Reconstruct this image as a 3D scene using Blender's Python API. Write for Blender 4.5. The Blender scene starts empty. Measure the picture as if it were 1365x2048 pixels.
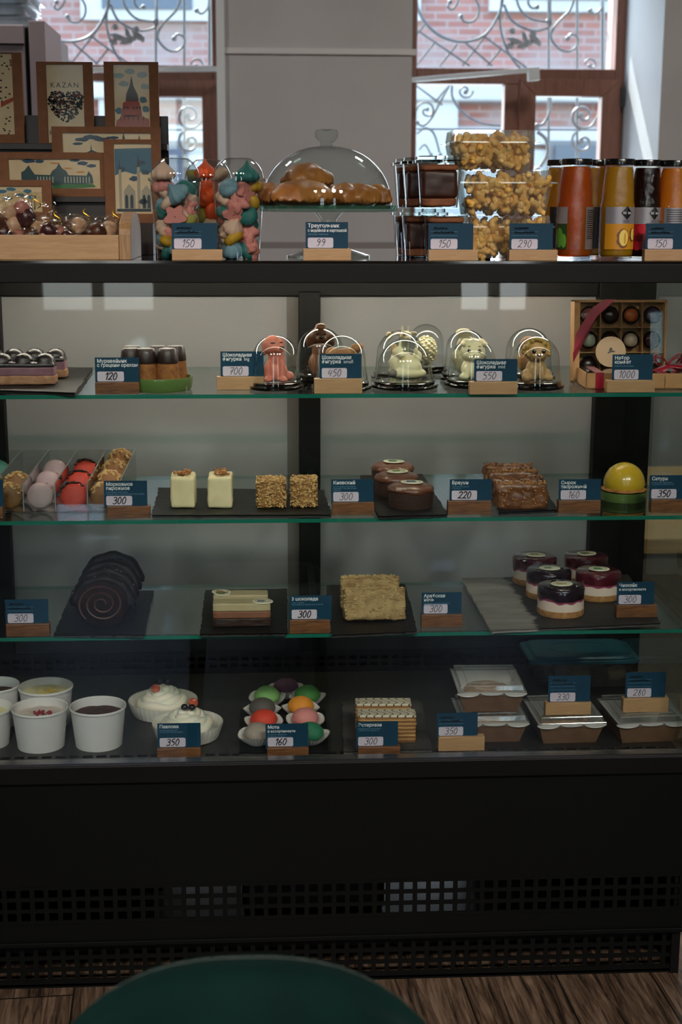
import bpy, math, random
import numpy as np
from mathutils import Vector, Matrix, Euler, noise
random.seed(7)
PI = math.pi
SC = bpy.context.scene
COL = SC.collection

# ------------------------------------------------------------------ camera
F_PX, YAW, PITCH, ROLL = 2844.0, 0.0544, 0.21, 0.003
CAM = Vector((0.0, -2.28, 1.335))
_F = Vector((math.sin(YAW)*math.cos(PITCH), math.cos(YAW)*math.cos(PITCH), -math.sin(PITCH)))
_R0 = Vector((math.cos(YAW), -math.sin(YAW), 0.0))
_U0 = _R0.cross(_F)
_R = _R0*math.cos(ROLL) + _U0*math.sin(ROLL)
_U = _U0*math.cos(ROLL) - _R0*math.sin(ROLL)
cd = bpy.data.cameras.new('camera')
cam = bpy.data.objects.new('camera', cd); COL.objects.link(cam)
cam.matrix_world = Matrix(((_R.x, _U.x, -_F.x, CAM.x), (_R.y, _U.y, -_F.y, CAM.y), (_R.z, _U.z, -_F.z, CAM.z), (0, 0, 0, 1)))
cd.sensor_fit = 'HORIZONTAL'; cd.sensor_width = 24.0; cd.lens = 24.0*F_PX/1365.0
cd.clip_start = 0.05; cd.clip_end = 200
cd.dof.use_dof = True; cd.dof.focus_distance = 2.42; cd.dof.aperture_fstop = 7.1
SC.camera = cam

# ------------------------------------------------------------------ world, sun, light, exposure
w = bpy.data.worlds.new('world'); SC.world = w; w.use_nodes = True
nt = w.node_tree; nt.nodes.clear()
_o = nt.nodes.new('ShaderNodeOutputWorld'); _b = nt.nodes.new('ShaderNodeBackground')
_s = nt.nodes.new('ShaderNodeTexSky'); _s.sky_type = 'NISHITA'; _s.sun_disc = False
_s.sun_elevation = math.radians(48); _s.sun_rotation = math.radians(-35); _s.altitude = 100
_s.dust_density = 2.0
nt.links.new(_s.outputs[0], _b.inputs[0]); nt.links.new(_b.outputs[0], _o.inputs[0])
_b.inputs[1].default_value = 1.3

def lamp(name, kind, loc, target, energy, size=None, color=(1, 1, 1), spread=None):
    d = bpy.data.lights.new(name, kind); d.energy = energy; d.color = color
    if kind == 'AREA':
        d.shape = 'RECTANGLE'; d.size, d.size_y = size
        if spread: d.spread = spread
    o = bpy.data.objects.new(name, d); COL.objects.link(o); o.location = loc
    o.rotation_euler = (Vector(target)-Vector(loc)).to_track_quat('-Z', 'Y').to_euler()
    return o
sun = lamp('sun', 'SUN', (0, 0, 10), (0.62, -0.8, 10-1.15), 9.0, color=(1, .94, .86))
sun.data.angle = math.radians(0.6)
# daylight through the street windows behind the photographer
lamp('daylight_street_window_a', 'AREA', (1.25, -5.75, 1.7), (1.2, 0, 1.2), 7, (.5, 1.95), (.90, .95, 1))
lamp('daylight_street_window_b', 'AREA', (-0.9, -5.75, 1.7), (-.9, 0, 1.2), 6, (.75, 1.95), (.90, .95, 1))
# track spotlights on the ceiling, aimed at the case, and added fill lights that brighten the window pier
for _x, _tx, _e in ((-1.3, -.5, 150), (-.35, -.15, 120), (.75, .2, 120), (1.6, .6, 190)):
    _l = lamp('track_spotlight', 'SPOT', (_x, -3.1, 2.95), (_tx, .25, .50), _e, color=(1, .92, .82))
    _l.data.spot_size = math.radians(34); _l.data.spot_blend = .7; _l.data.shadow_soft_size = .22
for _x, _y, _e in ((-1.2, 1.7, 21), (1.2, 1.7, 26)):
    lamp('pier_fill_light', 'AREA', (_x, _y, 3.06), (_x, _y, 0), _e, (.35, .35), (1, .96, .92))
# daylight in the two courtyard windows
lamp('daylight_window_right', 'AREA', (1.0, 4.35, 1.9), (0.9, 0, 1.0), 22, (0.9, 1.6), (.84, .92, 1))
lamp('daylight_window_left', 'AREA', (-1.2, 4.35, 1.9), (-1.0, 0, 1.0), 18, (0.9, 1.6), (.84, .92, 1))
vs = SC.view_settings
vs.view_transform = 'Standard'; vs.look = 'None'; vs.exposure = 0.0; vs.gamma = 1.0; vs.use_curve_mapping = False
cy = SC.cycles
cy.max_bounces = 14; cy.diffuse_bounces = 4; cy.glossy_bounces = 5; cy.transmission_bounces = 8
cy.transparent_max_bounces = 40; cy.sample_clamp_indirect = 6.0
cy.caustics_reflective = False; cy.caustics_refractive = False

# ------------------------------------------------------------------ photograph geometry: a pixel's ray met with a real plane
def ray(px, py):
    return _F*F_PX + _R*(px-682.5) - _U*(py-1024.0)
def at_y(px, py, Y):
    d = ray(px, py); return CAM + d*((Y-CAM.y)/d.y)
def at_z(px, py, Z):
    d = ray(px, py); return CAM + d*((Z-CAM.z)/d.z)
def ppm(P):
    return F_PX/((Vector(P)-CAM).dot(_F))

# ------------------------------------------------------------------ materials
def lin(c):
    if isinstance(c, str):
        c = c.lstrip('#'); c = [int(c[i:i+2], 16)/255 for i in (0, 2, 4)]
    return tuple(x/12.92 if x <= .04045 else ((x+.055)/1.055)**2.4 for x in c)
MATS = {}
def nmat(name):
    m = bpy.data.materials.new(name); m.use_nodes = True
    t = m.node_tree; b = t.nodes['Principled BSDF']
    return m, t, b
def node(t, kind, **kw):
    n = t.nodes.new(kind)
    for k, v in kw.items(): setattr(n, k, v)
    return n
def coords(t, scale=(1, 1, 1), space='Object'):
    tc = node(t, 'ShaderNodeTexCoord'); mp = node(t, 'ShaderNodeMapping')
    mp.inputs['Scale'].default_value = scale
    t.links.new(tc.outputs[space], mp.inputs[0]); return mp.outputs[0]
def mat(name, c, rough=.5, c2=None, nscale=40, metal=0, bump=0, bscale=120, coat=0, sss=0, ssr=.004, spec=.5,
        stretch=(1, 1, 1), lo=.35, hi=.65, detail=4, sheen=0, space='Object', trans=0):
    if name in MATS: return MATS[name]
    m, t, b = nmat(name)
    b.inputs['Base Color'].default_value = (*lin(c), 1)
    b.inputs['Roughness'].default_value = rough; b.inputs['Metallic'].default_value = metal
    b.inputs['Specular IOR Level'].default_value = spec
    b.inputs['Coat Weight'].default_value = coat; b.inputs['Coat Roughness'].default_value = .08
    if sss:
        b.inputs['Subsurface Weight'].default_value = sss; b.inputs['Subsurface Scale'].default_value = ssr
    if sheen:
        b.inputs['Sheen Weight'].default_value = sheen; b.inputs['Sheen Roughness'].default_value = .4
    if trans: b.inputs['Transmission Weight'].default_value = trans
    if c2 is not None:
        v = coords(t, stretch, space)
        n = node(t, 'ShaderNodeTexNoise'); n.inputs['Scale'].default_value = nscale; n.inputs['Detail'].default_value = detail
        r = node(t, 'ShaderNodeValToRGB')
        r.color_ramp.elements[0].position = lo; r.color_ramp.elements[0].color = (*lin(c), 1)
        r.color_ramp.elements[1].position = hi; r.color_ramp.elements[1].color = (*lin(c2), 1)
        t.links.new(v, n.inputs['Vector']); t.links.new(n.outputs[0], r.inputs[0]); t.links.new(r.outputs[0], b.inputs['Base Color'])
    if bump:
        v = coords(t, stretch, space)
        n = node(t, 'ShaderNodeTexNoise'); n.inputs['Scale'].default_value = bscale; n.inputs['Detail'].default_value = 3
        bp = node(t, 'ShaderNodeBump'); bp.inputs['Strength'].default_value = bump; bp.inputs['Distance'].default_value = .002
        t.links.new(v, n.inputs['Vector']); t.links.new(n.outputs[0], bp.inputs['Height']); t.links.new(bp.outputs[0], b.inputs['Normal'])
    MATS[name] = m; return m
def clear(name, tint='#ffffff', ior=1.5, rough=.02, boost=1.0, haze=0.0, hazecol='#ffffff', bump=0, bscale=60):
    """thin clear pane or plastic film: see-through, mirror-like by the Fresnel law"""
    if name in MATS: return MATS[name]
    m, t, b = nmat(name); t.nodes.remove(b)
    out = t.nodes['Material Output']
    tr = node(t, 'ShaderNodeBsdfTransparent'); tr.inputs[0].default_value = (*lin(tint), 1)
    gl = node(t, 'ShaderNodeBsdfGlossy'); gl.inputs['Roughness'].default_value = rough
    fr = node(t, 'ShaderNodeFresnel'); fr.inputs[0].default_value = ior
    mu = node(t, 'ShaderNodeMath', operation='MULTIPLY'); mu.use_clamp = True; mu.inputs[1].default_value = boost
    mx = node(t, 'ShaderNodeMixShader')
    ge = node(t, 'ShaderNodeNewGeometry'); io = node(t, 'ShaderNodeMix'); io.inputs[2].default_value = ior; io.inputs[3].default_value = 1/ior
    t.links.new(ge.outputs['Backfacing'], io.inputs[0]); t.links.new(io.outputs[0], fr.inputs[0])   # same Fresnel law on both faces of the sheet
    t.links.new(fr.outputs[0], mu.inputs[0]); t.links.new(mu.outputs[0], mx.inputs[0])
    last = tr.outputs[0]
    if haze:
        df = node(t, 'ShaderNodeBsdfDiffuse'); df.inputs[0].default_value = (*lin(hazecol), 1)
        mh = node(t, 'ShaderNodeMixShader'); mh.inputs[0].default_value = haze
        t.links.new(tr.outputs[0], mh.inputs[1]); t.links.new(df.outputs[0], mh.inputs[2]); last = mh.outputs[0]
    if bump:
        v = coords(t); n = node(t, 'ShaderNodeTexNoise'); n.inputs['Scale'].default_value = bscale
        bp = node(t, 'ShaderNodeBump'); bp.inputs['Strength'].default_value = bump; bp.inputs['Distance'].default_value = .002
        t.links.new(v, n.inputs['Vector']); t.links.new(n.outputs[0], bp.inputs['Height'])
        t.links.new(bp.outputs[0], gl.inputs['Normal'])
    t.links.new(last, mx.inputs[1]); t.links.new(gl.outputs[0], mx.inputs[2]); t.links.new(mx.outputs[0], out.inputs[0])
    MATS[name] = m; return m
def emit(name, c, s):
    if name in MATS: return MATS[name]
    m, t, b = nmat(name)
    b.inputs['Base Color'].default_value = (*lin(c), 1)
    b.inputs['Emission Color'].default_value = (*lin(c), 1); b.inputs['Emission Strength'].default_value = s
    MATS[name] = m; return m
def wood(name, c, c2, scale=1.0, rough=.45, axis='X'):
    if name in MATS: return MATS[name]
    m, t, b = nmat(name)
    st = {'X': (6, 60, 60), 'Y': (60, 6, 60), 'Z': (60, 60, 6)}[axis]
    v = coords(t, tuple(s*scale for s in st))
    n = node(t, 'ShaderNodeTexNoise'); n.inputs['Scale'].default_value = 3.0; n.inputs['Detail'].default_value = 6; n.inputs['Distortion'].default_value = 1.2
    r = node(t, 'ShaderNodeValToRGB'); r.color_ramp.elements[0].position = .3; r.color_ramp.elements[1].position = .7
    r.color_ramp.elements[0].color = (*lin(c), 1); r.color_ramp.elements[1].color = (*lin(c2), 1)
    bp = node(t, 'ShaderNodeBump'); bp.inputs['Strength'].default_value = .15; bp.inputs['Distance'].default_value = .001
    t.links.new(v, n.inputs['Vector']); t.links.new(n.outputs[0], r.inputs[0]); t.links.new(r.outputs[0], b.inputs['Base Color'])
    t.links.new(n.outputs[0], bp.inputs['Height']); t.links.new(bp.outputs[0], b.inputs['Normal'])
    b.inputs['Roughness'].default_value = rough
    MATS[name] = m; return m

# ------------------------------------------------------------------ mesh builder
def _cube_sphere(n):
    vs_, fs = {}, []
    def vid(p):
        k = tuple(round(q*n) for q in p)
        if k not in vs_: vs_[k] = len(vs_)
        return vs_[k]
    for ax in range(3):
        for sg in (-1, 1):
            for i in range(n):
                for j in range(n):
                    q = []
                    for di, dj in ((0, 0), (1, 0), (1, 1), (0, 1)):
                        a, b = -1+2*(i+di)/n, -1+2*(j+dj)/n
                        p = [0, 0, 0]; p[ax] = sg; p[(ax+1) % 3] = a; p[(ax+2) % 3] = b
                        q.append(vid(p))
                    fs.append(q if sg > 0 else q[::-1])
    pts = [None]*len(vs_)
    for k, i in vs_.items(): pts[i] = Vector((k[0]/n, k[1]/n, k[2]/n))
    return pts, fs
class MB:
    def __init__(s): s.v, s.f, s.m = [], [], []
    def add(s, vs_, fs, mi=0, M=None):
        o = len(s.v)
        s.v += [tuple(M @ Vector(p)) if M is not None else tuple(p) for p in vs_]
        s.f += [tuple(i+o for i in f) for f in fs]; s.m += [mi]*len(fs); return s
    def box(s, x0, x1, y0, y1, z0, z1, mi=0, M=None):
        v = [(x, y, z) for z in (z0, z1) for y in (y0, y1) for x in (x0, x1)]
        return s.add(v, [(0, 2, 3, 1), (4, 5, 7, 6), (0, 1, 5, 4), (2, 6, 7, 3), (0, 4, 6, 2), (1, 3, 7, 5)], mi, M)
    def lathe(s, prof, n=32, mi=0, M=None, sx=1, sy=1, cap0=False, cap1=False, flute=0, nf=0):
        vs_, fs = [], []
        for r, z in prof:
            for k in range(n):
                a = 2*PI*k/n; rr = r*(1+flute*math.cos(nf*a)) if nf else r
                vs_.append((rr*math.cos(a)*sx, rr*math.sin(a)*sy, z))
        for i in range(len(prof)-1):
            for k in range(n):
                a, b = i*n+k, i*n+(k+1) % n
                fs.append((a, b, b+n, a+n))
        if cap0: fs.append(tuple(range(n))[::-1])
        if cap1: fs.append(tuple(range((len(prof)-1)*n, len(prof)*n)))
        return s.add(vs_, fs, mi, M)
    def tube(s, pts, r, n=8, mi=0, closed=False, M=None, flat=None):
        pts = [Vector(p) for p in pts]; N = len(pts); vs_, fs = [], []
        up = None
        for i, p in enumerate(pts):
            t = (pts[(i+1) % N]-pts[i-1]) if closed else (pts[min(i+1, N-1)]-pts[max(i-1, 0)])
            if t.length < 1e-9: t = Vector((0, 0, 1))
            t.normalize()
            if up is None: up = t.orthogonal().normalized()
            up = (up - t*up.dot(t))
            up = up.normalized() if up.length > 1e-6 else t.orthogonal().normalized()
            sd = t.cross(up); rr = r[i] if isinstance(r, (list, tuple)) else r
            for k in range(n):
                a = 2*PI*k/n; vs_.append(p + up*(rr*math.cos(a)) + sd*(rr*math.sin(a)))
        for i in range(N if closed else N-1):
            for k in range(n):
                a, b = i*n+k, i*n+(k+1) % n; c, d = ((i+1) % N)*n+k, ((i+1) % N)*n+(k+1) % n
                fs.append((a, b, d, c))
        if not closed:
            fs.append(tuple(range(n))[::-1]); fs.append(tuple(range((N-1)*n, N*n)))
        return s.add(vs_, fs, mi, M)
    def prism(s, poly, a0, a1, plane='XZ', mi=0, M=None):
        """closed outline poly (2-D) pushed from a0 to a1 along the third axis"""
        N = len(poly)
        def P(u, v, a): return {'XZ': (u, a, v), 'XY': (u, v, a), 'YZ': (a, u, v)}[plane]
        vs_ = [P(u, v, a0) for u, v in poly] + [P(u, v, a1) for u, v in poly]
        fs = [tuple(range(N)), tuple(range(N, 2*N))[::-1]] + [(i, N+i, N+(i+1) % N, (i+1) % N) for i in range(N)]
        return s.add(vs_, fs, mi, M)
    def rbox(s, size, c=(0, 0, 0), n=8, r=.004, amp=0, fr=60, seed=0, mi=0, M=None, taper=0, ridge=None):
        """box with rounded edges and an uneven, hand-cut surface; c is its centre"""
        P, fs = _cube_sphere(n); hx, hy, hz = size[0]/2, size[1]/2, size[2]/2; out = []
        for p in P:
            q = Vector((p.x*hx, p.y*hy, p.z*hz))
            core = Vector((max(-hx+r, min(hx-r, q.x)), max(-hy+r, min(hy-r, q.y)), max(-hz+r, min(hz-r, q.z))))
            d = q-core
            if d.length > 1e-9: q = core + d.normalized()*r
            nrm = (q-core).normalized() if (q-core).length > 1e-9 else p.normalized()
            if taper: k = 1-taper*(q.z+hz)/(2*hz); q.x *= k; q.y *= k
            if amp: q = q + nrm*amp*(noise.noise((q+Vector((seed*3.7, seed*1.3, 0)))*fr)+.5*noise.noise((q+Vector((0, seed*2.1, 5)))*fr*2.7))
            out.append(q+Vector(c))
        return s.add(out, fs, mi, M)
    def ball(s, c, r, n=6, amp=0, fr=60, seed=0, mi=0, M=None, fn=None):
        P, fs = _cube_sphere(n); out = []
        r = (r, r, r) if isinstance(r, (int, float)) else r
        for p in P:
            u = p.normalized(); k = 1.0
            if amp: k += amp*noise.noise(u*fr+Vector((seed*5.1, seed*3.3, seed)))
            q = Vector((u.x*r[0]*k, u.y*r[1]*k, u.z*r[2]*k))
            if fn: q = fn(q, u)
            out.append(q+Vector(c))
        return s.add(out, fs, mi, M)
    def build(s, name, mats, parent=None, smooth=35, bevel=0, loc=None, rot=None, remesh=0, sm=0, weld=False):
        me = bpy.data.meshes.new(name); me.from_pydata(s.v, [], s.f)
        mats = mats if isinstance(mats, (list, tuple)) else [mats]
        for m in mats: me.materials.append(m)
        me.polygons.foreach_set('material_index', s.m)
        if smooth:
            me.polygons.foreach_set('use_smooth', [True]*len(me.polygons))
            if smooth < 180 and not remesh: me.set_sharp_from_angle(angle=math.radians(smooth))
        me.update(); me.validate()
        o = bpy.data.objects.new(name, me); COL.objects.link(o)
        if parent is not None: o.parent = parent
        if loc is not None: o.location = loc
        if rot is not None: o.rotation_euler = rot
        if remesh:
            md = o.modifiers.new('remesh', 'REMESH'); md.mode = 'VOXEL'; md.voxel_size = remesh; md.use_smooth_shade = True
            if sm:
                md = o.modifiers.new('smooth', 'SMOOTH'); md.iterations = sm; md.factor = .6
        if bevel:
            md = o.modifiers.new('bevel', 'BEVEL'); md.width = bevel; md.segments = 2; md.limit_method = 'ANGLE'
        return o
def T(x=0, y=0, z=0, rx=0, ry=0, rz=0, s=1):
    return Matrix.Translation((x, y, z)) @ Euler((rx, ry, rz)).to_matrix().to_4x4() @ Matrix.Scale(s, 4)
def tag(o, label=None, cat=None, group=None, kind=None):
    if label: o['label'] = label
    if cat: o['category'] = cat
    if group: o['group'] = group
    if kind: o['kind'] = kind
    return o
def thing(name, label, cat, loc=(0, 0, 0), rz=0, group=None):
    o = bpy.data.objects.new(name, None); COL.objects.link(o); o.empty_display_size = .02
    o.location = loc; o.rotation_euler = (0, 0, rz)
    return tag(o, label, cat, group)
def copy_tree(o, loc=None, rz=None, label=None, parent=None, group=None, scale=None):
    c = o.copy(); COL.objects.link(c); c.parent = parent
    if loc is not None: c.location = loc
    if rz is not None: c.rotation_euler = (0, 0, rz)
    if label: c['label'] = label
    if group: c['group'] = group
    if scale is not None: c.scale = (scale, scale, scale)
    for ch in list(o.children): copy_tree(ch, parent=c)
    return c
def struct(name, mb, m, bevel=0, smooth=0, label=None):
    o = mb.build(name, m, None, smooth=smooth, bevel=bevel); o['kind'] = 'structure'
    if label: o['label'] = label
    return o
_txt = {}
def text_mesh(body, size, bold=0.0, align='LEFT', shear=0, spacing=1.0, line=1.0):
    """lettering as a flat mesh standing in the XZ plane, facing -Y"""
    k = (body, size, bold, align, shear, spacing, line)
    if k in _txt: return _txt[k].copy()
    cu = bpy.data.curves.new('t', 'FONT'); cu.body = body; cu.size = size; cu.offset = bold*size; cu.align_x = align
    cu.shear = shear; cu.space_character = spacing; cu.space_line = line; cu.resolution_u = 3
    ob = bpy.data.objects.new('t', cu); COL.objects.link(ob)
    bpy.context.view_layer.update()
    me = bpy.data.meshes.new_from_object(ob.evaluated_get(bpy.context.evaluated_depsgraph_get()))
    bpy.data.objects.remove(ob); bpy.data.curves.remove(cu)
    me.transform(Matrix(((1, 0, 0, 0), (0, 0, -1, 0), (0, 1, 0, 0), (0, 0, 0, 1))))
    me.name = 'lettering'; _txt[k] = me
    return me
def text(body, size, m, parent, loc, name='lettering', **kw):
    me = text_mesh(body, size, **kw); me.materials.clear(); me.materials.append(m)
    o = bpy.data.objects.new(name, me); COL.objects.link(o); o.parent = parent; o.location = loc
    return o
# ================================================================== THE ROOM
YW, YF, YB = 3.6, 4.02, -5.4         # inner face of the window wall, plane of the window frames, wall behind the photographer
XL, XR, ZC = -3.2, 3.4, 3.1
m_plaster = mat('grey_painted_plaster', '#bdb8b6', .85, c2='#b6b1af', nscale=3, bump=.15, bscale=250)
m_reveal = mat('daylit_reveal_plaster', '#c3cad0', .8, c2='#bcc3ca', nscale=4, bump=.1, bscale=200)  # plaster tinted pale blue, sky daylight put into the colour
m_white = mat('white_gloss_trim', '#d9dcdc', .35)
def floor_mat():
    m, t, b = nmat('aged_wood_plank_floor')
    v = coords(t, (1, 1, 1))
    mp = node(t, 'ShaderNodeMapping'); mp.inputs['Rotation'].default_value = (0, 0, PI/2-.06); t.links.new(v, mp.inputs[0])
    br = node(t, 'ShaderNodeTexBrick'); br.offset = .37; br.inputs['Scale'].default_value = 1
    br.inputs['Brick Width'].default_value = 1.1; br.inputs['Row Height'].default_value = .17; br.inputs['Mortar Size'].default_value = .0018
    br.inputs['Color1'].default_value = (0, 0, 0, 1); br.inputs['Color2'].default_value = (1, 1, 1, 1); br.inputs['Mortar'].default_value = (.5, .5, .5, 1)
    t.links.new(mp.outputs[0], br.inputs['Vector'])
    m2 = node(t, 'ShaderNodeMapping'); m2.inputs['Scale'].default_value = (4, 55, 1); t.links.new(mp.outputs[0], m2.inputs[0])
    ad = node(t, 'ShaderNodeVectorMath', operation='ADD'); t.links.new(m2.outputs[0], ad.inputs[0])
    sc = node(t, 'ShaderNodeVectorMath', operation='SCALE'); sc.inputs['Scale'].default_value = 17; t.links.new(br.outputs['Color'], sc.inputs[0]); t.links.new(sc.outputs[0], ad.inputs[1])
    n = node(t, 'ShaderNodeTexNoise'); n.inputs['Scale'].default_value = 1.5; n.inputs['Detail'].default_value = 9; n.inputs['Roughness'].default_value = .68; n.inputs['Distortion'].default_value = .8
    t.links.new(ad.outputs[0], n.inputs['Vector'])
    r = node(t, 'ShaderNodeValToRGB'); e = r.color_ramp.elements
    e[0].position = .38; e[0].color = (*lin('#241c17'), 1); e[1].position = .66; e[1].color = (*lin('#86705e'), 1)
    x = e.new(.5); x.color = (*lin('#5c4839'), 1)
    t.links.new(n.outputs[0], r.inputs[0])
    mx = node(t, 'ShaderNodeMix', data_type='RGBA'); mx.inputs['B'].default_value = (*lin('#191310'), 1)
    t.links.new(br.outputs['Fac'], mx.inputs['Factor']); t.links.new(r.outputs[0], mx.inputs['A'])
    t.links.new(mx.outputs['Result'], b.inputs['Base Color']); b.inputs['Roughness'].default_value = .42
    bp = node(t, 'ShaderNodeBump'); bp.inputs['Strength'].default_value = .3; bp.inputs['Distance'].default_value = .002
    t.links.new(n.outputs[0], bp.inputs['Height']); t.links.new(bp.outputs[0], b.inputs['Normal'])
    return m
struct('floor', MB().box(XL, XR, YB, YW+.5, -.1, 0), floor_mat())
struct('ceiling', MB().box(XL-.1, XR+.1, YB-.3, YW+.7, ZC, ZC+.1), mat('white_ceiling', '#cfccc8', .9))
struct('wall_left', MB().box(XL-.12, XL, YB, YW+.6, 0, ZC), m_plaster)
struct('wall_right', MB().box(XR, XR+.12, YB, YW+.6, 0, ZC), m_plaster)
# --- window wall: piers with splayed reveals, sill and head
xl0, xl1 = at_y(10, 200, YW).x, at_y(449, 200, YW).x     # left opening on the inner face
xr0, xr1 = at_y(824, 200, YW).x, at_y(1322, 200, YW).x   # right opening on the inner face
fl0, fl1 = at_y(40, 200, YF).x, at_y(447, 200, YF).x
fr0, fr1 = at_y(824, 200, YF).x, at_y(1247, 200, YF).x
ZS, ZH = .95, 2.57                                        # window sill and head
b = MB()
pl = [(XL, YW), (xl0, YW), (fl0, YF), (fl0, YF+.35), (XL, YF+.35)]
pm = [(xl1, YW), (xr0, YW), (fr0, YF), (fr0, YF+.35), (fl1, YF+.35), (fl1, YF)]
pr = [(xr1, YW), (XR, YW), (XR, YF+.35), (fr1, YF+.35), (fr1, YF)]
for k, poly in enumerate((pl, pm, pr)):
    N = len(poly); vs_ = [(x, y, 0) for x, y in poly]+[(x, y, ZC) for x, y in poly]
    for i in range(N):
        j = (i+1) % N
        rev = (k == 0 and i == 1) or (k == 1 and i in (1, 5)) or (k == 2 and i == 4)
        b.add([vs_[i], vs_[j], vs_[N+j], vs_[N+i]], [(0, 1, 2, 3)], 1 if rev else 0)
for a0, a1 in ((xl0-.1, xl1+.1), (xr0-.1, xr1+.1)):
    b.box(a0, a1, YW+.002, YF+.35, 0, ZS, 0); b.box(a0, a1, YW+.002, YF+.35, ZH, ZC, 0)
struct('wall_window', b, [m_plaster, m_reveal])
P = at_y(640, 103, YW)
struct('trim_1', MB().box(xl1-.012, xr0+.015, YW-.010, YW, P.z-.011, P.z+.011), mat('pale_ledge_paint', '#d4cfcd', .6))     # ledge across the pier
z0, z1 = at_y(640, 495, YW).z, at_y(640, 484, YW).z
struct('trim_2', MB().box(XL, XR, YW-.05, YW, z0-.03, z1), mat('grey_ledge', '#8f8783', .6))
struct('trim_3', MB().box(xl1-.028, xl1+.004, YW-.03, YW-.005, 1.0, ZC), m_white)              # white strip beside the left window
struct('trim_4', MB().box(xl0, xl1-.03, YW-.04, YF, ZS, ZS+.03), m_white)
struct('trim_5', MB().box(xr0+.01, xr1-.02, YW-.04, YF, ZS, ZS+.03), m_white)
m_frame = wood('brown_woodgrain_frame', '#6d4433', '#845542', .35, .4, 'Z')
m_pane = clear('window_pane', '#f3f7f7', 1.45, .01)
m_hinge = mat('black_hinge', '#16130f', .4)
def pbox(mb, x0, x1, y0, y1, Y, d, mi=0):
    a, c = at_y(x0, (y0+y1)/2, Y), at_y(x1, (y0+y1)/2, Y); e, g = at_y((x0+x1)/2, y0, Y), at_y((x0+x1)/2, y1, Y)
    mb.box(min(a.x, c.x), max(a.x, c.x), Y, Y+d, min(e.z, g.z), max(e.z, g.z), mi); return mb
def zpx(y, Y, x=682): return at_y(x, y, Y).z
def xpx(x, Y, y=200): return at_y(x, y, Y).x
def make_window(nm, X0, X1, up, lowL, sash):
    """up: pixel box of the top light; lowL: fixed pane; sash: (outer box, pane box) of the casement that stands proud"""
    root = bpy.data.objects.new(nm, None); COL.objects.link(root); root.location = ((X0+X1)/2, YF, ZS+.03); root['kind'] = 'structure'
    off = Vector(root.location)
    def done(mb, name, m, bevel=0):
        mb.v = [tuple(Vector(p)-off) for p in mb.v]; o = mb.build(name, m, root, smooth=0, bevel=bevel); return o
    zt, zb = zpx(up[3], YF), zpx(lowL[1], YF)
    ux0, ux1 = xpx(up[0], YF), xpx(up[2], YF)
    f = MB()
    f.box(X0, ux0, YF, YF+.08, ZS+.03, ZH); f.box(ux1, X1, YF, YF+.08, ZS+.03, ZH)
    f.box(ux0, ux1, YF, YF+.08, ZH-.09, ZH); f.box(ux0, ux1, YF, YF+.08, zb, zt); f.box(ux0, ux1, YF, YF+.08, ZS+.03, ZS+.12)
    m0, m1 = xpx(lowL[2], YF), xpx(sash[0][0], YF) if sash[0][0] > lowL[2] else xpx(lowL[0], YF)
    if sash[0][0] > lowL[2]: f.box(m0, m1+.02, YF, YF+.08, ZS+.12, zb)
    done(f, 'window_frame', m_frame, .004)
    g = MB().box(ux0-.01, ux1+.01, YF+.035, YF+.041, zt-.01, ZH-.08); done(g, 'upper_pane', m_pane)
    g = MB().box(ux0-.01, m0+.01, YF+.035, YF+.041, ZS+.1, zb+.01); done(g, 'lower_pane', m_pane)
    (sx0, sy0, sx1), (px0, py0, px1) = sash; Ys = YF-.03
    a0, a1, c0, c1 = xpx(sx0, Ys), xpx(sx1, Ys), xpx(px0, Ys), xpx(px1, Ys); zt2, zp = zpx(sy0, Ys, sx0), zpx(py0, Ys, sx0)
    s = MB(); zq, zr = ZS+.04, ZS+.14
    for poly in ([(a0, zt2), (a1, zt2), (c1, zp), (c0, zp)], [(a1, zt2), (a1, zq), (c1, zr), (c1, zp)], [(a1, zq), (a0, zq), (c0, zr), (c1, zr)], [(a0, zq), (a0, zt2), (c0, zp), (c0, zr)]):
        s.prism(poly, Ys, Ys+.075, 'XZ')
    o = done(s, 'casement_sash', m_frame, .003)
    g = MB().box(c0-.01, c1+.01, YF+.02, YF+.026, zr-.01, zp+.01); done(g, 'casement_pane', m_pane)
    h = MB()
    for yy in (185, 420): h.box(a1-.004, a1+.012, Ys-.012, Ys+.02, zpx(yy, Ys)-.05, zpx(yy, Ys)+.03)
    done(h, 'hinge', m_hinge)
    return root
make_window('window_1', fl0, fl1, (78, 0, 426, 133), (78, 166, 208), ((222, 157, 443), (300, 192, 404)))
make_window('window_2', fr0, fr1, (834, 0, 1228, 134), (834, 166, 1010), ((1040, 158, 1243), (1073, 192, 1205)))
# white roller-blind rails in front of the frames
def bar(name, a, b_, Y, r, label, cat, end=None):
    A, B = at_y(*a, Y), at_y(*b_, Y)
    d = (B-A); L = d.length; ang = math.atan2(d.z, d.x)
    o = thing(name, label, cat, A); M = T(ry=-ang)
    MB().box(0, L, -.012, .012, -r, r, M=M).build('rail', m_white, o, smooth=0, bevel=.002)
    if end: MB().box(L-.045, L+.003, -.018, .018, -r-.035, r, M=M).build('bracket', m_white, o, smooth=0, bevel=.003)
    return o
bar('blind_rail', (822, 160), (1077, 139), YW+.2, .009, 'slanting white blind rail across the frame of the right window', 'rail', True)
bar('blind_rail', (180, 140), (447, 138), YW+.25, .010, 'level white blind rail across the frame of the left window', 'rail')
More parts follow.
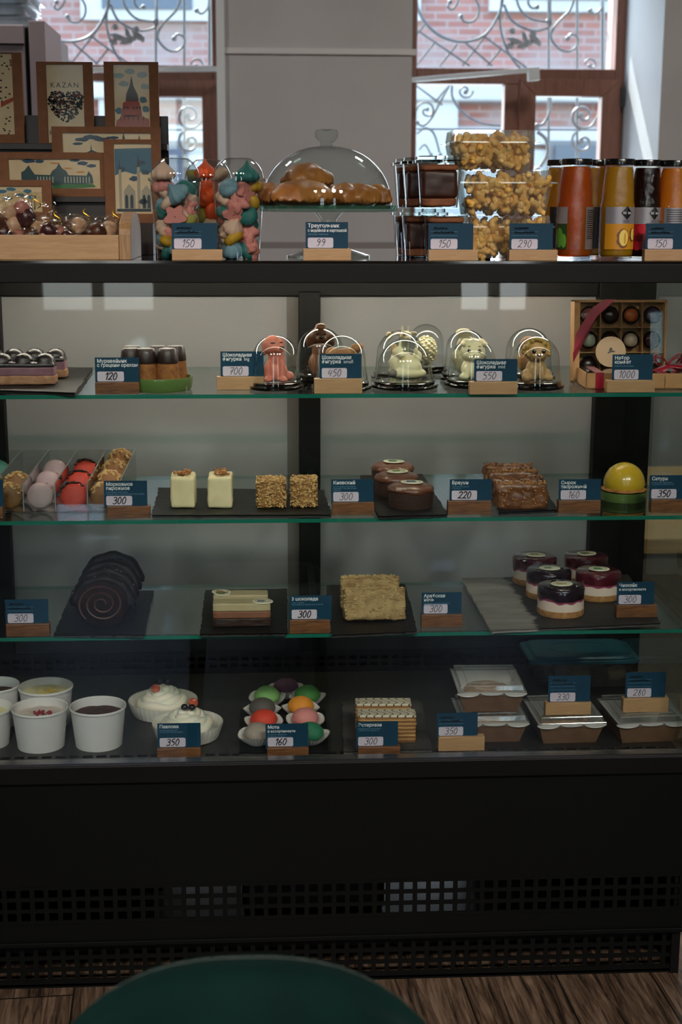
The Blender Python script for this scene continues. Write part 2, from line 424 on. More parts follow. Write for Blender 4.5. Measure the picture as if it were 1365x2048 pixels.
# --- wall behind the photographer with two street windows
b = MB(); xs = [XL, -1.25, -.52, 1.0, 1.5, XR]
for i in (0, 2, 4): b.box(xs[i], xs[i+1], YB-.25, YB, 0, ZC)
for i in (1, 3): b.box(xs[i], xs[i+1], YB-.25, YB, 0, .75); b.box(xs[i], xs[i+1], YB-.25, YB, 2.7, ZC)
struct('wall_street', b, mat('dark_grey_wall', '#37322f', .9))
for k, (a0, a1) in enumerate(((-1.25, -.52), (1.0, 1.5))):
    f = MB(); f.box(a0, a0+.07, YB-.1, YB-.04, .75, 2.7); f.box(a1-.07, a1, YB-.1, YB-.04, .75, 2.7); f.box(a0, a1, YB-.1, YB-.04, .75, .80); f.box(a0, a1, YB-.1, YB-.04, 2.62, 2.7)
    f.box((a0+a1)/2-.03, (a0+a1)/2+.03, YB-.1, YB-.04, .75, 2.7); f.box(a0, a1, YB-.1, YB-.04, 1.9, 1.96)
    struct('window_%d' % (k+3), f, mat('dark_street_frame', '#2a2320', .5))
# ================================================================== OUTSIDE
def brick_mat():
    m, t, b = nmat('old_red_brick')
    v = coords(t, (1, 1, 1)); mp = node(t, 'ShaderNodeMapping'); mp.inputs['Rotation'].default_value = (PI/2, 0, 0); t.links.new(v, mp.inputs[0])
    br = node(t, 'ShaderNodeTexBrick'); br.inputs['Scale'].default_value = 1; br.inputs['Brick Width'].default_value = .27; br.inputs['Row Height'].default_value = .085
    br.inputs['Mortar Size'].default_value = .012; br.inputs['Bias'].default_value = -.1
    br.inputs['Color1'].default_value = (*lin('#bd8273'), 1); br.inputs['Color2'].default_value = (*lin('#a56c5f'), 1); br.inputs['Mortar'].default_value = (*lin('#b8a097'), 1)
    t.links.new(mp.outputs[0], br.inputs['Vector'])
    n = node(t, 'ShaderNodeTexNoise'); n.inputs['Scale'].default_value = 1.3; n.inputs['Detail'].default_value = 8; t.links.new(v, n.inputs['Vector'])
    r = node(t, 'ShaderNodeValToRGB'); r.color_ramp.elements[0].position = .44; r.color_ramp.elements[1].position = .62
    t.links.new(n.outputs[0], r.inputs[0])
    mx = node(t, 'ShaderNodeMix', data_type='RGBA'); mx.inputs['B'].default_value = (*lin('#b5a49c'), 1)
    mu = node(t, 'ShaderNodeMath', operation='MULTIPLY'); mu.inputs[1].default_value = .75
    t.links.new(r.outputs[0], mu.inputs[0]); t.links.new(mu.outputs[0], mx.inputs['Factor']); t.links.new(br.outputs['Color'], mx.inputs['A'])
    t.links.new(mx.outputs['Result'], b.inputs['Base Color']); b.inputs['Roughness'].default_value = .9
    return m
YO = 15.0
m_stucco = mat('pale_stucco', '#e6e2da', .9, c2='#d9d4cc', nscale=2)
house = thing('brick_house', 'red brick town house with pale cornices seen through the windows across the street', 'building', (0, YO, 0))
def opx(x, y): p = at_y(x, y, YO); return p.x, p.z
zA = opx(1000, 210)[1]; zB = opx(1000, 258)[1]
b = MB(); b.box(-12, 12, 0, .5, 0, 9)
b.build('brick_wall', brick_mat(), house, smooth=0)
def ob(x0, y0, x1, y1, dep, name, m, off=0):
    a, c = at_y(x0, y0, YO), at_y(x1, y1, YO)
    return MB().box(a.x, c.x, -dep-off, -off+.01, c.z, a.z).build(name, m, house, smooth=0)
m_win = mat('dark_street_glass', '#59606c', .15)
# broad cornices between the storeys
zc = lambda y: opx(1000, y)[1]
MB().box(-12, 12, -.30, .01, zc(206), zc(172)).build('cornice', m_stucco, house, smooth=0, bevel=.03)
MB().box(-12, 12, -.14, .01, zc(290), zc(256)).build('cornice', m_stucco, house, smooth=0, bevel=.02)
MB().box(-12, 12, -.08, .01, 0, zc(300)).build('plinth_wall', m_stucco, house, smooth=0)
ob(832, 172, 910, 330, .1, 'stucco_panel', m_stucco, .1)
ob(200, 172, 250, 330, .1, 'stucco_panel', m_stucco, .1)
for (x0, x1) in ((1010, 1300), (190, 400), (620, 820)):
    ob(x0-30, -90, x1+20, 28 if x0 > 900 else 44, .12, 'window_surround', m_stucco)
    ob(x0+14, -90, x1-14, 4 if x0 > 900 else 22, .05, 'window_pane', m_win, .1)
for (x0, x1) in ((1105, 1180), (330, 368), (1290, 1340)):
    ob(x0-12, 282, x1+12, 420, .1, 'window_surround', mat('grey_frame_paint', '#8a8580', .7), .05)
    ob(x0, 292, x1, 420, .05, 'window_pane', m_win, .16)
tag(MB().box(-14, 14, YF+.36, 16, -.12, -.02).build('pavement', mat('grey_pavement', '#8c8a88', .9, c2='#7c7a78', nscale=3), smooth=0), kind='structure')
# --- wrought-iron grilles, drawn by scroll curves in the plane outside each window
m_iron = mat('galvanised_wrought_iron', '#8d979c', .4, metal=.3)
YG = YF+.42
def spiral(cx, cy_, r0, r1, a0, turns, n=26):
    return [(cx+(r0+(r1-r0)*i/n)*math.cos(a0+turns*2*PI*i/n), cy_+(r0+(r1-r0)*i/n)*math.sin(a0+turns*2*PI*i/n)) for i in range(n+1)]
def smoothc(pts, n=8):
    out = []
    P_ = [pts[0]]+list(pts)+[pts[-1]]
    for i in range(1, len(P_)-2):
        p0, p1, p2, p3 = P_[i-1:i+3]
        for k in range(n):
            t_ = k/n
            out.append(tuple(.5*((2*p1[j])+(-p0[j]+p2[j])*t_+(2*p0[j]-5*p1[j]+4*p2[j]-p3[j])*t_*t_+(-p0[j]+3*p1[j]-3*p2[j]+p3[j])*t_**3) for j in (0, 1)))
    out.append(pts[-1]); return out
def grille(label, curves, bars_, leaf, X0, X1):
    o = thing('window_grille', label, 'grille', ((X0+X1)/2, YG, ZS)); off = Vector(o.location)
    g = MB()
    for pts, w_ in bars_:
        g.tube([at_y(x, y, YG)-off for x, y in pts], .0062*w_, 6)
    g.build('straight_bars', m_iron, o)
    for pts, w_ in curves:
        g = MB(); q = [at_y(x, y, YG)-off+Vector((0, -.012, 0)) for x, y in pts]
        g.tube(q, 0.0056*w_, 6); e = q[-1]; g.ball(e, .012*w_, 3)
        g.build('scroll', m_iron, o)
    g = MB()
    for c, a, L, W in leaf:
        p = at_y(*c, YG)-off
        g.ball((0, 0, 0), (L, .008, W), 5, amp=.5, fr=3, M=T(p.x, p.y-.02, p.z, ry=a))
    g.build('cast_leaf', m_iron, o, smooth=60)
    MB().box(X0-off.x, X1-off.x, -.012, .012, 0, .03).build('bottom_rail', m_iron, o)
    return o
def scroll_set(dx, top=True):
    C, B = [], []
    S = lambda pts: [(x+dx, y) for x, y in pts]
    # great arc, S scrolls and small volutes (pixel places measured on the right window)
    C.append((S(smoothc([(836, -30), (834, 10), (850, 45), (880, 72), (920, 84), (960, 76), (985, 52), (1003, 12), (1006, -30)])), 1.3))
    C.append((S(smoothc([(1003, 0), (1000, 50), (1012, 95), (1030, 126), (1045, 140)])), 1.1))
    C.append((S(smoothc([(1008, 10), (1022, 40), (1050, 58), (1075, 62), (1100, 52), (1100, 30), (1100, -20)])), 1.1))
    C.append((S(smoothc([(1030, -20), (1038, 15), (1060, 38), (1095, 44)])), 1))
    C.append((S(smoothc([(1150, -10), (1140, 20), (1112, 50), (1102, 75), (1118, 98), (1138, 103), (1153, 92), (1155, 76), (1142, 69), (1135, 78)])), 1.1))
    C.append((S(smoothc([(945, -10), (957, 12), (956, 32), (943, 45), (928, 44), (922, 34)])), 1))
    C.append((S(smoothc([(920, -10), (913, 10), (903, 20), (895, 14), (900, 5)])), 1))
    C.append((S(smoothc([(1060, -12), (1056, 6), (1064, 17), (1074, 15)])), 1))
    C.append((S(smoothc([(1205, -10), (1203, 15), (1190, 28), (1180, 22)])), 1))
    C.append((S(spiral(1182, 130, 14, 4, PI, .9)), .9))
    for a, b_ in (((834, 60), (940, 132)), ((834, 130), (870, 85)), ((880, 132), (915, 88)), ((925, 132), (985, 55)), ((834, 70), (850, 48)), ((975, 132), (1003, 98)), ((965, 70), (1060, 140)), ((930, 84), (985, 132))):
        B.append((S([a, b_]), .8))
    for x in (1098, 1155, 1206): B.append((S([(x, -60), (x, 480)]), 1 if x < 1200 else 1.6))
    # lower half
    C.append((S(smoothc([(902, 165), (880, 205), (862, 238), (846, 252), (834, 246)])), 1))
    C.append((S(smoothc([(905, 166), (905, 195), (925, 225), (960, 246), (1008, 252)])), 1))
    C.append((S(spiral(853, 222, 20, 3, -PI, 1.3)), .9))
    C.append((S(spiral(930, 182, 16, 3, 0, 1.2)), .9))
    C.append((S(smoothc([(834, 268), (850, 257), (868, 268), (880, 310)])), 1))
    C.append((S(smoothc([(838, 300), (850, 290), (862, 310)])), .9))
    C.append((S(smoothc([(1100, 190), (1100, 220), (1088, 246), (1074, 252)])), 1.2))
    C.append((S(smoothc([(1074, 264), (1092, 280), (1094, 310), (1075, 340)])), 1.6))
    C.append((S(spiral(1166, 232, 26, 4, PI*.5, 1.25)), 1.2))
    C.append((S(spiral(1166, 284, 26, 4, -PI*.5, -1.25)), 1.2))
    C.append((S(smoothc([(1200, 195), (1198, 225), (1182, 252), (1160, 258)])), 1))
    B.append((S([(834, 258), (1225, 260)]), .8)); B.append((S([(834, 172), (885, 210)]), .8)); B.append((S([(900, 168), (870, 205)]), .8))
    return C, B
Cr, Br = scroll_set(0)
leafr = [((1030, 84), .3, .034, .012), ((1050, 90), -.4, .034, .015), ((1070, 82), .6, .032, .013), ((1048, 76), 1.1, .026, .010), ((1024, 64), 0, .014, .012), ((1066, 68), 0, .014, .012), ((1020, 93), 0, .018, .012)]
grille('wrought iron scroll grille outside the right window', Cr, Br, leafr, fr0, fr1)
Cl, Bl = scroll_set(-786)
leafl = [((x-792, y-8), a, L, W) for (x, y), a, L, W in leafr]
grille('wrought iron scroll grille outside the left window', Cl, Bl, leafl, fl0, fl1)
# ================================================================== THE DISPLAY CASE
ZT = 1.255                                   # counter top
YD = .56                                     # rear sliding doors
X0 = at_y(4, 1000, YD).x-.045; X1 = at_y(1402, 1040, .02).x
zlip0, zlip1 = at_y(682, 1518, 0).z, at_y(682, 1553, 0).z
ZDK = at_y(682, 1521, .02).z                 # deck of the well
ZS1, ZS2, ZS3 = (at_y(682, y, .03).z for y in (788, 1037, 1267))   # shelf tops
m_blk = mat('black_powder_coat', '#0d0b0a', .5, bump=.12, bscale=900, spec=.2)
m_blk2 = mat('black_brown_panel', '#090a08', .55, bump=.1, bscale=800, spec=.15)
m_ctop = mat('polished_black_counter', '#171412', .07, coat=1)
m_edge = mat('green_glass_edge', '#1d7a64', .15, trans=.3)
m_shelf = clear('shelf_glass', '#f7fbf9', 1.5, .0)
m_front = clear('front_glass', '#f6f9f8', 1.5, .0)
m_side = clear('side_glass', '#dfe7e2', 1.5, .0)
m_deck = mat('dark_deck_sheet', '#24211e', .42, c2='#2b2825', nscale=6)
m_void = mat('dark_interior', '#0b0b0c', .6)
m_chrome = mat('brushed_metal_lip', '#8b8683', .25, metal=1)
case = thing('display_case', 'black pastry display case with glass front, three glass shelves and grilled base', 'display case', ((X0+X1)/2, .34, 0))
CO = Vector(case.location)
def cpart(mb, name, m, **kw):
    mb.v = [tuple(Vector(p)-CO) for p in mb.v]; kw.setdefault('smooth', 0); return mb.build(name, m, case, **kw)
cpart(MB().box(X0-.01, X1+.01, -.015, .70, ZT-.004, ZT), 'counter_top', m_ctop)
ztf = at_y(682, 565, 0).z
cpart(MB().box(X0-.01, X1+.01, -.015, .016, ztf, ZT-.004).box(X0, X1, .016, .69, ZT-.022, ZT-.004).box(X0, X1, .60, .69, ZT-.045, ZT-.022), 'top_frame', m_blk, bevel=.0015)
cpart(MB().box(X0+.06, X1-.06, .020, .030, ztf+.006, ztf+.012), 'front_fill_strip', emit('front_fill_glow', '#fff1dc', 13))  # added glowing strip, lights the top-shelf items from the front
led = cpart(MB().box(X0+.06, X1-.06, .300, .312, 1.214, 1.221), 'led_strip', emit('led_light', '#fff1dc', 60))
cpart(MB().box(X0+.05, X1-.05, .296, .316, 1.221, ZT-.022), 'led_housing', m_blk)
cpart(MB().box(X0+.004, X1-.004, -.003, .003, zlip0-.01, ztf+.004), 'front_glass', m_front)
for nm, x in (('side_glass', X0), ('side_glass', X1-.006)):
    cpart(MB().box(x, x+.006, .005, .56, ZDK-.01, ZT-.024), nm, m_side)
# back posts, rails and sliding doors
px_ = lambda x, Y=YD, y=900: at_y(x, y, Y).x
pz = lambda y, Y=YD: at_y(682, y, Y).z
zb0, zb1 = pz(1296), pz(592)
b = MB()
b.box(X0, px_(17), YD-.03, YD+.05, ZDK-.02, ZT-.022); b.box(px_(1181), px_(1299, YD-.03), YD-.03, YD+.05, ZDK-.02, ZT-.022)
b.box(X0, X1, YD-.012, YD+.05, zb1, ZT-.022); b.box(X0, X1, YD-.02, YD+.05, ZDK-.02, zb0)
cpart(b, 'rear_frame', m_blk, bevel=.002)
cpart(MB().box(px_(598), px_(640), YD-.035, YD+.03, ZDK, zb1+.01), 'door_stile', m_blk, bevel=.002)
m_door = mat('grey_sliding_door', '#908f90', .5, c2='#888889', nscale=3, coat=1, detail=2)
m_door.node_tree.nodes['Principled BSDF'].inputs['Coat Roughness'].default_value = .03
m_door2 = mat('taupe_door_stile', '#5f5a55', .45, coat=.6)
d1 = cpart(MB().box(px_(17), px_(575), YD, YD+.006, zb0, zb1).box(px_(575), px_(598), YD-.001, YD+.006, zb0, zb1, 1), 'sliding_door', [m_door, m_door2])
d2 = cpart(MB().box(px_(640), px_(1183), YD+.002, YD+.010, zb0, zb1), 'sliding_door', m_door)
# glass shelves
def shelf(z, yb):
    x0, x1, y0, y1, t_ = X0+.012, X1-.014, .03, yb, .0065
    b = MB(); v = [(x, y, q) for q in (z-t_, z) for y in (y0, y1) for x in (x0, x1)]
    b.add(v, [(0, 2, 3, 1), (4, 5, 7, 6)], 0); b.add(v, [(0, 1, 5, 4)], 1); b.add(v, [(2, 6, 7, 3), (0, 4, 6, 2), (1, 3, 7, 5)], 2)
    o = cpart(b, 'glass_shelf', [m_shelf, m_edge, clear('green_rear_edge', '#a9d6c6', 1.5, .05)])
    for x in (X0+.02, px_(619), X1-.035):
        k = MB().box(x-.006, x+.006, yb-.10, YD-.02, z-t_-.014, z-t_-.0005)
        k.v = [tuple(Vector(p)-CO) for p in k.v]; k.build('shelf_bracket', m_blk, o, smooth=0)
YS1, YS2, YS3 = at_z(682, 733, ZS1).y, at_z(682, 950, ZS2).y, at_z(682, 1166, ZS3).y
shelf(ZS1, YS1); shelf(ZS2, YS2); shelf(ZS3, YS3)
# deck with slotted vents near the glass and a perforated riser behind
YR = .50
def perforated(xa, xb, ua, ub, rows, pitch, hole, rowpitch, rowhole, plane, w0, w1, mb):
    """sheet with square holes: strips between rows, little bridges between holes"""
    def B(x0, x1, u0, u1):
        mb.box(x0, x1, *((w0, w1, u0, u1) if plane == 'XZ' else (u0, u1, w0, w1)))
    u = ua; n = int((xb-xa)/pitch)
    gap = ((ub-ua)-rows*rowhole-(rows-1)*(rowpitch-rowhole))/2
    B(xa, xb, ua, ua+gap); u = ua+gap
    for r_ in range(rows):
        x = xa+(xb-xa-n*pitch)/2
        B(xa, x+(pitch-hole)/2, u, u+rowhole)
        for i in range(n):
            B(x+i*pitch+(pitch+hole)/2, x+(i+1)*pitch+(pitch-hole)/2 if i < n-1 else xb, u, u+rowhole)
        u += rowhole
        nxt = ub if r_ == rows-1 else u+(rowpitch-rowhole)
        B(xa, xb, u, nxt); u = nxt
dk = MB(); perforated(X0+.008, X1-.01, .020, .075, 2, .0235, .017, .020, .012, 'XY', ZDK-.003, ZDK, dk)
dk.box(X0+.008, X1-.01, .075, YR, ZDK-.003, ZDK)
cpart(dk, 'deck', m_deck)
rz = at_y(682, 1300, YR).z
rs = MB(); perforated(X0+.01, X1-.012, ZDK, max(rz, ZDK+.045), 2, .022, .015, .014, .008, 'XZ', YR, YR+.002, rs)
cpart(rs, 'rear_vent_panel', m_blk)
cpart(MB().box(X0+.008, X1-.01, .010, YD-.03, ZDK-.09, ZDK-.085).box(X0+.008, X1-.01, YR+.04, YR+.045, ZDK-.08, ZDK+.07), 'well_liner', m_void)
# lower body
b = MB(); b.box(X0-.01, X1+.01, -.014, .012, zlip1, zlip0)
cpart(b, 'front_lip', m_blk, bevel=.002)
cpart(MB().box(X0-.01, X1+.01, -.010, .010, zlip0, zlip0+.004), 'lip_trim', m_chrome)
zu1, zu0 = at_y(682, 1757, 0).z, at_y(682, 1833, 0).z
zk1, zk0 = at_y(682, 1872, 0).z, at_y(682, 1956, 0).z
cpart(MB().box(X0, X1, -.006, 0, zu1, zlip1-.001).box(X0, X1, -.006, 0, zk1+.004, zu0), 'front_panel', m_blk2)
g = MB(); perforated(X0, X1, zu0, zu1, 3, .0236, .0155, .0215, .0145, 'XZ', -.005, -.002, g); cpart(g, 'upper_grille', m_blk2)
g = MB(); perforated(X0, X1, zk0-.004, zk1, 3, .0236, .0155, .0225, .0150, 'XZ', .004, .007, g); cpart(g, 'kick_grille', m_blk2)
cpart(MB().box(X0, X1, -.012, .004, zk1-.002, zk1+.006), 'kick_ledge', m_blk2, bevel=.001)
cpart(MB().box(X0, X1, .004, .02, 0, zk0), 'plinth', m_blk2)
b = MB(); b.box(X0, X0+.015, 0, .66, 0, ZDK-.02); b.box(X1-.015, X1, 0, .66, 0, ZDK-.02); b.box(X0, X1, .01, .66, zlip1-.06, zlip1-.05)
cpart(b, 'side_panel', m_blk)
b = MB(); b.box(X0, X0+.2, .64, .66, 0, zlip1-.05); b.box(X0+.55, X0+.8, .64, .66, 0, zlip1-.05); b.box(X1-.3, X1, .64, .66, 0, zlip1-.05)
b.box(X0, X1, .64, .66, zu1+.05, zlip1-.05); cpart(b, 'back_panel', m_blk2)
b = MB(); b.box(-.05, .22, .2, .55, .03, .28); b.box(-.45, -.2, .25, .5, .05, .2)
cpart(b, 'compressor', mat('compressor_metal', '#2e3136', .35, metal=.6), bevel=.01)
b = MB(); b.box(X0+.03, X1-.03, .1, .6, .015, .03); cpart(b, 'base_tray', mat('grey_tray', '#232426', .4, metal=.5))
# ================================================================== SHARED FOOD MATERIALS
m_pine = wood('pine_block', '#ab8259', '#bd966a', 1.0, .5)
m_oak = wood('dark_oak_block', '#4b2c16', '#8a5a31', 1.3, .45)
m_card = mat('petrol_blue_card', '#0d3a50', .55, c2='#0b3449', nscale=20, spec=.2)
m_stick = mat('lilac_white_sticker', '#c9bfcc', .5)
m_print = mat('white_print', '#d8dde0', .5)
m_fine = mat('pale_blue_print', '#5c87a0', .5)
m_ink = mat('black_ink', '#0a0a0c', .4)
m_slate = mat('black_slate', '#0f0e0e', .55, c2='#181716', nscale=25, spec=.22, bump=.5, bscale=70)
m_slate2 = mat('grey_dusty_slate', '#4a4541', .75, c2='#2f2c2a', nscale=18, bump=.5, bscale=70, lo=.3, hi=.6)
m_kraft = mat('kraft_card', '#84573a', .85, c2='#7a5034', nscale=60)
m_clamp = clear('clear_plastic', '#fbfdfc', 1.5, .015, boost=1.2)
m_dome = clear('clear_dome_plastic', '#f6f9f8', 1.5, .01, boost=1.5)
m_glass = clear('clear_glass', '#f5faf8', 1.52, .005, boost=1.2)
m_choc = mat('dark_chocolate', '#241310', .45, coat=.12, bump=.15, bscale=60)
m_cream = mat('white_cream', '#f0e6cf', .5, sss=.3, ssr=.004)
m_pearl = mat('white_disc_topper', '#e2dcc0', .4)
GL = {'1': [[(.15, .72), (.42, 1), (.30, 0)]],
      '2': [[(.08, .78), (.25, 1), (.5, .95), (.52, .7), (.25, .25), (.02, .03), (.3, .1), (.6, .0)]],
      '3': [[(.08, .88), (.3, 1), (.52, .86), (.46, .62), (.25, .54), (.48, .46), (.54, .2), (.3, 0), (.02, .1)]],
      '4': [[(.25, 1), (.05, .42), (.5, .46)], [(.52, .9), (.36, 0)]],
      '5': [[(.58, 1), (.22, .96), (.14, .58), (.4, .6), (.52, .35), (.38, .05), (.05, .02)]],
      '6': [[(.5, 1), (.2, .7), (.08, .3), (.22, .0), (.45, .1), (.48, .38), (.28, .48), (.12, .3)]],
      '7': [[(.08, .92), (.3, .98), (.6, .95), (.4, .5), (.25, 0)], [(.15, .5), (.52, .52)]],
      '8': [[(.48, .85), (.3, 1), (.15, .82), (.3, .55), (.48, .28), (.3, 0), (.1, .2), (.25, .5), (.5, .85)]],
      '9': [[(.48, .82), (.3, 1), (.12, .78), (.26, .55), (.46, .68), (.5, .85), (.44, .35), (.2, 0)]],
      '0': [[(.3, 1), (.12, .75), (.08, .3), (.25, 0), (.46, .2), (.52, .65), (.36, .98), (.26, 1)]]}
def ss(x):
    P_ = [x[0]]+list(x)+[x[-1]]; out = []
    for i in range(1, len(P_)-2):
        p0, p1, p2, p3 = P_[i-1:i+3]
        for k in range(5):
            t_ = k/5
            out.append(tuple(.5*(2*p1[j]+(p2[j]-p0[j])*t_+(2*p0[j]-5*p1[j]+4*p2[j]-p3[j])*t_*t_+(3*p1[j]-p0[j]-3*p2[j]+p3[j])*t_**3) for j in (0, 1)))
    return out+[x[-1]]
def written(word, h, r, slant=.18):
    b = MB(); x = 0
    for c in word:
        for st in GL[c]:
            b.tube([((px_+slant*pz_)*h+x, 0, pz_*h) for px_, pz_ in ss(st)], r, 5)
        x += h*(.52 if c == '1' else .66)
    return b, x
def scribble(wd, h, seed, r=.00042):
    """a hand-written word too faint to read"""
    rnd = random.Random(seed); b = MB(); pts = []; n = int(wd/(h*.42))
    for i in range(n*2): pts.append((i*wd/(n*2), (0.15+.85*(i % 2)*rnd.uniform(.5, 1))*h*.7))
    b.tube([(x, 0, z) for x, z in ss(pts)], r, 4); return b
ntag = 0
def price_tag(card, woodb, z, kind, title, desc, price, bold, what, rz=0, Yb=None, lean=.05):
    global ntag; ntag += 1
    cx0, cx1, cy0 = card; wx0, wx1, wy0, wy1 = woodb
    P = at_z((wx0+wx1)/2, wy1, z) if z != ZT else at_y((wx0+wx1)/2, 500, .010)
    P.z = z; s = ppm(P); W = (wx1-wx0)/s; H = (wy1-wy0)/s/.985; D = .017
    lab = {'pine': 'pine', 'oak': 'dark oak'}[kind]
    o = thing('price_tag', f'blue price card {what}', 'price tag', P, rz, 'blue price cards')
    MB().box(-W/2, W/2, 0, D, 0, H).build('block', m_pine if kind == 'pine' else m_oak, o, smooth=0, bevel=.0008)
    cw = (cx1-cx0)/s; chh = (wy0-cy0)/s/.985+.004; cxc = ((cx0+cx1)/2-(wx0+wx1)/2)/s
    c = MB().box(-cw/2, cw/2, 0, .0009, 0, chh).build('card', m_card, o, smooth=0)
    c.location = (cxc, .006, H-.004); c.rotation_euler = (-lean, 0, 0)
    x0 = -cw/2+.0035; top = chh-.0025
    # sticker and price
    sw, sh = cw*.60, .0160; zb = .0048
    rr = .0025; poly = []
    for (qx, qz, a0) in ((x0+sw-rr, zb+rr, -90), (x0+sw-rr, zb+sh-rr, 0), (x0+rr, zb+sh-rr, 90), (x0+rr, zb+rr, 180)):
        poly += [(qx+rr*math.cos(math.radians(a0+k*30)), qz+rr*math.sin(math.radians(a0+k*30))) for k in range(4)]
    MB().prism(poly, -.0004, .0, 'XZ').build('price_sticker', m_stick, c, smooth=0)
    hh = .0115; b, L = written(price, hh, .0009 if bold else .0005)
    k = min(1, (sw-.004)/L); b.v = [(x*k, y, zz) for x, y, zz in b.v]
    b.build('price', m_ink, c, loc=(x0+(sw-L*k)/2, -.0007, zb+.0026), smooth=60)
    if title:
        y = top-.0058
        for i, ln in enumerate(title):
            small = ln.startswith('*'); ln = ln.lstrip('*'); sz = .0062 if small else .0080
            parts = ln.split('|')
            me = text(parts[0], sz, m_print, c, (x0, -.0006, y), bold=.022)
            wd = max((v.co.x for v in me.data.vertices), default=0)
            if wd > cw-.006: me.scale = ((cw-.006)/wd, 1, 1)
            if len(parts) > 1: text(parts[1], sz, m_print, c, (x0+wd+.002, -.0006, y), bold=0)
            y -= .0068
        if desc: 
            d = text(desc, .0034, m_fine, c, (x0, -.0006, y+.0018), name='fine_print', bold=.005, line=.95)
            wd = max((v.co.x for v in d.data.vertices), default=0)
            if wd > cw-.006: d.scale = ((cw-.006)/wd, 1, 1)
    else:
        b = MB()
        for i in range(3): b.box(x0, x0+sw, -.0005, 0, top-.011-i*.0062, top-.0106-i*.0062)
        b.build('ruled_lines', m_fine, c, smooth=0)
        for i in range(2): scribble(sw*(.85 if i else .6), .0062, ntag*3+i).build('handwriting', m_ink, c, loc=(x0+.003, -.0007, top-.0075-i*.0065))
    return o
def slate(corners, z, label, th=.0055, m=None, seed=1, group=None, mi_fn=None):
    """corners: pixel places of the upper face, front-left, front-right, back-right, back-left"""
    rnd = random.Random(seed); P4 = [at_z(x, y, z+th) for x, y in corners]; c = sum(P4, Vector())/4
    ring = []
    for i in range(4):
        a, b_ = P4[i], P4[(i+1) % 4]; n = 22; d = (b_-a); nn = Vector((-d.y, d.x)).normalized()
        for k in range(n):
            p = a+d*(k/n); j = rnd.uniform(-.0014, .0014); ring.append((p.x+nn.x*j-c.x, p.y+nn.y*j-c.y))
    N = len(ring); b = MB()
    v = [(x, y, th) for x, y in ring]+[(x*.985+rnd.uniform(-.001, .001), y*.985, th*.45) for x, y in ring]+[(x*.995, y*.995, 0) for x, y in ring]
    f = [tuple(range(N)), tuple(range(2*N, 3*N))[::-1]]+[(i, N+i, N+(i+1) % N, (i+1) % N) for i in range(N)]+[(N+i, 2*N+i, 2*N+(i+1) % N, N+(i+1) % N) for i in range(N)]
    b.add(v, f); o = b.build('slate_board', m or m_slate, smooth=0, loc=(c.x, c.y, z))
    return tag(o, label, 'slate board')
def topper(parent, loc, r=.018, seed=0, color='#3e5c4c', rx=0):
    rnd = random.Random(seed)
    d = MB().lathe([(0.0001, 0), (r*.97, 0), (r, .0008), (r*.97, .0018), (0.0001, .0018)], 28).build('disc_topper', m_pearl, parent, loc=loc)
    d.rotation_euler = (rx, 0, rnd.uniform(-.3, .3)); d.scale = (1, .78, 1)
    b = MB()   # small printed crest: an oval ring and a few strokes
    b.tube([(r*.72*math.cos(a), r*.62*math.sin(a), .0019) for a in [2*PI*k/20 for k in range(20)]], .00035, 4, closed=True)
    for k in range(6): b.box(-r*.5, r*.5*rnd.uniform(.2, 1), r*(-.4+.14*k), r*(-.36+.14*k), .0017, .0021)
    b.build('printed_crest', mat('crest_'+color[1:], color, .6), d, smooth=0)
    return d
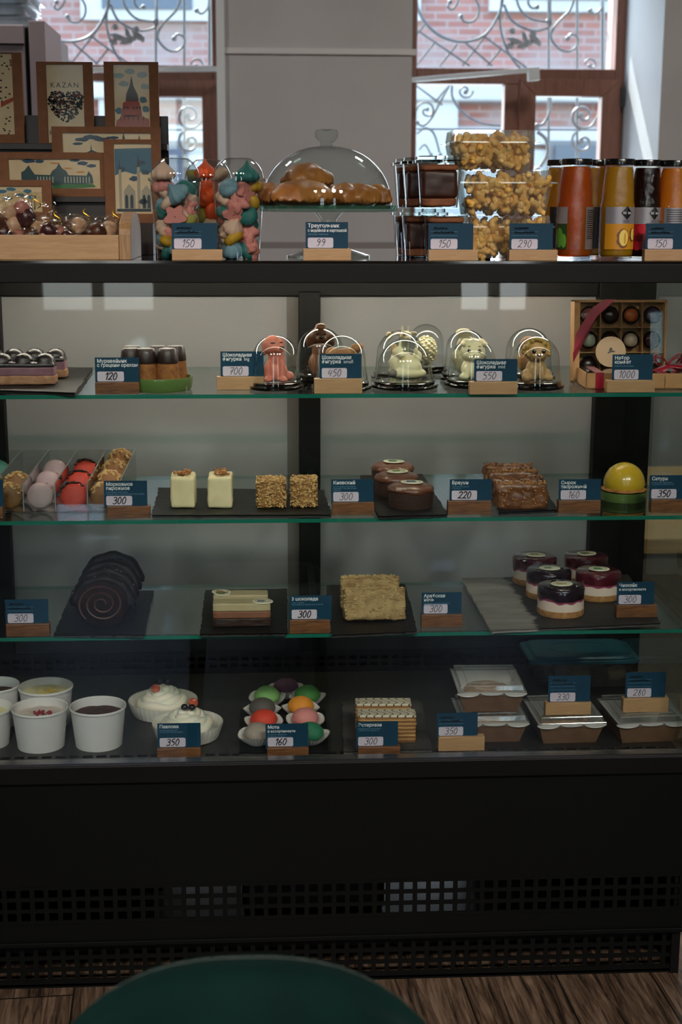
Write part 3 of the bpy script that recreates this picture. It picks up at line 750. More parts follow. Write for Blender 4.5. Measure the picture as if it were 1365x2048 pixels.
# ================================================================== PRICE TAGS
tags_ = [
 ((344, 435, 446), (344, 445, 497, 518), ZT, 'pine', None, '', '150', 0, 'reading 150 in front of the meringue cups'),
 ((612, 697, 443), (607, 703, 494, 517), ZT, 'pine', ['Треугольник', '*с индейкой и картошкой'], 'завтраки, перекусы', '99', 0, 'reading 99 in front of the glass cake stand'),
 ((858, 948, 447), (858, 957, 498, 519), ZT, 'pine', None, '', '150', 0, 'reading 150 in front of the square dessert jars'),
 ((1020, 1108, 447), (1019, 1117, 498, 519), ZT, 'pine', None, '', '290', 0, 'reading 290 in front of the boxes of corn puffs'),
 ((1293, 1378, 449), (1290, 1388, 499, 521), ZT, 'pine', None, '', '150', 0, 'reading 150 in front of the juice bottles at the right edge'),
 ((191, 279, 717), (191, 279, 765, 788), ZS1, 'oak', ['Муравейник', 'с грецким орехом'], '', '120', 1, 'reading 120 beside the green dish on the top shelf'),
 ((442, 528, 705), (434, 528, 754, 780), ZS1, 'pine', ['Шоколадная', 'фигурка| big'], '', '700', 0, 'reading 700 beside the pink figure dome'),
 ((640, 724, 710), (629, 725, 758, 787), ZS1, 'pine', ['Шоколадная', 'фигурка| small'], '', '450', 0, 'reading 450 before the brown figure dome'),
 ((949, 1036, 720), (940, 1036, 764, 789), ZS1, 'pine', ['Шоколадная', 'фигурка| mid'], '', '550', 0, 'reading 550 between the two right pairs of domes'),
 ((1225, 1307, 711), (1214, 1311, 761, 785), ZS1, 'pine', ['Набор', 'конфет'], 'шоколад и пралине', '1000', 0, 'reading 1000 in front of the ribboned gift boxes'),
 ((-78, 7, 962), (-80, 6, 1014, 1038), ZS2, 'oak', ['Макарон'], '', '120', 1, 'cut off by the left edge before the macaron tray'),
 ((209, 295, 963), (215, 300, 1013, 1036), ZS2, 'oak', ['Морковное', 'пирожное'], 'морковные бисквиты,\nтёплый крем, карамельная прослойка', '300', 1, 'reading 300 at the right end of the macaron tray'),
 ((663, 748, 960), (665, 749, 1005, 1030), ZS2, 'oak', ['Киевский'], 'шоколадные бисквиты,\nпралине с бразильским\nорехом', '300', 0, 'reading 300 left of the round chocolate cakes'),
 ((900, 985, 960), (896, 983, 1002, 1029), ZS2, 'oak', ['Брауни'], 'торт шоколадный\nс орехом', '220', 1, 'reading 220 left of the nut brownies'),
 ((1118, 1203, 960), (1117, 1202, 1001, 1027), ZS2, 'oak', ['Сырок', 'творожный'], '', '160', 0, 'reading 160 between the brownies and the yellow dome'),
 ((1299, 1384, 952), (1302, 1387, 999, 1026), ZS2, 'oak', ['Сатурн'], 'воздушное пирожное\nс тропическим муссом', '350', 1, 'reading 350 at the right edge of the middle shelf'),
 ((12, 97, 1200), (13, 99, 1248, 1273), ZS3, 'oak', None, '', '300', 0, 'reading 300 left of the dark roll slices'),
 ((580, 664, 1192), (580, 661, 1240, 1267), ZS3, 'oak', ['3 шоколада'], 'торт с тремя\nмуссами и ягодной прослойкой', '300', 1, 'reading 300 between the layered slices and the crumb slices'),
 ((844, 924, 1186), (843, 926, 1229, 1255), ZS3, 'oak', ['Арабская', 'ночь'], 'медовые коржи с нежным\nкремом и орехами', '300', 0, 'reading 300 right of the crumb covered slices'),
 ((1234, 1310, 1165), (1233, 1315, 1210, 1235), ZS3+.0057, 'oak', ['Чизкейк', '*в ассортименте'], '', '300', 0, 'reading 300 right of the cheesecakes'),
 ((316, 402, 1447), (315, 402, 1496, 1520), ZDK, 'oak', ['Павлова'], 'воздушный десерт\nна основе безе и сливок', '350', 1, 'reading 350 in front of the cream desserts'),
 ((532, 617, 1448), (535, 618, 1495, 1518), ZDK, 'oak', ['Моти', '*в ассортименте'], 'японское пирожное\nиз рисового теста', '160', 1, 'reading 160 in front of the coloured mochi'),
 ((713, 797, 1444), (717, 801, 1494, 1510), ZDK+.0057, 'oak', ['Эстерхази'], 'миндальные пирожные\nс кремом из фундука', '300', 0, 'reading 300 in front of the striped layer cakes'),
 ((874, 956, 1426), (877, 970, 1473, 1502), ZDK, 'pine', None, '', '350', 0, 'reading 350 in front of the stacked kraft boxes'),
]
for t_ in tags_: price_tag(*t_)
# ================================================================== ON THE COUNTER
Z = ZT
def picture_pack(x0, y0, x1, y1, Y, lab, win, art, lean=0.0):
    """kraft sleeve with a window showing a printed chocolate bar"""
    A, B = at_y(x0, y1, Y), at_y(x1, y0, Y); Wd, Ht = B.x-A.x, B.z-A.z
    o = thing('chocolate_pack', lab, 'chocolate pack', ((A.x+B.x)/2, Y, A.z)); o.rotation_euler = (-lean, 0, 0)
    sc_ = Wd/(x1-x0); L = lambda px: -Wd/2+(px-x0)*sc_; Zz = lambda py: (y1-py)*sc_
    wx0, wy0, wx1, wy1 = L(win[0]), Zz(win[3]), L(win[2]), Zz(win[1])
    b = MB(); b.box(-Wd/2, wx0, 0, .012, 0, Ht); b.box(wx1, Wd/2, 0, .012, 0, Ht); b.box(wx0, wx1, 0, .012, wy1, Ht); b.box(wx0, wx1, 0, .012, 0, wy0); b.box(wx0, wx1, .009, .012, wy0, wy1)
    b.build('kraft_sleeve', m_kraft, o, smooth=0)
    b = MB(); b.box(wx0, wx1, .004, .009, wy0, wy1)
    ba = b.build('chocolate_bar', mat('ivory_chocolate', '#d3bd92', .5, c2='#c9b184', nscale=30), o, smooth=0)
    art(ba, L, Zz, (wx0, wy0, wx1, wy1))
    clipw = MB().box(wx0, wx1, .0012, .0016, wy0, wy1).build('window_film', clear('window_film', '#fdfdfd', 1.3, .05, boost=.2), o, smooth=0)
    return o
def paint(parent, name, color, polys, y=.0036):
    b = MB()
    for p in polys: b.prism(p, y, y+.0004, 'XZ')
    return b.build(name, mat('ink_'+color.strip('#'), color, .7), parent, smooth=0)
def blob(cx, cz, rx, rz, seed, n=14, j=.35):
    r_ = random.Random(seed); return [(cx+rx*math.cos(2*PI*k/n)*r_.uniform(1-j, 1), cz+rz*math.sin(2*PI*k/n)*r_.uniform(1-j, 1)) for k in range(n)]
def clampp(p, w_): return [(max(w_[0], min(w_[2], x)), max(w_[1], min(w_[3], z))) for x, z in p]
def art_heart(ba, L, Zz, w_):
    cx, cz = L(131), Zz(222); R_ = (L(166)-L(96))/2; rnd = random.Random(3); P1, P2 = [], []
    for i in range(900):
        u, v = rnd.uniform(-1.15, 1.15), rnd.uniform(-1.25, 1.05)
        if (u*u+v*v-.8)**3-u*u*v*v*v < 0 and abs(u) < 1.02:
            (P2 if rnd.random() < .12 else P1).append(blob(cx+u*R_*.93, cz+v*R_*.86, R_*rnd.uniform(.05, .10), R_*rnd.uniform(.035, .075), i, 6))
    paint(ba, 'heart_print', '#17161c', P1[:420]); paint(ba, 'heart_print', '#7c1f1f', P2[:30], .0034)
    t_ = text('KAZAN', .0128, m_ink, ba, (L(103), .0034, Zz(183)), spacing=1.3)
    text('KAZAN', .0128, m_ink, ba, (L(98), .0034, Zz(271)), spacing=1.3)
def art_tower(ba, L, Zz, w_):
    paint(ba, 'sky_wash', '#8f9a8e', [clampp(blob(L(x), Zz(y), .011, .006, x), w_) for x, y in ((240, 160), (262, 152), (285, 158), (250, 175), (290, 180))])
    paint(ba, 'sky_wash', '#3c6673', [clampp(blob(L(x), Zz(y), .008, .007, x), w_) for x, y in ((286, 205), (290, 222), (238, 225))], .0035)
    q = lambda pts: [(L(x), Zz(y)) for x, y in pts]
    paint(ba, 'tower_print', '#99402b', [q([(231, 256), (234, 243), (251, 233), (270, 233), (296, 240), (297, 256)]), q([(242, 236), (247, 210), (262, 204), (278, 208), (284, 236)])], .0033)
    paint(ba, 'tower_print', '#35201a', [q([(252, 207), (253, 196), (256, 188), (260, 180), (264, 160), (268, 180), (272, 188), (276, 196), (277, 207)])]+[q([(x, 222), (x, 217), (x+3, 217), (x+3, 222)]) for x in (248, 254, 266, 272, 278)]+[q([(x, 243), (x+1, 235), (x+2.4, 235), (x+2.4, 243)]) for x in (240, 247, 256, 265, 274, 284)], .003)
def art_clouds(ba, L, Zz, w_):
    paint(ba, 'cloud_print', '#1d3c52', [clampp(blob(L(x), Zz(y), .016*k, .0042*k, x), w_) for x, y, k in ((165, 280, 1), (185, 275, 1.1), (205, 280, 1), (155, 288, .7), (225, 276, .8))])
    q = lambda pts: [(L(x), Zz(y)) for x, y in pts]
    paint(ba, 'spire_print', '#2a3438', [q([(180, 305), (182, 288), (184, 305)]), q([(244, 279), (247, 266), (250, 279)]), q([(276, 280), (278, 270), (280, 280)]), q([(170, 306), (183, 300), (198, 306)])], .0034)
def art_palace(ba, L, Zz, w_):
    q = lambda pts: [(L(x), Zz(y)) for x, y in pts]
    paint(ba, 'cloud_print', '#27455c', [clampp(blob(L(x), Zz(y), .010*k, .0035*k, x), w_) for x, y, k in ((58, 324, 1.3), (80, 325, 1), (165, 328, 1.2), (182, 333, 1), (150, 322, 1))])
    paint(ba, 'cloud_print', '#c08a4a', [clampp(blob(L(x), Zz(y), .010, .002, x), w_) for x, y in ((110, 328), (135, 338), (160, 345))], .0037)
    paint(ba, 'palace_print', '#2d4a4c', [q([(43, 358), (43, 346), (50, 342), (58, 332), (64, 342), (70, 350), (100, 351), (104, 343), (112, 338), (118, 328), (124, 338), (132, 343), (136, 351), (172, 352), (176, 343), (183, 352), (185, 367), (102, 372), (43, 360)])], .0034)
    paint(ba, 'palace_print', '#a9ae9a', [q([(x, 366), (x, 354), (x+2, 354), (x+2, 366)]) for x in range(74, 180, 6) if abs(x-118) > 8], .0031)
    paint(ba, 'lawn_print', '#2f7038', [clampp(q([(104, 372), (130, 368), (184, 368), (190, 374), (140, 377), (104, 377)]), w_)], .0032)
def art_mosque(ba, L, Zz, w_):
    q = lambda pts: [(L(x), Zz(y)) for x, y in pts]
    paint(ba, 'sky_wash', '#1f5c70', [clampp(q([(232, 306), (303, 304), (303, 352), (290, 346), (270, 354), (250, 348), (232, 356)]), w_)])
    paint(ba, 'cloud_print', '#173c52', [clampp(blob(L(x), Zz(y), .009, .005, x), w_) for x, y in ((245, 345), (268, 362), (290, 350), (283, 332))], .0034)
    paint(ba, 'minaret_print', '#27343f', [q([(239, 345), (241, 322), (243, 345)]), q([(274, 340), (277, 312), (280, 340)])], .0031)
    paint(ba, 'minaret_print', '#9a917c', [q([(239, 420), (239, 345), (244, 345), (244, 420)]), q([(274, 420), (274, 340), (280, 340), (280, 420)]), q([(248, 420), (248, 385), (258, 372), (270, 385), (270, 420)]), q([(282, 420), (282, 385), (292, 374), (301, 385), (301, 420)])], .0031)
    paint(ba, 'mosque_print', '#1c2c38', [q([(x, 418), (x, 396), (x+3, 391), (x+6, 396), (x+6, 418)]) for x in (250, 260, 284, 293)]+[clampp(blob(L(285), Zz(405), .010, .006, 4), w_), q([(234, 424), (234, 419), (300, 419), (300, 424)])], .0028)
def art_left(ba, L, Zz, w_):
    rnd = random.Random(9)
    paint(ba, 'cafe_print', '#2b1a15', [clampp(blob(L(rnd.uniform(0, 24)), Zz(rnd.uniform(128, 280)), .003, .0022, i, 8, .6), w_) for i in range(26)])
    paint(ba, 'cafe_print', '#a04624', [clampp([(L(0), Zz(212)), (L(24), Zz(202)), (L(24), Zz(209)), (L(0), Zz(221))], w_)], .0034)
def art_sky(ba, L, Zz, w_):
    paint(ba, 'sky_wash', '#3d6f86', [clampp(blob(L(x), Zz(y), .009, .004, x), w_) for x, y in ((5, 385), (22, 380), (40, 392), (55, 384), (15, 398), (62, 396))])
    paint(ba, 'tower_print', '#2b3c44', [[(L(x), Zz(420)), (L(x+1.5), Zz(396)), (L(x+3), Zz(420))] for x in (54, 60, 66)], .0034)
picture_pack(-60, 105, 42, 287, .415, 'tall kraft chocolate pack with cafe drawings cut off by the left edge', (-40, 124, 24, 270), art_left)
picture_pack(78, 124, 184, 287, .415, 'kraft chocolate pack with a heart made of small drawings and the word KAZAN', (96, 141, 166, 285), art_heart)
picture_pack(212, 124, 316, 287, .415, 'kraft chocolate pack printed with a red brick stepped tower', (230, 140, 298, 260), art_tower)
picture_pack(105, 254, 320, 320, .34, 'wide kraft chocolate pack with dark clouds and small spires', (126, 267, 301, 314), art_clouds)
picture_pack(-2, 305, 212, 393, .30, 'wide kraft chocolate pack printed with a long green palace', (19, 320, 199, 377), art_palace)
picture_pack(212, 279, 320, 446, .285, 'tall kraft chocolate pack printed with blue minarets', (231, 296, 303, 428), art_mosque)
picture_pack(-70, 360, 102, 444, .24, 'kraft chocolate pack with blue sky print behind the wrapped sweets', (-50, 374, 83, 424), art_sky)
# stepped rack carrying the packs
m_rack = mat('dark_brown_rack', '#1d1310', .45, c2='#241814', nscale=8)
xr0_, xr1_ = at_y(-120, 300, .4).x, at_y(338, 300, .44).x
o = thing('stepped_rack', 'dark brown stepped rack holding the chocolate packs', 'display rack', ((xr0_+xr1_)/2, .36, Z)); off = Vector(o.location)
def rk(x0, x1, y0, y1, z0, z1, n): b = MB().box(x0, x1, y0, y1, z0, z1); b.v = [tuple(Vector(p)-off) for p in b.v]; b.build(n, m_rack, o, smooth=0, bevel=.001)
rk(xr0_, xr1_, .432, .445, Z, zpx(232, .44, 200), 'back_board')
zs_a = zpx(287, .415, 130)
rk(xr0_, xr1_, .395, .431, zs_a-.012, zs_a-.0005, 'step'); rk(xr0_, xr1_-.02, .405, .412, Z, zs_a-.012, 'step_board')
zs_b = zpx(320, .34, 200)
rk(at_y(100, 300, .34).x, xr1_-.02, .328, .404, zs_b-.01, zs_b-.0005, 'step'); rk(at_y(100, 300, .34).x, xr1_-.02, .36, .367, Z, zs_b-.01, 'step_board')
zs_c = zpx(393, .30, 100)
rk(xr0_, at_y(213, 300, .30).x-.003, .288, .327, zs_c-.01, zs_c-.0005, 'step'); rk(xr0_, at_y(213, 300, .30).x-.003, .30, .307, Z, zs_c-.01, 'step_board')
zs_d = zpx(446, .285, 260)
rk(at_y(213, 300, .285).x-.002, xr1_-.02, .268, .327, Z, zs_d-.0005, 'step')
zs_e = zpx(444, .24, 0)
rk(xr0_, at_y(104, 300, .24).x, .232, .262, Z, zs_e-.0005, 'step')
# pine tray of wrapped sweets
A = at_y(-80, 500, .02); B = at_y(238, 500, .02)
zt_ = at_y(120, 470, A.y).z
o = thing('pine_tray', 'pine tray of wrapped sweets with a rounded end board at the left of the counter', 'tray', ((A.x+B.x)/2, A.y+.1, Z)); off = Vector(o.location)
def tk(b, n, m=m_pine, **k): b.v = [tuple(Vector(p)-off) for p in b.v]; return b.build(n, m, o, **k)
yb_ = A.y
tk(MB().box(A.x, B.x, yb_, yb_+.012, Z, zt_), 'front_board', smooth=0, bevel=.001)
xe0, xe1 = B.x+.0005, at_y(262, 480, yb_).x; ze = at_y(250, 424, yb_).z-Z
poly = [(yb_-.001, 0), (yb_+.19, 0)]+[(yb_+.095+.095*math.cos(a), ze-.035+.035*math.sin(a)) for a in [PI*k/12 for k in range(13)]]
tk(MB().prism([(y, Z+zz) for y, zz in poly], xe0, xe1, 'YZ'), 'end_board', wood('pine_end_board', '#8f6640', '#a98255', .8, .5, 'Z'), smooth=0, bevel=.001)
tk(MB().box(A.x, B.x, yb_+.012, yb_+.19, Z, Z+.006), 'tray_floor', smooth=0)
m_cello = clear('crinkled_cellophane', '#fffdf8', 1.5, .14, boost=1.3, bump=1.0, bscale=70)
m_gold = mat('gold_twist_tie', '#c7962f', .3, metal=1)
sweet = [mat('milk_sweet', '#5a3220', .35, c2='#3a1e14', nscale=60), mat('pale_sweet', '#c8a98f', .5, c2='#a88468', nscale=50), mat('rose_sweet', '#a26a62', .45), mat('plum_sweet', '#3b1a22', .3)]
rnd = random.Random(5)
spots = [(8, 455, 3, 1.0), (30, 440, 1, 1.0), (52, 425, 3, 1.25), (22, 415, 1, 1.1), (45, 405, 2, 1.0), (75, 448, 1, 1.0), (98, 452, 3, 1.0), (118, 455, 2, .9), (140, 446, 0, 1.05), (158, 442, 1, 1.0), (176, 455, 3, .9), (195, 452, 0, 1.1), (218, 450, 1, 1.1), (64, 462, 0, 1.0), (40, 464, 2, .9), (-8, 440, 0, 1.1), (90, 466, 1, .8), (132, 464, 3, .8)]
sname = ['milk brown', 'pale beige', 'dusty rose', 'dark plum']
for i, (x, y, k, s_) in enumerate(spots):
    p = at_y(x, y+10, yb_+.045+.03*rnd.random()); r_ = .0135*s_; p.z = max(p.z, Z+.008+r_)
    o = MB().ball((0, 0, 0), r_, 5, amp=.2, fr=1.6, seed=i).build('sweet', sweet[k], smooth=180, loc=p)
    tag(o, f'{sname[k]} sweet wrapped in cellophane in the pine tray', 'sweet', f'{sname[k]} sweets in the pine tray')
for i, (x, y, w_, h_) in enumerate(((38, 430, .060, .038), (150, 448, .040, .02), (212, 449, .034, .018), (92, 452, .04, .02))):
    p = at_y(x, y+6, yb_+.06); p.z = max(p.z, Z+.012+h_)
    b = MB(); b.ball((0, 0, 0), (w_, .03, h_), 14, amp=.42, fr=3.2, seed=i+3)
    o = b.build('cellophane_wrap', m_cello, smooth=0, loc=p)
    MB().tube([(w_*.55+.006*math.sin(k), -.02, h_*.4+.0035*k) for k in range(7)], .0011, 5).build('gold_tie', m_gold, o)
    tag(o, ['large crumpled cellophane bag at the left end of the pine tray', 'small crumpled cellophane wrap with gold tie in the middle of the pine tray', 'crumpled cellophane wrap beside the end board of the pine tray', 'crumpled cellophane wrap just right of the large bag in the pine tray'][i], 'cellophane wrap')
# ---------------- meringue cups
MCOL = {'pink': '#c98076', 'cream': '#cfae97', 'teal': '#1f6660', 'blue': '#6d8f9b', 'yellow': '#b98f1c', 'orange': '#d8501a', 'olive': '#8f8a34'}
mer_src = {}
m_cupc = clear('clear_cup_plastic', '#f7faf9', 1.5, .02, boost=2.0)
def meringue(color, shape):
    k = (color, shape)
    if k in mer_src: return mer_src[k]
    m = mat(color+'_meringue', MCOL[color], .65, sss=.15, ssr=.003)
    b = MB()
    if shape == 'kiss': b.lathe([(.001, -.011), (.0155, -.011), (.0195, -.005), (.0185, .002), (.012, .009), (.005, .015), (.0012, .022), (.0002, .023)], 36, flute=.07, nf=9)
    elif shape == 'swirl': b.lathe([(.001, -.009), (.014, -.009), (.018, -.002), (.0165, .004), (.009, .008), (.0005, .0095)], 36, flute=.03, nf=12)
    else: b.lathe([(.001, -.008), (.016, -.008), (.017, 0), (.015, .007), (.006, .008), (.0005, .006)], 40, flute=.22, nf=5)
    o = b.build('meringue', m, smooth=70); mer_src[k] = [o, True]; return mer_src[k]
def put_meringue(color, shape, loc, rot, where, s_=1):
    rec = meringue(color, shape); o = rec[0]
    if rec[1]: rec[1] = False
    else: o = o.copy(); COL.objects.link(o)
    o.location = loc; o.rotation_euler = rot; o.scale = (s_,)*3
    sh = {'kiss': 'drop-shaped', 'swirl': 'round', 'star': 'star-shaped'}[shape]
    tag(o, f'{color} {sh} meringue in the {where} clear cup', 'meringue', f'{color} {sh} meringues in the {where} cup')
def cup(px, pyb, w_px, ytop, yrim, ydome, where, items, seed, backfill=12):
    P = at_y(px, 450, .075 if pyb > 510 else .165); P.z = Z
    s = ppm(P); R_ = w_px/2/s; Hc = at_y(px, yrim, P.y-R_*.5).z-Z; pyb = yrim+Hc*s; Hd = (yrim-ydome)/s
    o = thing('plastic_cup', f'clear domed cup of meringues, {where} of the three', 'cup', P)
    MB().lathe([(R_*.70, .001), (R_*.76, .001), (R_*.98, Hc-.004), (R_*1.04, Hc-.002), (R_*1.04, Hc)], 40, cap0=True).build('cup_wall', m_cupc, o)
    pr = [(R_*1.05, Hc-.003), (R_*1.05, Hc+.002), (R_*.97, Hc+.002)]+[(R_*.95*math.cos(a), Hc+.002+Hd*.97*math.sin(a)) for a in [PI/2*k/12 for k in range(0, 9)]]
    pr.append((.0005, pr[-1][1]+.0006))
    MB().lathe(pr, 40).build('dome_lid', m_cupc, o)
    rnd = random.Random(seed)
    for c, sh, x, y, rt in items:
        dx = (x-px)/s; zz = (pyb-y)/s
        rr = R_*(.74+.22*min(1, zz/Hc))-.018
        dx = max(-rr, min(rr, dx))
        yy = -math.sqrt(max(0, rr*rr-dx*dx))*.95
        put_meringue(c, sh, (P.x+dx*.93, P.y+yy, P.z+max(.013, zz)), (rt if sh != 'kiss' else rt*.4, rnd.uniform(-.9, .9) if y > 350 else 0, rnd.uniform(0, 6)), where, rnd.uniform(.86, 1.0))
    cl = ['pink', 'cream', 'blue', 'cream', 'pink', 'teal']
    for i in range(backfill):
        a = rnd.uniform(0, PI) if i % 2 else rnd.uniform(-PI, PI); q = R_*.42
        put_meringue(cl[i % 6], ['kiss', 'star', 'swirl'][i % 3], (P.x+q*math.cos(a), P.y+abs(q*math.sin(a))*.8+.004, P.z+.014+(Hc-.025)*i/backfill), (rnd.uniform(0, 3), rnd.uniform(0, 3), 0), where)
cup(353, 517, 103, 0, 358, 313, 'left', [('cream', 'kiss', 328, 346, 0), ('cream', 'swirl', 318, 383, .7), ('pink', 'kiss', 307, 372, .5), ('blue', 'kiss', 357, 386, .6), ('cream', 'swirl', 338, 403, .8), ('teal', 'kiss', 320, 418, 2.2), ('pink', 'star', 380, 412, 1.2), ('pink', 'star', 352, 430, 1.5), ('teal', 'kiss', 380, 447, 1.2), ('cream', 'kiss', 328, 450, 1.3), ('yellow', 'swirl', 338, 478, .3), ('pink', 'swirl', 316, 462, .8), ('teal', 'swirl', 328, 500, .7), ('blue', 'kiss', 360, 500, 1), ('pink', 'star', 385, 496, 1.4), ('olive', 'kiss', 397, 440, 1.4), ('yellow', 'swirl', 390, 470, 1)], 1)
cup(478, 517, 105, 0, 358, 313, 'right', [('teal', 'kiss', 497, 350, 0), ('blue', 'swirl', 458, 374, .3), ('pink', 'star', 492, 380, 1.5), ('yellow', 'kiss', 518, 372, .8), ('cream', 'kiss', 446, 396, .5), ('pink', 'star', 478, 402, 1.5), ('yellow', 'swirl', 517, 402, .9), ('teal', 'swirl', 497, 428, 1.3), ('teal', 'kiss', 447, 425, 1.2), ('pink', 'star', 466, 424, 1.1), ('cream', 'kiss', 467, 450, .3), ('pink', 'star', 502, 460, 1.2), ('yellow', 'swirl', 466, 472, .4), ('blue', 'kiss', 463, 493, .9), ('pink', 'star', 496, 493, 1.5), ('teal', 'swirl', 515, 500, 1), ('cream', 'swirl', 442, 500, .5)], 2)
cup(418, 505, 98, 0, 362, 316, 'rear middle', [('orange', 'kiss', 413, 345, 0), ('orange', 'swirl', 418, 375, 1.1), ('teal', 'kiss', 388, 372, .8), ('olive', 'swirl', 378, 350, .3), ('orange', 'kiss', 420, 395, 1), ('orange', 'swirl', 426, 420, 1.3), ('olive', 'swirl', 402, 425, 1.2), ('cream', 'kiss', 420, 448, .6), ('pink', 'star', 404, 470, 1.3), ('cream', 'swirl', 428, 480, .8), ('cream', 'swirl', 440, 350, .6)], 3, 8)
# ---------------- glass cake stand, dome and triangular pasties
P = at_y(657, 424, .165); P.z = Z; s = ppm(P)
Rp = 138/s; zpl = at_y(657, 424, P.y).z-Z
P.x = at_y(657, 424, P.y).x
o = thing('cake_stand', 'clear glass footed cake stand with scalloped rim', 'cake stand', P)
MB().lathe([(.0005, .024), (.013, .027), (.022, .021), (.038, .014), (.062, .007), (.070, .004), (.070, 0), (.066, 0), (.036, .009), (.0005, .012)], 48).build('foot', m_glass, o)
MB().lathe([(.014, .025), (.0135, .030), (.0170, .036), (.0140, .043), (.014, zpl-.012), (.024, zpl-.001)], 32).build('stem', m_glass, o)
MB().lathe([(.0005, zpl), (Rp*.92, zpl), (Rp*.97, zpl+.001), (Rp, zpl+.010), (Rp*.985, zpl+.011), (Rp*.95, zpl+.0055), (.0005, zpl+.005)], 96, flute=.012, nf=24).build('plate', clear('green_plate_glass', '#cfe6dc', 1.5, .01, boost=1.2), o)
zb_ = P.z+zpl+.0056
Rd = 138/s*.93; Hd = at_y(640, 292, P.y).z-zb_
o = thing('cake_dome', 'clear glass dome with round knob covering the pasties', 'cake dome', (P.x-.003, P.y, zb_))
MB().lathe([(Rd*1.0, 0), (Rd, .006)]+[(Rd*math.cos(a)**.86, .006+(Hd-.006)*math.sin(a)) for a in [PI/2*k/20 for k in range(1, 20)]]+[(.012, Hd+.0005)], 64).build('dome_shell', m_glass, o)
kn = [(.010, Hd), (.011, Hd+.006), (.0145, Hd+.008), (.019, Hd+.014), (.020, Hd+.020), (.018, Hd+.026), (.012, Hd+.027), (.0005, Hd+.024)]
MB().lathe(kn, 10).build('knob', clear('thick_knob_glass', '#f2f7f5', 1.5, .02, boost=.8), o, smooth=20)
m_pastry = mat('golden_pastry', '#8a5220', .5, c2='#a86e32', nscale=22, bump=.3, bscale=90, coat=.25)
def pasty(px, py, w_, rz, lab, dy=0, h=.030, gi=0):
    q = at_y(px, py, P.y+dy)
    q.z = max(q.z, zb_+.001)
    b = MB()
    def fn(v, u):
        t_ = max(0, abs(u.z)); a = math.atan2(u.y, u.x); k = 1+.16*math.cos(3*a)
        rim = (1-t_)**3
        v.x *= k; v.y *= k
        if u.z < 0: v.z *= .35
        v.z += .004*rim*math.cos(26*a)
        return v
    b.ball((0, 0, h*.35), (w_/2, w_/2*.8, h), 14, amp=.10, fr=2.2, seed=gi, fn=fn)
    o = b.build('pasty', m_pastry, smooth=180, loc=q, rot=(0, 0, rz)); return tag(o, lab, 'pasty', 'pasties on the glass cake stand')
pasty(612, 376, .084, .3, 'large golden pasty lying on top of the others under the glass dome', -.01, .030, 1)
pasty(598, 412, .108, 0, 'golden pasty at the front centre under the glass dome', -.055, .031, 2)
pasty(540, 412, .070, 1.0, 'golden pasty at the left end of the glass cake stand', -.03, .028, 3)
pasty(690, 412, .066, .8, 'golden pasty directly right of the front centre pasty', -.05, .028, 4)
pasty(722, 412, .062, .2, 'golden pasty second from the right end under the dome', -.045, .027, 5)
pasty(755, 412, .055, 1.6, 'golden pasty at the right end under the dome', -.02, .027, 6)
pasty(640, 412, .08, 2.0, 'golden pasty hidden behind the front centre pasty', .035, .03, 7)
# ---------------- square dessert jars
m_rimc = clear('thick_clear_plastic', '#f4f7f6', 1.5, .02, boost=1.5)
m_lay = [mat('dark_cocoa_cream', '#3a1c12', .4, c2='#4a2416', nscale=30), mat('caramel_sponge', '#9c5a34', .7, c2='#7e4426', nscale=60, bump=.4)]
def frustum(b, w0, w1, z0, z1, r=.006, mi=0, inner=None):
    def ring(w_, z):
        h = w_/2-r; out = []
        for cx_, cy_, a0 in ((h, -h, -90), (h, h, 0), (-h, h, 90), (-h, -h, 180)):
            out += [(cx_+r*math.cos(math.radians(a0+k*30)), cy_+r*math.sin(math.radians(a0+k*30)), z) for k in range(4)]
        return out
    v = ring(w0, z0)+ring(w1, z1); n = 16
    b.add(v, [tuple(range(n))[::-1], tuple(range(n, 2*n))]+[(i, (i+1) % n, n+(i+1) % n, n+i) for i in range(n)], mi); return b
jar_h = .081
def jar(px, py, lvl, lab, w_=.070, dy=0, sd=0):
    q = at_y(px, 450, .040+w_/2+dy); q.z = Z+lvl*(jar_h+.0012)
    o = thing('dessert_jar', lab, 'dessert jar', q, 0, 'square jars of brown layered dessert')
    frustum(MB(), w_*.84, w_, 0, jar_h-.010).build('jar_wall', m_rimc, o)
    frustum(frustum(MB(), w_*1.12, w_*1.12, jar_h-.011, jar_h-.006, .008), w_*1.0, w_*.98, jar_h-.006, jar_h, .008).build('lid', m_rimc, o)
    b = MB(); w2 = w_-.006
    b.rbox((w2*.86, w2*.86, .014), (0, 0, .009), 8, .004, .0015, 80, sd, 1)
    b.rbox((w2*.90, w2*.90, .044), (0, 0, .037), 8, .004, .0015, 80, sd+1, 0)
    b.rbox((w2*.95, w2*.95, .010), (0, 0, .063), 8, .004, .0015, 80, sd+2, 1)
    b.build('layered_dessert', m_lay, o, smooth=180)
    return o
jar(889, 518, 0, 'bottom dessert jar behind the 150 card'); jar(875, 518, 1, 'front upper dessert jar, nearest the corn puffs', sd=4)
jar(846, 511, 0, 'lower dessert jar in the middle column', dy=.075, sd=8); jar(846, 511, 1, 'upper dessert jar in the middle column', dy=.075, sd=12)
jar(829, 508, 0, 'lower dessert jar in the leftmost column', dy=.150, sd=16); jar(829, 508, 1, 'upper dessert jar in the leftmost column', dy=.150, sd=20)
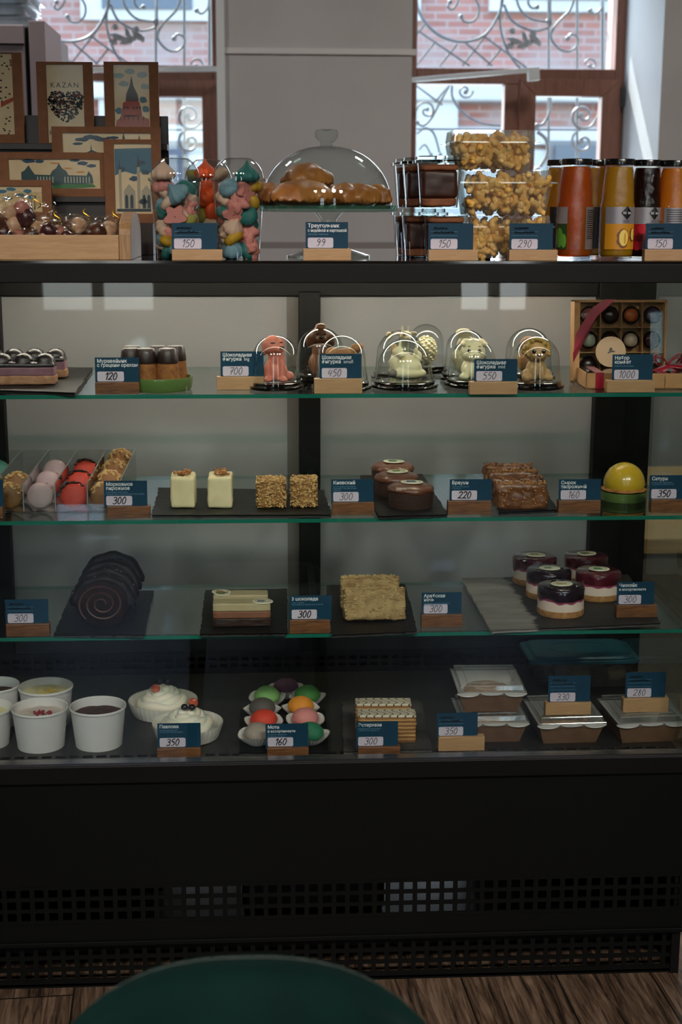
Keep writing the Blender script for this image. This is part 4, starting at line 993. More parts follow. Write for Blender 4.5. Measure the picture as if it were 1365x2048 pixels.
# ---------------- clamshell boxes of curly corn puffs
m_puff = [mat('corn_puff', '#f2bd60', .6, c2='#e0a548', nscale=40, sss=.1, ssr=.003), mat('pale_corn_puff', '#f8d084', .6, c2='#eebb64', nscale=40, sss=.1, ssr=.003)]
puffs = []
m_rib = clear('ribbed_clear_plastic', '#fbfdfc', 1.5, .10, boost=2.4, haze=.07, hazecol='#e8e6e2')
for k in range(4):
    rnd = random.Random(k); A_ = rnd.uniform(.7, 1.3); L_ = .0125
    pts = [(L_*math.sin(A_*t_), L_*(1-math.cos(A_*t_))*.8, .002*math.sin(5*t_)) for t_ in [-1+2*i/9 for i in range(10)]]
    b = MB(); b.tube(pts, [.0036+.0019*math.sin(PI*(i+.6)/10.2)+.0006*math.sin(i*2.3+k) for i in range(10)], 8)
    o = b.build('corn_puff', m_puff[k % 2], smooth=180); puffs.append([o, True])
def clam(x0, x1, ytop, yrim, ybot, Ybase, nm, n, seed):
    P0 = at_y((x0+x1)/2, ybot, Ybase); s = ppm(P0); W = (x1-x0)/s; Hb = (ybot-yrim)/s; Hl = (yrim-ytop)/s; D_ = .115
    zb0_ = max(P0.z, Z+.001)
    o = thing('clamshell_box', f'clear ribbed clamshell box of corn puffs, {nm} of the three', 'plastic box', (P0.x, Ybase+D_/2, zb0_))
    def ribbed(w0, d0, w1, d1, z0, z1, capt, capb, nseg=110):
        b = MB(); rings = []
        for w_, d_, z_ in ((w0, d0, z0), (w1, d1, z1)):
            ring = []
            for i in range(nseg):
                a = 2*PI*i/nseg; c_, s_ = math.cos(a), math.sin(a); e = .22
                x_ = (abs(c_)**e)*math.copysign(1, c_)*w_/2; y_ = (abs(s_)**e)*math.copysign(1, s_)*d_/2
                u_ = i/nseg
                ring.append((x_, y_, z_))
            rings.append(ring)
        # even arc-length resample with ribs
        out = []
        for ring, (w_, d_) in zip(rings, ((w0, d0), (w1, d1))):
            R2 = []
            per = [(-w_/2+.012, -d_/2), (w_/2-.012, -d_/2), (w_/2, -d_/2+.012), (w_/2, d_/2-.012), (w_/2-.012, d_/2), (-w_/2+.012, d_/2), (-w_/2, d_/2-.012), (-w_/2, -d_/2+.012)]
            for i in range(8):
                a_, b_ = Vector(per[i]), Vector(per[(i+1) % 8]); m_ = (60, 4, 36, 4)[i % 4]; nrm = Vector(((b_-a_).y, -(b_-a_).x)).normalized()
                for k in range(m_):
                    p = a_+(b_-a_)*k/m_+nrm*(.0016 if k % 2 else -.0008); R2.append((p.x, p.y, ring[0][2]))
            out.append(R2)
        N = len(out[0]); v = out[0]+out[1]
        f = [(i, (i+1) % N, N+(i+1) % N, N+i) for i in range(N)]
        if capb: f.append(tuple(range(N))[::-1])
        if capt: f.append(tuple(range(N, 2*N)))
        return b.add(v, f)
    ribbed(W*.86, D_*.84, W*.965, D_*.97, 0, Hb, False, True).build('box_base', m_rib, o, smooth=0)
    ribbed(W*.965, D_*.97, W*.93, D_*.92, Hb+.001, Hb+Hl, True, False).build('box_lid', m_rib, o, smooth=0)
    MB().box(-W*.5, W*.5, -D_*.52, -D_*.48, Hb-.0012, Hb+.0012).box(-W*.53, -W*.47, -D_*.5, D_*.5, Hb-.0012, Hb+.0012).box(W*.47, W*.53, -D_*.5, D_*.5, Hb-.0012, Hb+.0012).build('rim', m_clamp, o, smooth=0)
    rnd = random.Random(seed)
    inner = MB().rbox((W*.80, D_*.74, Hb*.92), (0, .006, Hb*.5), 8, .012, .004, 60, seed); inner.v = [(x, y, z_) for x, y, z_ in inner.v]
    for i in range(n):
        rec = puffs[i % 4]; q = rec[0]
        if rec[1]: rec[1] = False
        else: q = q.copy(); COL.objects.link(q)
        zz = .008+(Hb+Hl*.40-.008)*((i*.6180339) % 1); kk = .86+.1*min(1, zz/Hb)
        fr_ = 0 if i < n*.62 else (1 if i < n*.85 else 2)
        xx = rnd.uniform(-.5, .5)*(W*kk-.013)
        yy = -D_*kk/2+.009+rnd.uniform(0, .010)+(.024*fr_ if fr_ else 0)
        if fr_ == 2: yy += rnd.uniform(0, .05)
        q.location = (P0.x+xx, Ybase+D_/2+yy, zb0_+zz)
        q.rotation_euler = (rnd.uniform(0, 6), rnd.uniform(0, 6), rnd.uniform(0, 6)); k2 = rnd.uniform(.85, 1.15); q.scale = (k2,)*3
        tag(q, f'curly yellow corn puff in the {nm} clear box', 'corn puff', f'corn puffs in the {nm} box')
    heap = MB()                                    # the puffs farther in, beyond the hundred nearest the front
    for i in range(110):
        sr = puffs[i % 4][0].data; zz = rnd.uniform(.008, Hb+Hl*.35); kk = .86+.1*min(1, zz/Hb)
        M = T(P0.x+rnd.uniform(-.5, .5)*(W*kk-.016), Ybase+D_/2+rnd.uniform(-.012, .040), zb0_+zz, rnd.uniform(0, 6), rnd.uniform(0, 6), rnd.uniform(0, 6))
        heap.add([v.co for v in sr.vertices], [tuple(p.vertices) for p in sr.polygons], i % 2, M)
    tag(heap.build('corn_puffs', m_puff, smooth=180), f'heap of curly corn puffs filling the back of the {nm} clear box', 'corn puffs', kind='stuff')
clam(925, 1107, 433, 455, 517, .045, 'bottom', 98, 1)
clam(925, 1109, 341, 367, 430, .045, 'middle', 100, 2)
clam(903, 1076, 262, 286, 339, .055, 'top', 98, 3)
# ---------------- juice bottles
def liquid(name, c, dens=1.0):
    if name in MATS: return MATS[name]
    m, t, b = nmat(name); t.nodes.remove(b); out = t.nodes['Material Output']
    df = node(t, 'ShaderNodeBsdfDiffuse'); tl = node(t, 'ShaderNodeBsdfTranslucent'); tr = node(t, 'ShaderNodeBsdfTransparent')
    for n_ in (df, tl, tr): n_.inputs[0].default_value = (*lin(c), 1)
    a = node(t, 'ShaderNodeMixShader'); a.inputs[0].default_value = .6
    c_ = node(t, 'ShaderNodeMixShader'); c_.inputs[0].default_value = dens
    t.links.new(df.outputs[0], a.inputs[1]); t.links.new(tl.outputs[0], a.inputs[2]); t.links.new(tr.outputs[0], c_.inputs[1]); t.links.new(a.outputs[0], c_.inputs[2])
    t.links.new(c_.outputs[0], out.inputs[0]); MATS[name] = m; return m
m_cap = mat('glossy_black_cap', '#0b0a0a', .25, coat=.5)
m_bglass = clear('pebbled_bottle_glass', '#fdfcf8', 1.5, .05, boost=1.5, bump=.8, bscale=320)
m_silver = mat('silver_label', '#a09ba0', .4, metal=.5)
def sector(b, R_, z0, z1, a0, a1, n=18, mi=0, off=.0004):
    v = []
    for z in (z0, z1):
        for k in range(n+1):
            a = a0+(a1-a0)*k/n; v.append(((R_+off)*math.sin(a), -(R_+off)*math.cos(a), z))
    return b.add(v, [(k, k+1, n+2+k, n+1+k) for k in range(n)], mi)
def patch(b, R_, a0_, zc_, ra, rz_, off, mi, wob=0):
    """printed shape that follows the round label"""
    v = [((R_+off)*math.sin(a0_), -(R_+off)*math.cos(a0_), zc_)]; n = 22
    for q in (.34, .67, 1):
        for k in range(n):
            t2 = 2*PI*k/n; a = a0_+ra*q*math.cos(t2)*(1+wob*math.cos(7*t2)); v.append(((R_+off)*math.sin(a), -(R_+off)*math.cos(a), zc_+rz_*q*math.sin(t2)))
    f = [(0, 1+(k+1) % n, 1+k) for k in range(n)]
    for r_ in (0, 1): f += [(1+r_*n+k, 1+r_*n+(k+1) % n, 1+(r_+1)*n+(k+1) % n, 1+(r_+1)*n+k) for k in range(n)]
    b.add(v, f, mi)
def bottle(px, py, ytop, w_px, lab, lm, lev, kind, dy=0, rot=0, dens=1.0):
    q = at_y(px, 450, .040+w_px/2/1230+dy); q.z = Z; s = ppm(q); R_ = w_px/2/s; H = at_y(px, ytop, q.y).z-Z
    q.x = at_y(px, 450, q.y).x
    o = thing('juice_bottle', lab, 'juice bottle', q, rot, 'glass bottles of juice')
    pr = [(.0005, .002), (R_*.86, .002), (R_*.97, .008), (R_, .018), (R_, H*.50), (R_*.985, H*.545), (R_*.93, H*.575), (R_*.91, H*.63), (R_*.87, H*.76), (R_*.81, H*.88), (R_*.75, H*.915), (R_*.73, H*.93), (R_*.73, H*.945)]
    MB().lathe(pr, 40).build('bottle_glass', m_bglass, o)
    top = lev
    pl_ = [(r_*.955, max(z, .005)) for r_, z in pr if z < H*top]; pl_.append((pl_[-1][0]*.97, H*top)); pl_.append((.0005, H*top))
    MB().lathe(pl_, 36).build('juice', lm, o)
    MB().lathe([(.0005, H*.938), (R_*.84, H*.938), (R_*.87, H*.945), (R_*.87, H*.985), (R_*.84, H), (.0005, H)], 36).build('cap', m_cap, o)
    z0, zm, z1 = H*.105, H*.36, H*.525
    if kind in ('pineapple', 'cherry'):
        l = sector(sector(MB(), R_, zm, z1, -.95, .95), R_, z0, zm, -.95, .95, mi=1).build('label', [m_silver, mat(kind+'_label_print', '#cc8a1a' if kind == 'pineapple' else '#a3151f', .45)], o)
        b = MB(); r2 = R_+.0012; zc2 = (zm+z1)/2+.004; a_ = .30
        pts = [(a_, zc2+.011), (a_+.34, zc2), (a_, zc2-.011), (a_-.34, zc2)]
        b.add([(r2*math.sin(a), -r2*math.cos(a), z) for a, z in pts]+[((r2+.0006)*math.sin(a_), -(r2+.0006)*math.cos(a_), zc2)], [(0, 3, 4), (3, 2, 4), (2, 1, 4), (1, 0, 4)])
        b.build('black_diamond_mark', m_ink, l, smooth=0)
        t_ = text('RIOBA', .0052, m_print, l, (r2*math.sin(a_)-.0072, -r2*math.cos(a_)-.0024, zc2-.0018), bold=.02, name='mark_lettering'); t_.rotation_euler = (0, 0, a_)
        t_ = text('СОК' if kind == 'pineapple' else 'НЕКТАР', .0052, m_ink, l, (r2*math.sin(a_)-.006, -r2*math.cos(a_)-.0012, zm+.002)); t_.rotation_euler = (0, 0, a_)
        b = MB()
        if kind == 'pineapple':
            for (a0_, zc3, ra, rz_, tw, wob) in ((.12, .215, .36, .098, 0, .12), (.72, .25, .20, .07, .2, .15)):
                patch(b, R_, a0_, H*zc3, ra, H*rz_, .0008, 1, wob); patch(b, R_, a0_+.04, H*zc3+.001, ra*.72, H*rz_*.84, .0012, 0, .03); patch(b, R_, a0_+.10, H*zc3, ra*.16, H*rz_*.6, .0015, 2, .02)
            b.build('fruit_picture', [mat('pineapple_flesh', '#f0d068', .5), mat('pineapple_rind', '#7a451c', .5), mat('pineapple_core', '#d49a2c', .5)], l, smooth=0)
        else:
            for i in range(9):
                patch(b, R_, -.72+(i % 3)*.50+.14*(i//3), H*(.14+.085*(i//3)), .24, H*.048, .0008+i*.00008, i % 2, .03)
            b.build('fruit_picture', [mat('cherry_red', '#c2202f', .35), mat('cherry_dark', '#6a0c18', .35)], l, smooth=0)
    elif kind == 'apple':
        l = sector(sector(MB(), R_, zm, z1, -1.45, -.62), R_, z0, zm, -1.45, -.62, mi=1).build('label', [m_silver, mat('apple_label_print', '#1d3f1a', .5)], o)
        b = MB()
        for (a0_, zc3, ra, rz_) in ((-1.14, .22, .30, .10), (-.80, .19, .16, .07)): patch(b, R_, a0_, H*zc3, ra, H*rz_, .0009, 0, .02)
        b.build('fruit_picture', mat('green_apple', '#5f9a35', .4), l, smooth=0)
        l = sector(MB(), R_, z0, z1, .42, 1.5).build('back_label', mat('dim_back_label', '#6d625d', .5), o)
        b = MB()
        for i in range(14): sector(b, R_, z1-.006-i*.0034, z1-.0048-i*.0034, .5, 1.2, 8, off=.0011)
        b.build('label_print', m_ink, l, smooth=0)
    else:
        l = sector(MB(), R_, z0, z1, -.8, 1.2).build('back_label', m_silver if kind == 'orange' else mat('dark_label', '#2d2a26', .5), o)
        b = MB()
        for i in range(14): sector(b, R_, z1-.004-i*.0036, z1-.003-i*.0036, -.6, .9, 8, off=.0010)
        b.build('label_print', m_ink, l, smooth=0)
    return o
l_or, l_ye, l_ch, l_og = liquid('amber_juice', '#e27a1c', .6), liquid('yellow_juice', '#d8aa26', .9), liquid('cherry_juice', '#240608', 1), liquid('orange_juice', '#ea9c26', .92)
bottle(1150, 519, 318, 72, 'bottle of clear amber apple juice at the left front of the juices', l_or, .925, 'apple')
bottle(1235, 518, 318, 70, 'bottle of cloudy yellow pineapple juice with a silver label', l_ye, .92, 'pineapple')
bottle(1291, 516, 320, 64, 'bottle of dark cherry nectar between the yellow and orange juices', l_ch, .92, 'cherry', dy=.012)
bottle(1345, 517, 321, 66, 'bottle of orange juice behind the 150 card at the right edge', l_og, .92, 'orange', dy=.006)
bottle(1117, 511, 320, 60, 'bottle of yellow juice behind the amber apple juice, on its left', l_ye, .92, 'rear', dy=.068)
bottle(1190, 511, 320, 60, 'bottle of yellow juice in the second row between amber and pineapple', l_ye, .92, 'rear', dy=.068)
bottle(1212, 508, 320, 60, 'bottle of orange juice in the back row behind the pineapple juice', l_og, .92, 'rear', dy=.13)
# ================================================================== TOP SHELF OF THE CASE
def at(px, py, z, dy=0):
    p = at_z(px, py, z); p.y += dy; return p
slate([(-60, 778), (150, 785), (187, 735), (-60, 731)], ZS1, 'black slate board under the chocolate domed bars at the left of the top shelf', seed=2)
m_spong = mat('tan_sponge', '#8d6346', .8, c2='#a07a5c', nscale=80, bump=.5, bscale=200)
m_plum = mat('plum_mousse', '#6e4a55', .6, c2='#7d5862', nscale=50)
m_glz = mat('dark_glaze', '#1a1419', .4, coat=.15)
def dome_bar(xr, yb, n, lab, seed):
    p = at(xr, yb, ZS1+.0057); s = ppm(p); L = .036*n; w_ = .042
    o = thing('dome_bar', lab, 'cake', (p.x-L/2, p.y+w_/2, ZS1+.0057), 0)
    MB().rbox((L, w_, .016), (0, 0, .008), 10, .003, .0015, 90, seed).build('sponge_base', m_spong, o, smooth=180)
    MB().rbox((L*.985, w_*.96, .018), (0, 0, .022), 10, .004, .0008, 60, seed).build('mousse_layer', m_plum, o, smooth=180)
    b = MB(); b.rbox((L*.99, w_*.98, .010), (0, 0, .032), 12, .0045, .001, 60, seed)
    for i in range(n): b.ball((-L/2+.018+i*.036, 0, .037), (.0175, .0185, .0145), 8)
    g = b.build('dark_glaze', m_glz, o, smooth=180, remesh=.0012, sm=3)
    return o
dome_bar(131, 757, 4, 'plum bar cake with chocolate domes, the rear one on the left slate', 2)
dome_bar(110, 770, 4, 'plum bar cake with chocolate domes, the front one on the left slate', 1)
# green dish with six chocolate-tipped cones
m_green = mat('glossy_green_ceramic', '#56733a', .25, coat=.5, c2='#5f7c40', nscale=10)
P = at(319, 787, ZS1); R_ = .056; P.y += R_; P.x = at_y(319, 770, P.y).x
o = thing('green_dish', 'round green ceramic dish holding the chocolate tipped cones', 'dish', P)
MB().lathe([(.0005, .008), (R_*.86, .008), (R_*.92, .010), (R_*.95, .022), (R_, .0225), (R_*1.01, .020), (R_*.97, .004), (R_*.93, 0), (.0005, 0)], 56).build('dish_body', m_green, o)
m_crumb = mat('brown_crumb_cake', '#7c4a25', .75, c2='#a0682f', nscale=90, bump=.6, bscale=260)
src = None
for i, (x, y, ytop, lab) in enumerate(((266, 757, 683, 'rearmost one on the left'), (316, 757, 686, 'rear one in the middle'), (352, 757, 688, 'rear one on the right'), (263, 765, 694, 'leftmost one beside the price card'), (293, 770, 694, 'front one partly behind the price card'), (336, 771, 694, 'front right one, fully in view'))):
    p = at_z(x, y, ZS1+.0042); rear = i < 3
    p = at_y(x, 740, P.y+(.026 if rear else -.018)+(.006 if i == 3 else 0)); p.z = ZS1+.0085
    lb = f'chocolate tipped cone cake on the green dish, {lab}'
    if src is None:
        src = thing('cone_cake', lb, 'cake', p, 0, 'cone cakes on the green dish')
        MB().lathe([(.0005, 0), (.0195, 0), (.0205, .003), (.0170, .042), (.0005, .043)], 28).build('cake_body', m_crumb, src)
        b = MB().lathe([(.0175, .037), (.0180, .039), (.0158, .057), (.013, .0615), (.006, .0605), (.0005, .0595)], 28)
        b.build('chocolate_tip', m_choc, src, smooth=60)
    else: copy_tree(src, p, i*.7, lb)
for o_ in [src]: pass
# clear domes with chocolate figures
m_blackp = mat('black_gloss_plastic', '#0d0b0a', .12, coat=.8)
def dome(cx, w_px, ytop, ybase, lab):
    p = at(cx, ybase, ZS1); s = ppm(p); R_ = w_px/2/s; p.y += R_*1.1; s = ppm(p); R_ = w_px/2/s
    p.x = at_y(cx, ybase-15, p.y).x; H = at_y(cx, ytop, p.y).z-ZS1
    o = thing('figure_dome', lab, 'plastic dome', (p.x, p.y, ZS1), 0, 'clear domes over chocolate figures')
    MB().lathe([(.0005, .0), (R_*1.10, 0), (R_*1.16, .002), (R_*1.16, .005), (R_*1.04, .007), (R_*1.04, .011), (R_*.98, .012), (.0005, .009)], 56).build('black_base', m_blackp, o)
    pr = [(R_*1.17, .0055), (R_*1.16, .0075), (R_*1.06, .0078), (R_*1.045, .014), (R_*1.0, .015)]
    h0 = H-R_*.93; pr += [(R_*(1-.07*k/4), .015+(h0-.015)*k/4) for k in range(1, 5)]
    pr += [(R_*.93*math.cos(a), h0+R_*.93*math.sin(a)) for a in [PI/2*k/16 for k in range(1, 16)]]+[(.0005, H)]
    MB().lathe(pr, 64).build('dome_cover', m_dome, o)
    return Vector((p.x, p.y, ZS1+.0125)), R_
def figure(loc, name, lab, m, parts, rz=0, extra=(), vox=.0016, sc=1.0):
    """one carved chocolate figure: overlapping lumps fused to a single skin; extra = small coloured parts"""
    o = thing(name, lab, 'chocolate figure', loc, rz); b = MB()
    for c, r in parts: b.ball(c, r, 7)
    zmin = min(v[2] for v in b.v); b.v = [(x*sc, y*sc, max(0, z)*sc) for x, y, z in b.v]
    b.build('body', m, o, smooth=180, remesh=vox, sm=4)
    for n_, c, r, mm in extra:
        MB().ball(tuple(q*sc for q in c), tuple(q*sc for q in r) if isinstance(r, tuple) else r*sc, 5).build(n_, mm, o, smooth=180)
    return o
m_pinkc = mat('pink_chocolate', '#c9705c', .5, c2='#d98370', nscale=30, sss=.2, ssr=.003)
m_brownc = mat('brown_chocolate', '#6e452c', .5, c2='#845638', nscale=40)
m_goldb = mat('caramel_chocolate', '#8e5c34', .5, c2='#a8743f', nscale=30)
m_whitec = mat('white_chocolate', '#e6dcb8', .5, c2='#dcd1a8', nscale=30, sss=.2, ssr=.003)
m_greyc = mat('greyish_chocolate', '#7d766c', .5)
m_hair = mat('golden_curls', '#9a7c3c', .55, c2='#b39146', nscale=40)
m_tan = mat('tan_chocolate', '#b08a5c', .5, c2='#bd9768', nscale=30, sss=.1, ssr=.003)
m_eye = mat('dark_eye', '#0a0808', .15, coat=1); m_eyew = mat('eye_glint', '#e8e8e8', .3); m_brn = mat('brown_iris', '#3d2010', .2, coat=1)
# 1 pink long-eared puppy
c, R_ = dome(551, 99, 671, 783, 'clear dome over the pink puppy figure')
figure(c, 'puppy_figure', 'pink chocolate puppy sitting under a clear dome by the 700 card', m_pinkc,
       [((0, 0, .016), (.021, .018, .020)), ((.002, -.002, .036), (.015, .013, .020)), ((-.004, -.006, .060), (.0165, .015, .017)), ((.006, -.016, .055), (.009, .010, .008)), ((-.018, -.003, .056), (.005, .007, .014)), ((.012, .0, .060), (.005, .007, .014)),
        ((-.012, -.014, .018), (.006, .006, .018)), ((.012, -.014, .018), (.006, .006, .018)), ((-.012, -.020, .004), (.008, .009, .005)), ((.013, -.020, .004), (.008, .009, .005)), ((.022, .002, .008), (.010, .010, .008))],
       extra=[('nose', (.011, -.026, .058), (.004, .003, .003), m_eye), ('eyelid', (-.004, -.020, .065), (.0045, .0012, .0012), m_eye), ('eyelid', (.010, -.0185, .066), (.003, .0012, .0012), m_eye)])
# 2 brown puppy behind
c, R_ = dome(642, 98, 655, 767, 'clear dome over the tall brown dog figure in the rear row')
figure(c, 'dog_figure', 'tall brown chocolate dog in the rear row left of the middle', m_brownc,
       [((0, 0, .018), (.022, .018, .022)), ((0, 0, .040), (.016, .014, .020)), ((-.002, -.002, .066), (.018, .016, .015)), ((.0, -.016, .062), (.009, .009, .007)), ((-.020, 0, .058), (.006, .008, .013)), ((.019, 0, .058), (.006, .008, .013)), ((0, 0, .082), (.010, .009, .006)), ((-.012, -.015, .016), (.006, .006, .018)), ((.012, -.015, .016), (.006, .006, .018))],
       extra=[('nose', (0, -.024, .065), (.004, .003, .003), m_eye), ('eye', (-.007, -.0165, .070), (.002, .0015, .002), m_eye), ('eye', (.007, -.0165, .070), (.002, .0015, .002), m_eye)])
# 3 small brown reclining figure
c, R_ = dome(684, 103, 671, 785, 'clear dome behind the 450 card')
figure(c, 'small_dog_figure', 'small caramel chocolate dog lying down behind the 450 card', m_goldb,
       [((-.004, 0, .026), (.024, .016, .020)), ((.006, -.002, .048), (.022, .010, .008)), ((.023, -.004, .056), (.010, .009, .008)), ((.030, -.006, .059), (.006, .006, .006)), ((-.016, -.002, .048), (.012, .011, .010)), ((-.018, -.010, .008), (.008, .010, .008)), ((.016, -.010, .008), (.008, .010, .008))])
# 4 white unicorn-like figure in front, 5 giraffe-like behind
c, R_ = dome(809, 116, 679, 783, 'clear dome at the front centre of the top shelf')
figure(c, 'foal_figure', 'small white chocolate foal lying under the front centre dome', m_whitec,
       [((.004, 0, .012), (.034, .022, .011)), ((.010, -.002, .022), (.020, .016, .014)), ((-.016, -.004, .030), (.010, .010, .016)), ((-.012, -.006, .048), (.010, .010, .009)), ((-.006, -.014, .044), (.006, .007, .005)), ((.022, .002, .040), (.008, .008, .010)), ((.018, -.010, .050), (.004, .003, .007)), ((-.008, -.004, .060), (.003, .003, .008)), ((.004, .004, .030), (.012, .012, .016))],
       extra=[('mane', (-.018, 0, .052), (.006, .006, .010), m_tan), ('grey_muzzle', (-.022, -.014, .014), (.009, .009, .007), m_greyc), ('eye', (-.015, -.0135, .050), (.0014, .001, .0018), m_eye)])
c, R_ = dome(800, 99, 661, 764, 'clear dome standing directly behind the front centre dome')
figure(c, 'deer_figure', 'cream chocolate deer standing in the dome behind the front centre', m_whitec,
       [((0, 0, .020), (.018, .015, .020)), ((.008, -.002, .044), (.008, .008, .022)), ((.009, -.004, .064), (.011, .010, .009)), ((.012, -.014, .060), (.006, .007, .005)), ((-.006, 0, .068), (.008, .003, .004)), ((.024, 0, .068), (.008, .003, .004)), ((.004, 0, .076), (.002, .002, .007)), ((.014, 0, .076), (.002, .002, .007)), ((-.012, -.008, .008), (.006, .006, .010)), ((.012, -.008, .008), (.006, .006, .010)), ((-.020, -.002, .064), (.006, .004, .008))],
       extra=[('eye', (.006, -.013, .067), (.0014, .001, .0018), m_eye)])
# 6 white pine cone / bud
c, R_ = dome(852, 76, 648, 748, 'clear dome over the scaly white cone in the rear row')
o = thing('cone_figure', 'white chocolate pine cone with pearly scales in the rear row', 'chocolate figure', c)
b = MB(); b.ball((0, 0, .026), (.018, .018, .026), 8)
for i in range(90):
    t_ = (i+.5)/90; a = i*2.39996; zz = 1-2*t_; rr = math.sqrt(1-zz*zz)
    b.ball((.0185*rr*math.cos(a), .0185*rr*math.sin(a), .027+.026*zz), (.0034, .0034, .0026), 2)
b.v = [(x, y, max(0, z)) for x, y, z in b.v]; b.build('scales', m_whitec, o, smooth=180)
# 7, 8 white puppies
def white_pup(c, nm, lab, beret=False):
    parts = [((0, 0, .016), (.020, .017, .020)), ((0, -.002, .045), (.022, .018, .018)), ((0, -.016, .039), (.012, .010, .008)), ((-.012, -.004, .062), (.009, .006, .007)), ((.012, -.004, .062), (.009, .006, .007)), ((-.018, -.010, .060), (.006, .006, .004)), ((.018, -.010, .060), (.006, .006, .004)), ((0, -.002, .064), (.008, .008, .006)),
             ((-.012, -.014, .012), (.007, .006, .012)), ((.012, -.014, .012), (.007, .006, .012)), ((-.016, -.016, .005), (.009, .010, .006)), ((.016, -.016, .005), (.009, .010, .006))]
    ex = [('eye', (-.009, -.0185, .049), (.0030, .0018, .0032), m_eye), ('eye', (.009, -.0185, .049), (.0030, .0018, .0032), m_eye), ('eye_glint', (-.0085, -.0203, .0502), .0008, m_eyew), ('eye_glint', (.0095, -.0203, .0502), .0008, m_eyew),
          ('nose', (0, -.0255, .0415), (.0034, .002, .0022), mat('rosy_nose', '#a88878', .4)), ('eyebrow', (-.009, -.0185, .0565), (.0028, .001, .0007), m_brn), ('eyebrow', (.009, -.0185, .0565), (.0028, .001, .0007), m_brn)]
    figure(c, nm, lab, m_whitec, parts, extra=ex, sc=1.0)
c, R_ = dome(931, 88, 659, 766, 'clear dome directly behind the puppy with big eyes')
figure(c, 'hen_figure', 'pale chocolate figure with a rounded crest in the rear right dome', m_whitec,
       [((0, 0, .020), (.020, .017, .022)), ((0, -.002, .050), (.017, .015, .016)), ((-.004, 0, .070), (.015, .010, .009)), ((.014, -.004, .030), (.010, .008, .014)), ((-.016, -.004, .030), (.009, .008, .014))])
c, R_ = dome(945, 98, 677, 778, 'clear dome over the white puppy with big eyes')
white_pup(c, 'puppy_figure', 'white chocolate puppy with big brown eyes behind the 550 card')
# 9 rear dome, empty to the eye; 10 curly lion cub
c, R_ = dome(1056, 95, 656, 764, 'clear dome directly behind the lion cub dome')
figure(c, 'cub_figure', 'caramel chocolate figure in the rearmost dome, hidden by the lion cub', m_goldb, [((0, 0, .020), (.020, .017, .022)), ((0, 0, .048), (.016, .014, .016))])
c, R_ = dome(1072, 98, 673, 782, 'clear dome over the curly lion cub')
fg = figure(c, 'lion_cub_figure', 'chocolate lion cub with golden curls and dark eyes', m_tan,
       [((0, 0, .018), (.018, .016, .020)), ((0, -.004, .048), (.019, .017, .018)), ((0, -.020, .042), (.009, .007, .006)), ((-.018, -.006, .010), (.008, .010, .010)), ((.018, -.006, .010), (.008, .010, .010)), ((-.019, -.016, .006), (.008, .009, .007)), ((.019, -.016, .006), (.008, .009, .007)), ((-.007, -.016, .014), (.006, .006, .014)), ((.007, -.016, .014), (.006, .006, .014))],
       extra=[('eye', (-.008, -.0205, .051), (.0036, .0018, .0036), m_eye), ('eye', (.008, -.0205, .051), (.0036, .0018, .0036), m_eye), ('eye_glint', (-.0075, -.0224, .0524), .0009, m_eyew), ('eye_glint', (.0085, -.0224, .0524), .0009, m_eyew), ('nose', (0, -.0265, .0455), (.0040, .002, .0024), m_brn)])
b = MB(); rnd = random.Random(2)
for i in range(120):
    a = rnd.uniform(0, 2*PI); q = rnd.uniform(.75, 1.0); zc2 = .049; rr = .0205
    yy = rnd.uniform(-.011, .014); k = math.sqrt(max(.2, 1-(yy/.026)**2))
    if math.sin(a) < -.55: continue
    b.ball((rr*k*math.cos(a)*q*1.08, yy, zc2+.001+rr*k*math.sin(a)*q*1.02), .0042, 2)
b.build('curly_mane', m_hair, fg, smooth=180)
# ---------------- ribboned gift boxes
m_rib_ = mat('red_satin_ribbon', '#a5122c', .28, c2='#8d0f26', nscale=30, sheen=.3)
m_boxw = mat('light_kraft_box', '#b98b5b', .7, c2='#ad7f50', nscale=60)
CH = {'rose': mat('rose_praline', '#a0605c', .35, coat=.4), 'orange': mat('orange_praline', '#b85a2a', .35, coat=.4), 'mint': mat('pale_mint_praline', '#9aa08e', .35, coat=.4), 'white': mat('ivory_praline', '#c0a68e', .35, coat=.4), 'dark': mat('dark_praline', '#2b1a17', .3, coat=.5), 'violet': mat('violet_praline', '#5a4560', .35, coat=.4), 'plum': mat('plum_praline', '#4c2830', .3, coat=.4)}
m_cupp = mat('brown_paper_cup', '#3b241c', .7)
def praline(key, loc, where, r=.0125, face='up', rx=0, parent=None):
    o = thing('praline', f'{key} praline {where}', 'praline', loc, 0); o.rotation_euler = (rx, 0, 0)
    MB().ball((0, 0, .003), (r, r, r*.8), 7, amp=.06, fr=2, seed=len(where)).build('shell', CH[key], o, smooth=180)
    MB().lathe([(r*.75, -.008), (r*1.02, -.007), (r*1.24, .004)], 48, flute=.04, nf=20).build('paper_cup', m_cupp, o, smooth=0)
    return o
Yg = .175
A, B = at_y(1148, 748, Yg), at_y(1340, 600, Yg); Wd = B.x-A.x; z0_ = ZS1+.0005; Ht = B.z-z0_; lean = .10
o = thing('gift_box', 'kraft gift box of pralines standing upright with a red ribbon across its corner', 'gift box', ((A.x+B.x)/2, Yg, z0_)); o.rotation_euler = (-lean, 0, 0)
b = MB(); fr_ = .010; b.box(-Wd/2, Wd/2, .026, .029, 0, Ht); b.box(-Wd/2, -Wd/2+.002, 0, .026, 0, Ht); b.box(Wd/2-.002, Wd/2, 0, .026, 0, Ht); b.box(-Wd/2, Wd/2, 0, .026, 0, .002); b.box(-Wd/2, Wd/2, 0, .026, Ht-.002, Ht)
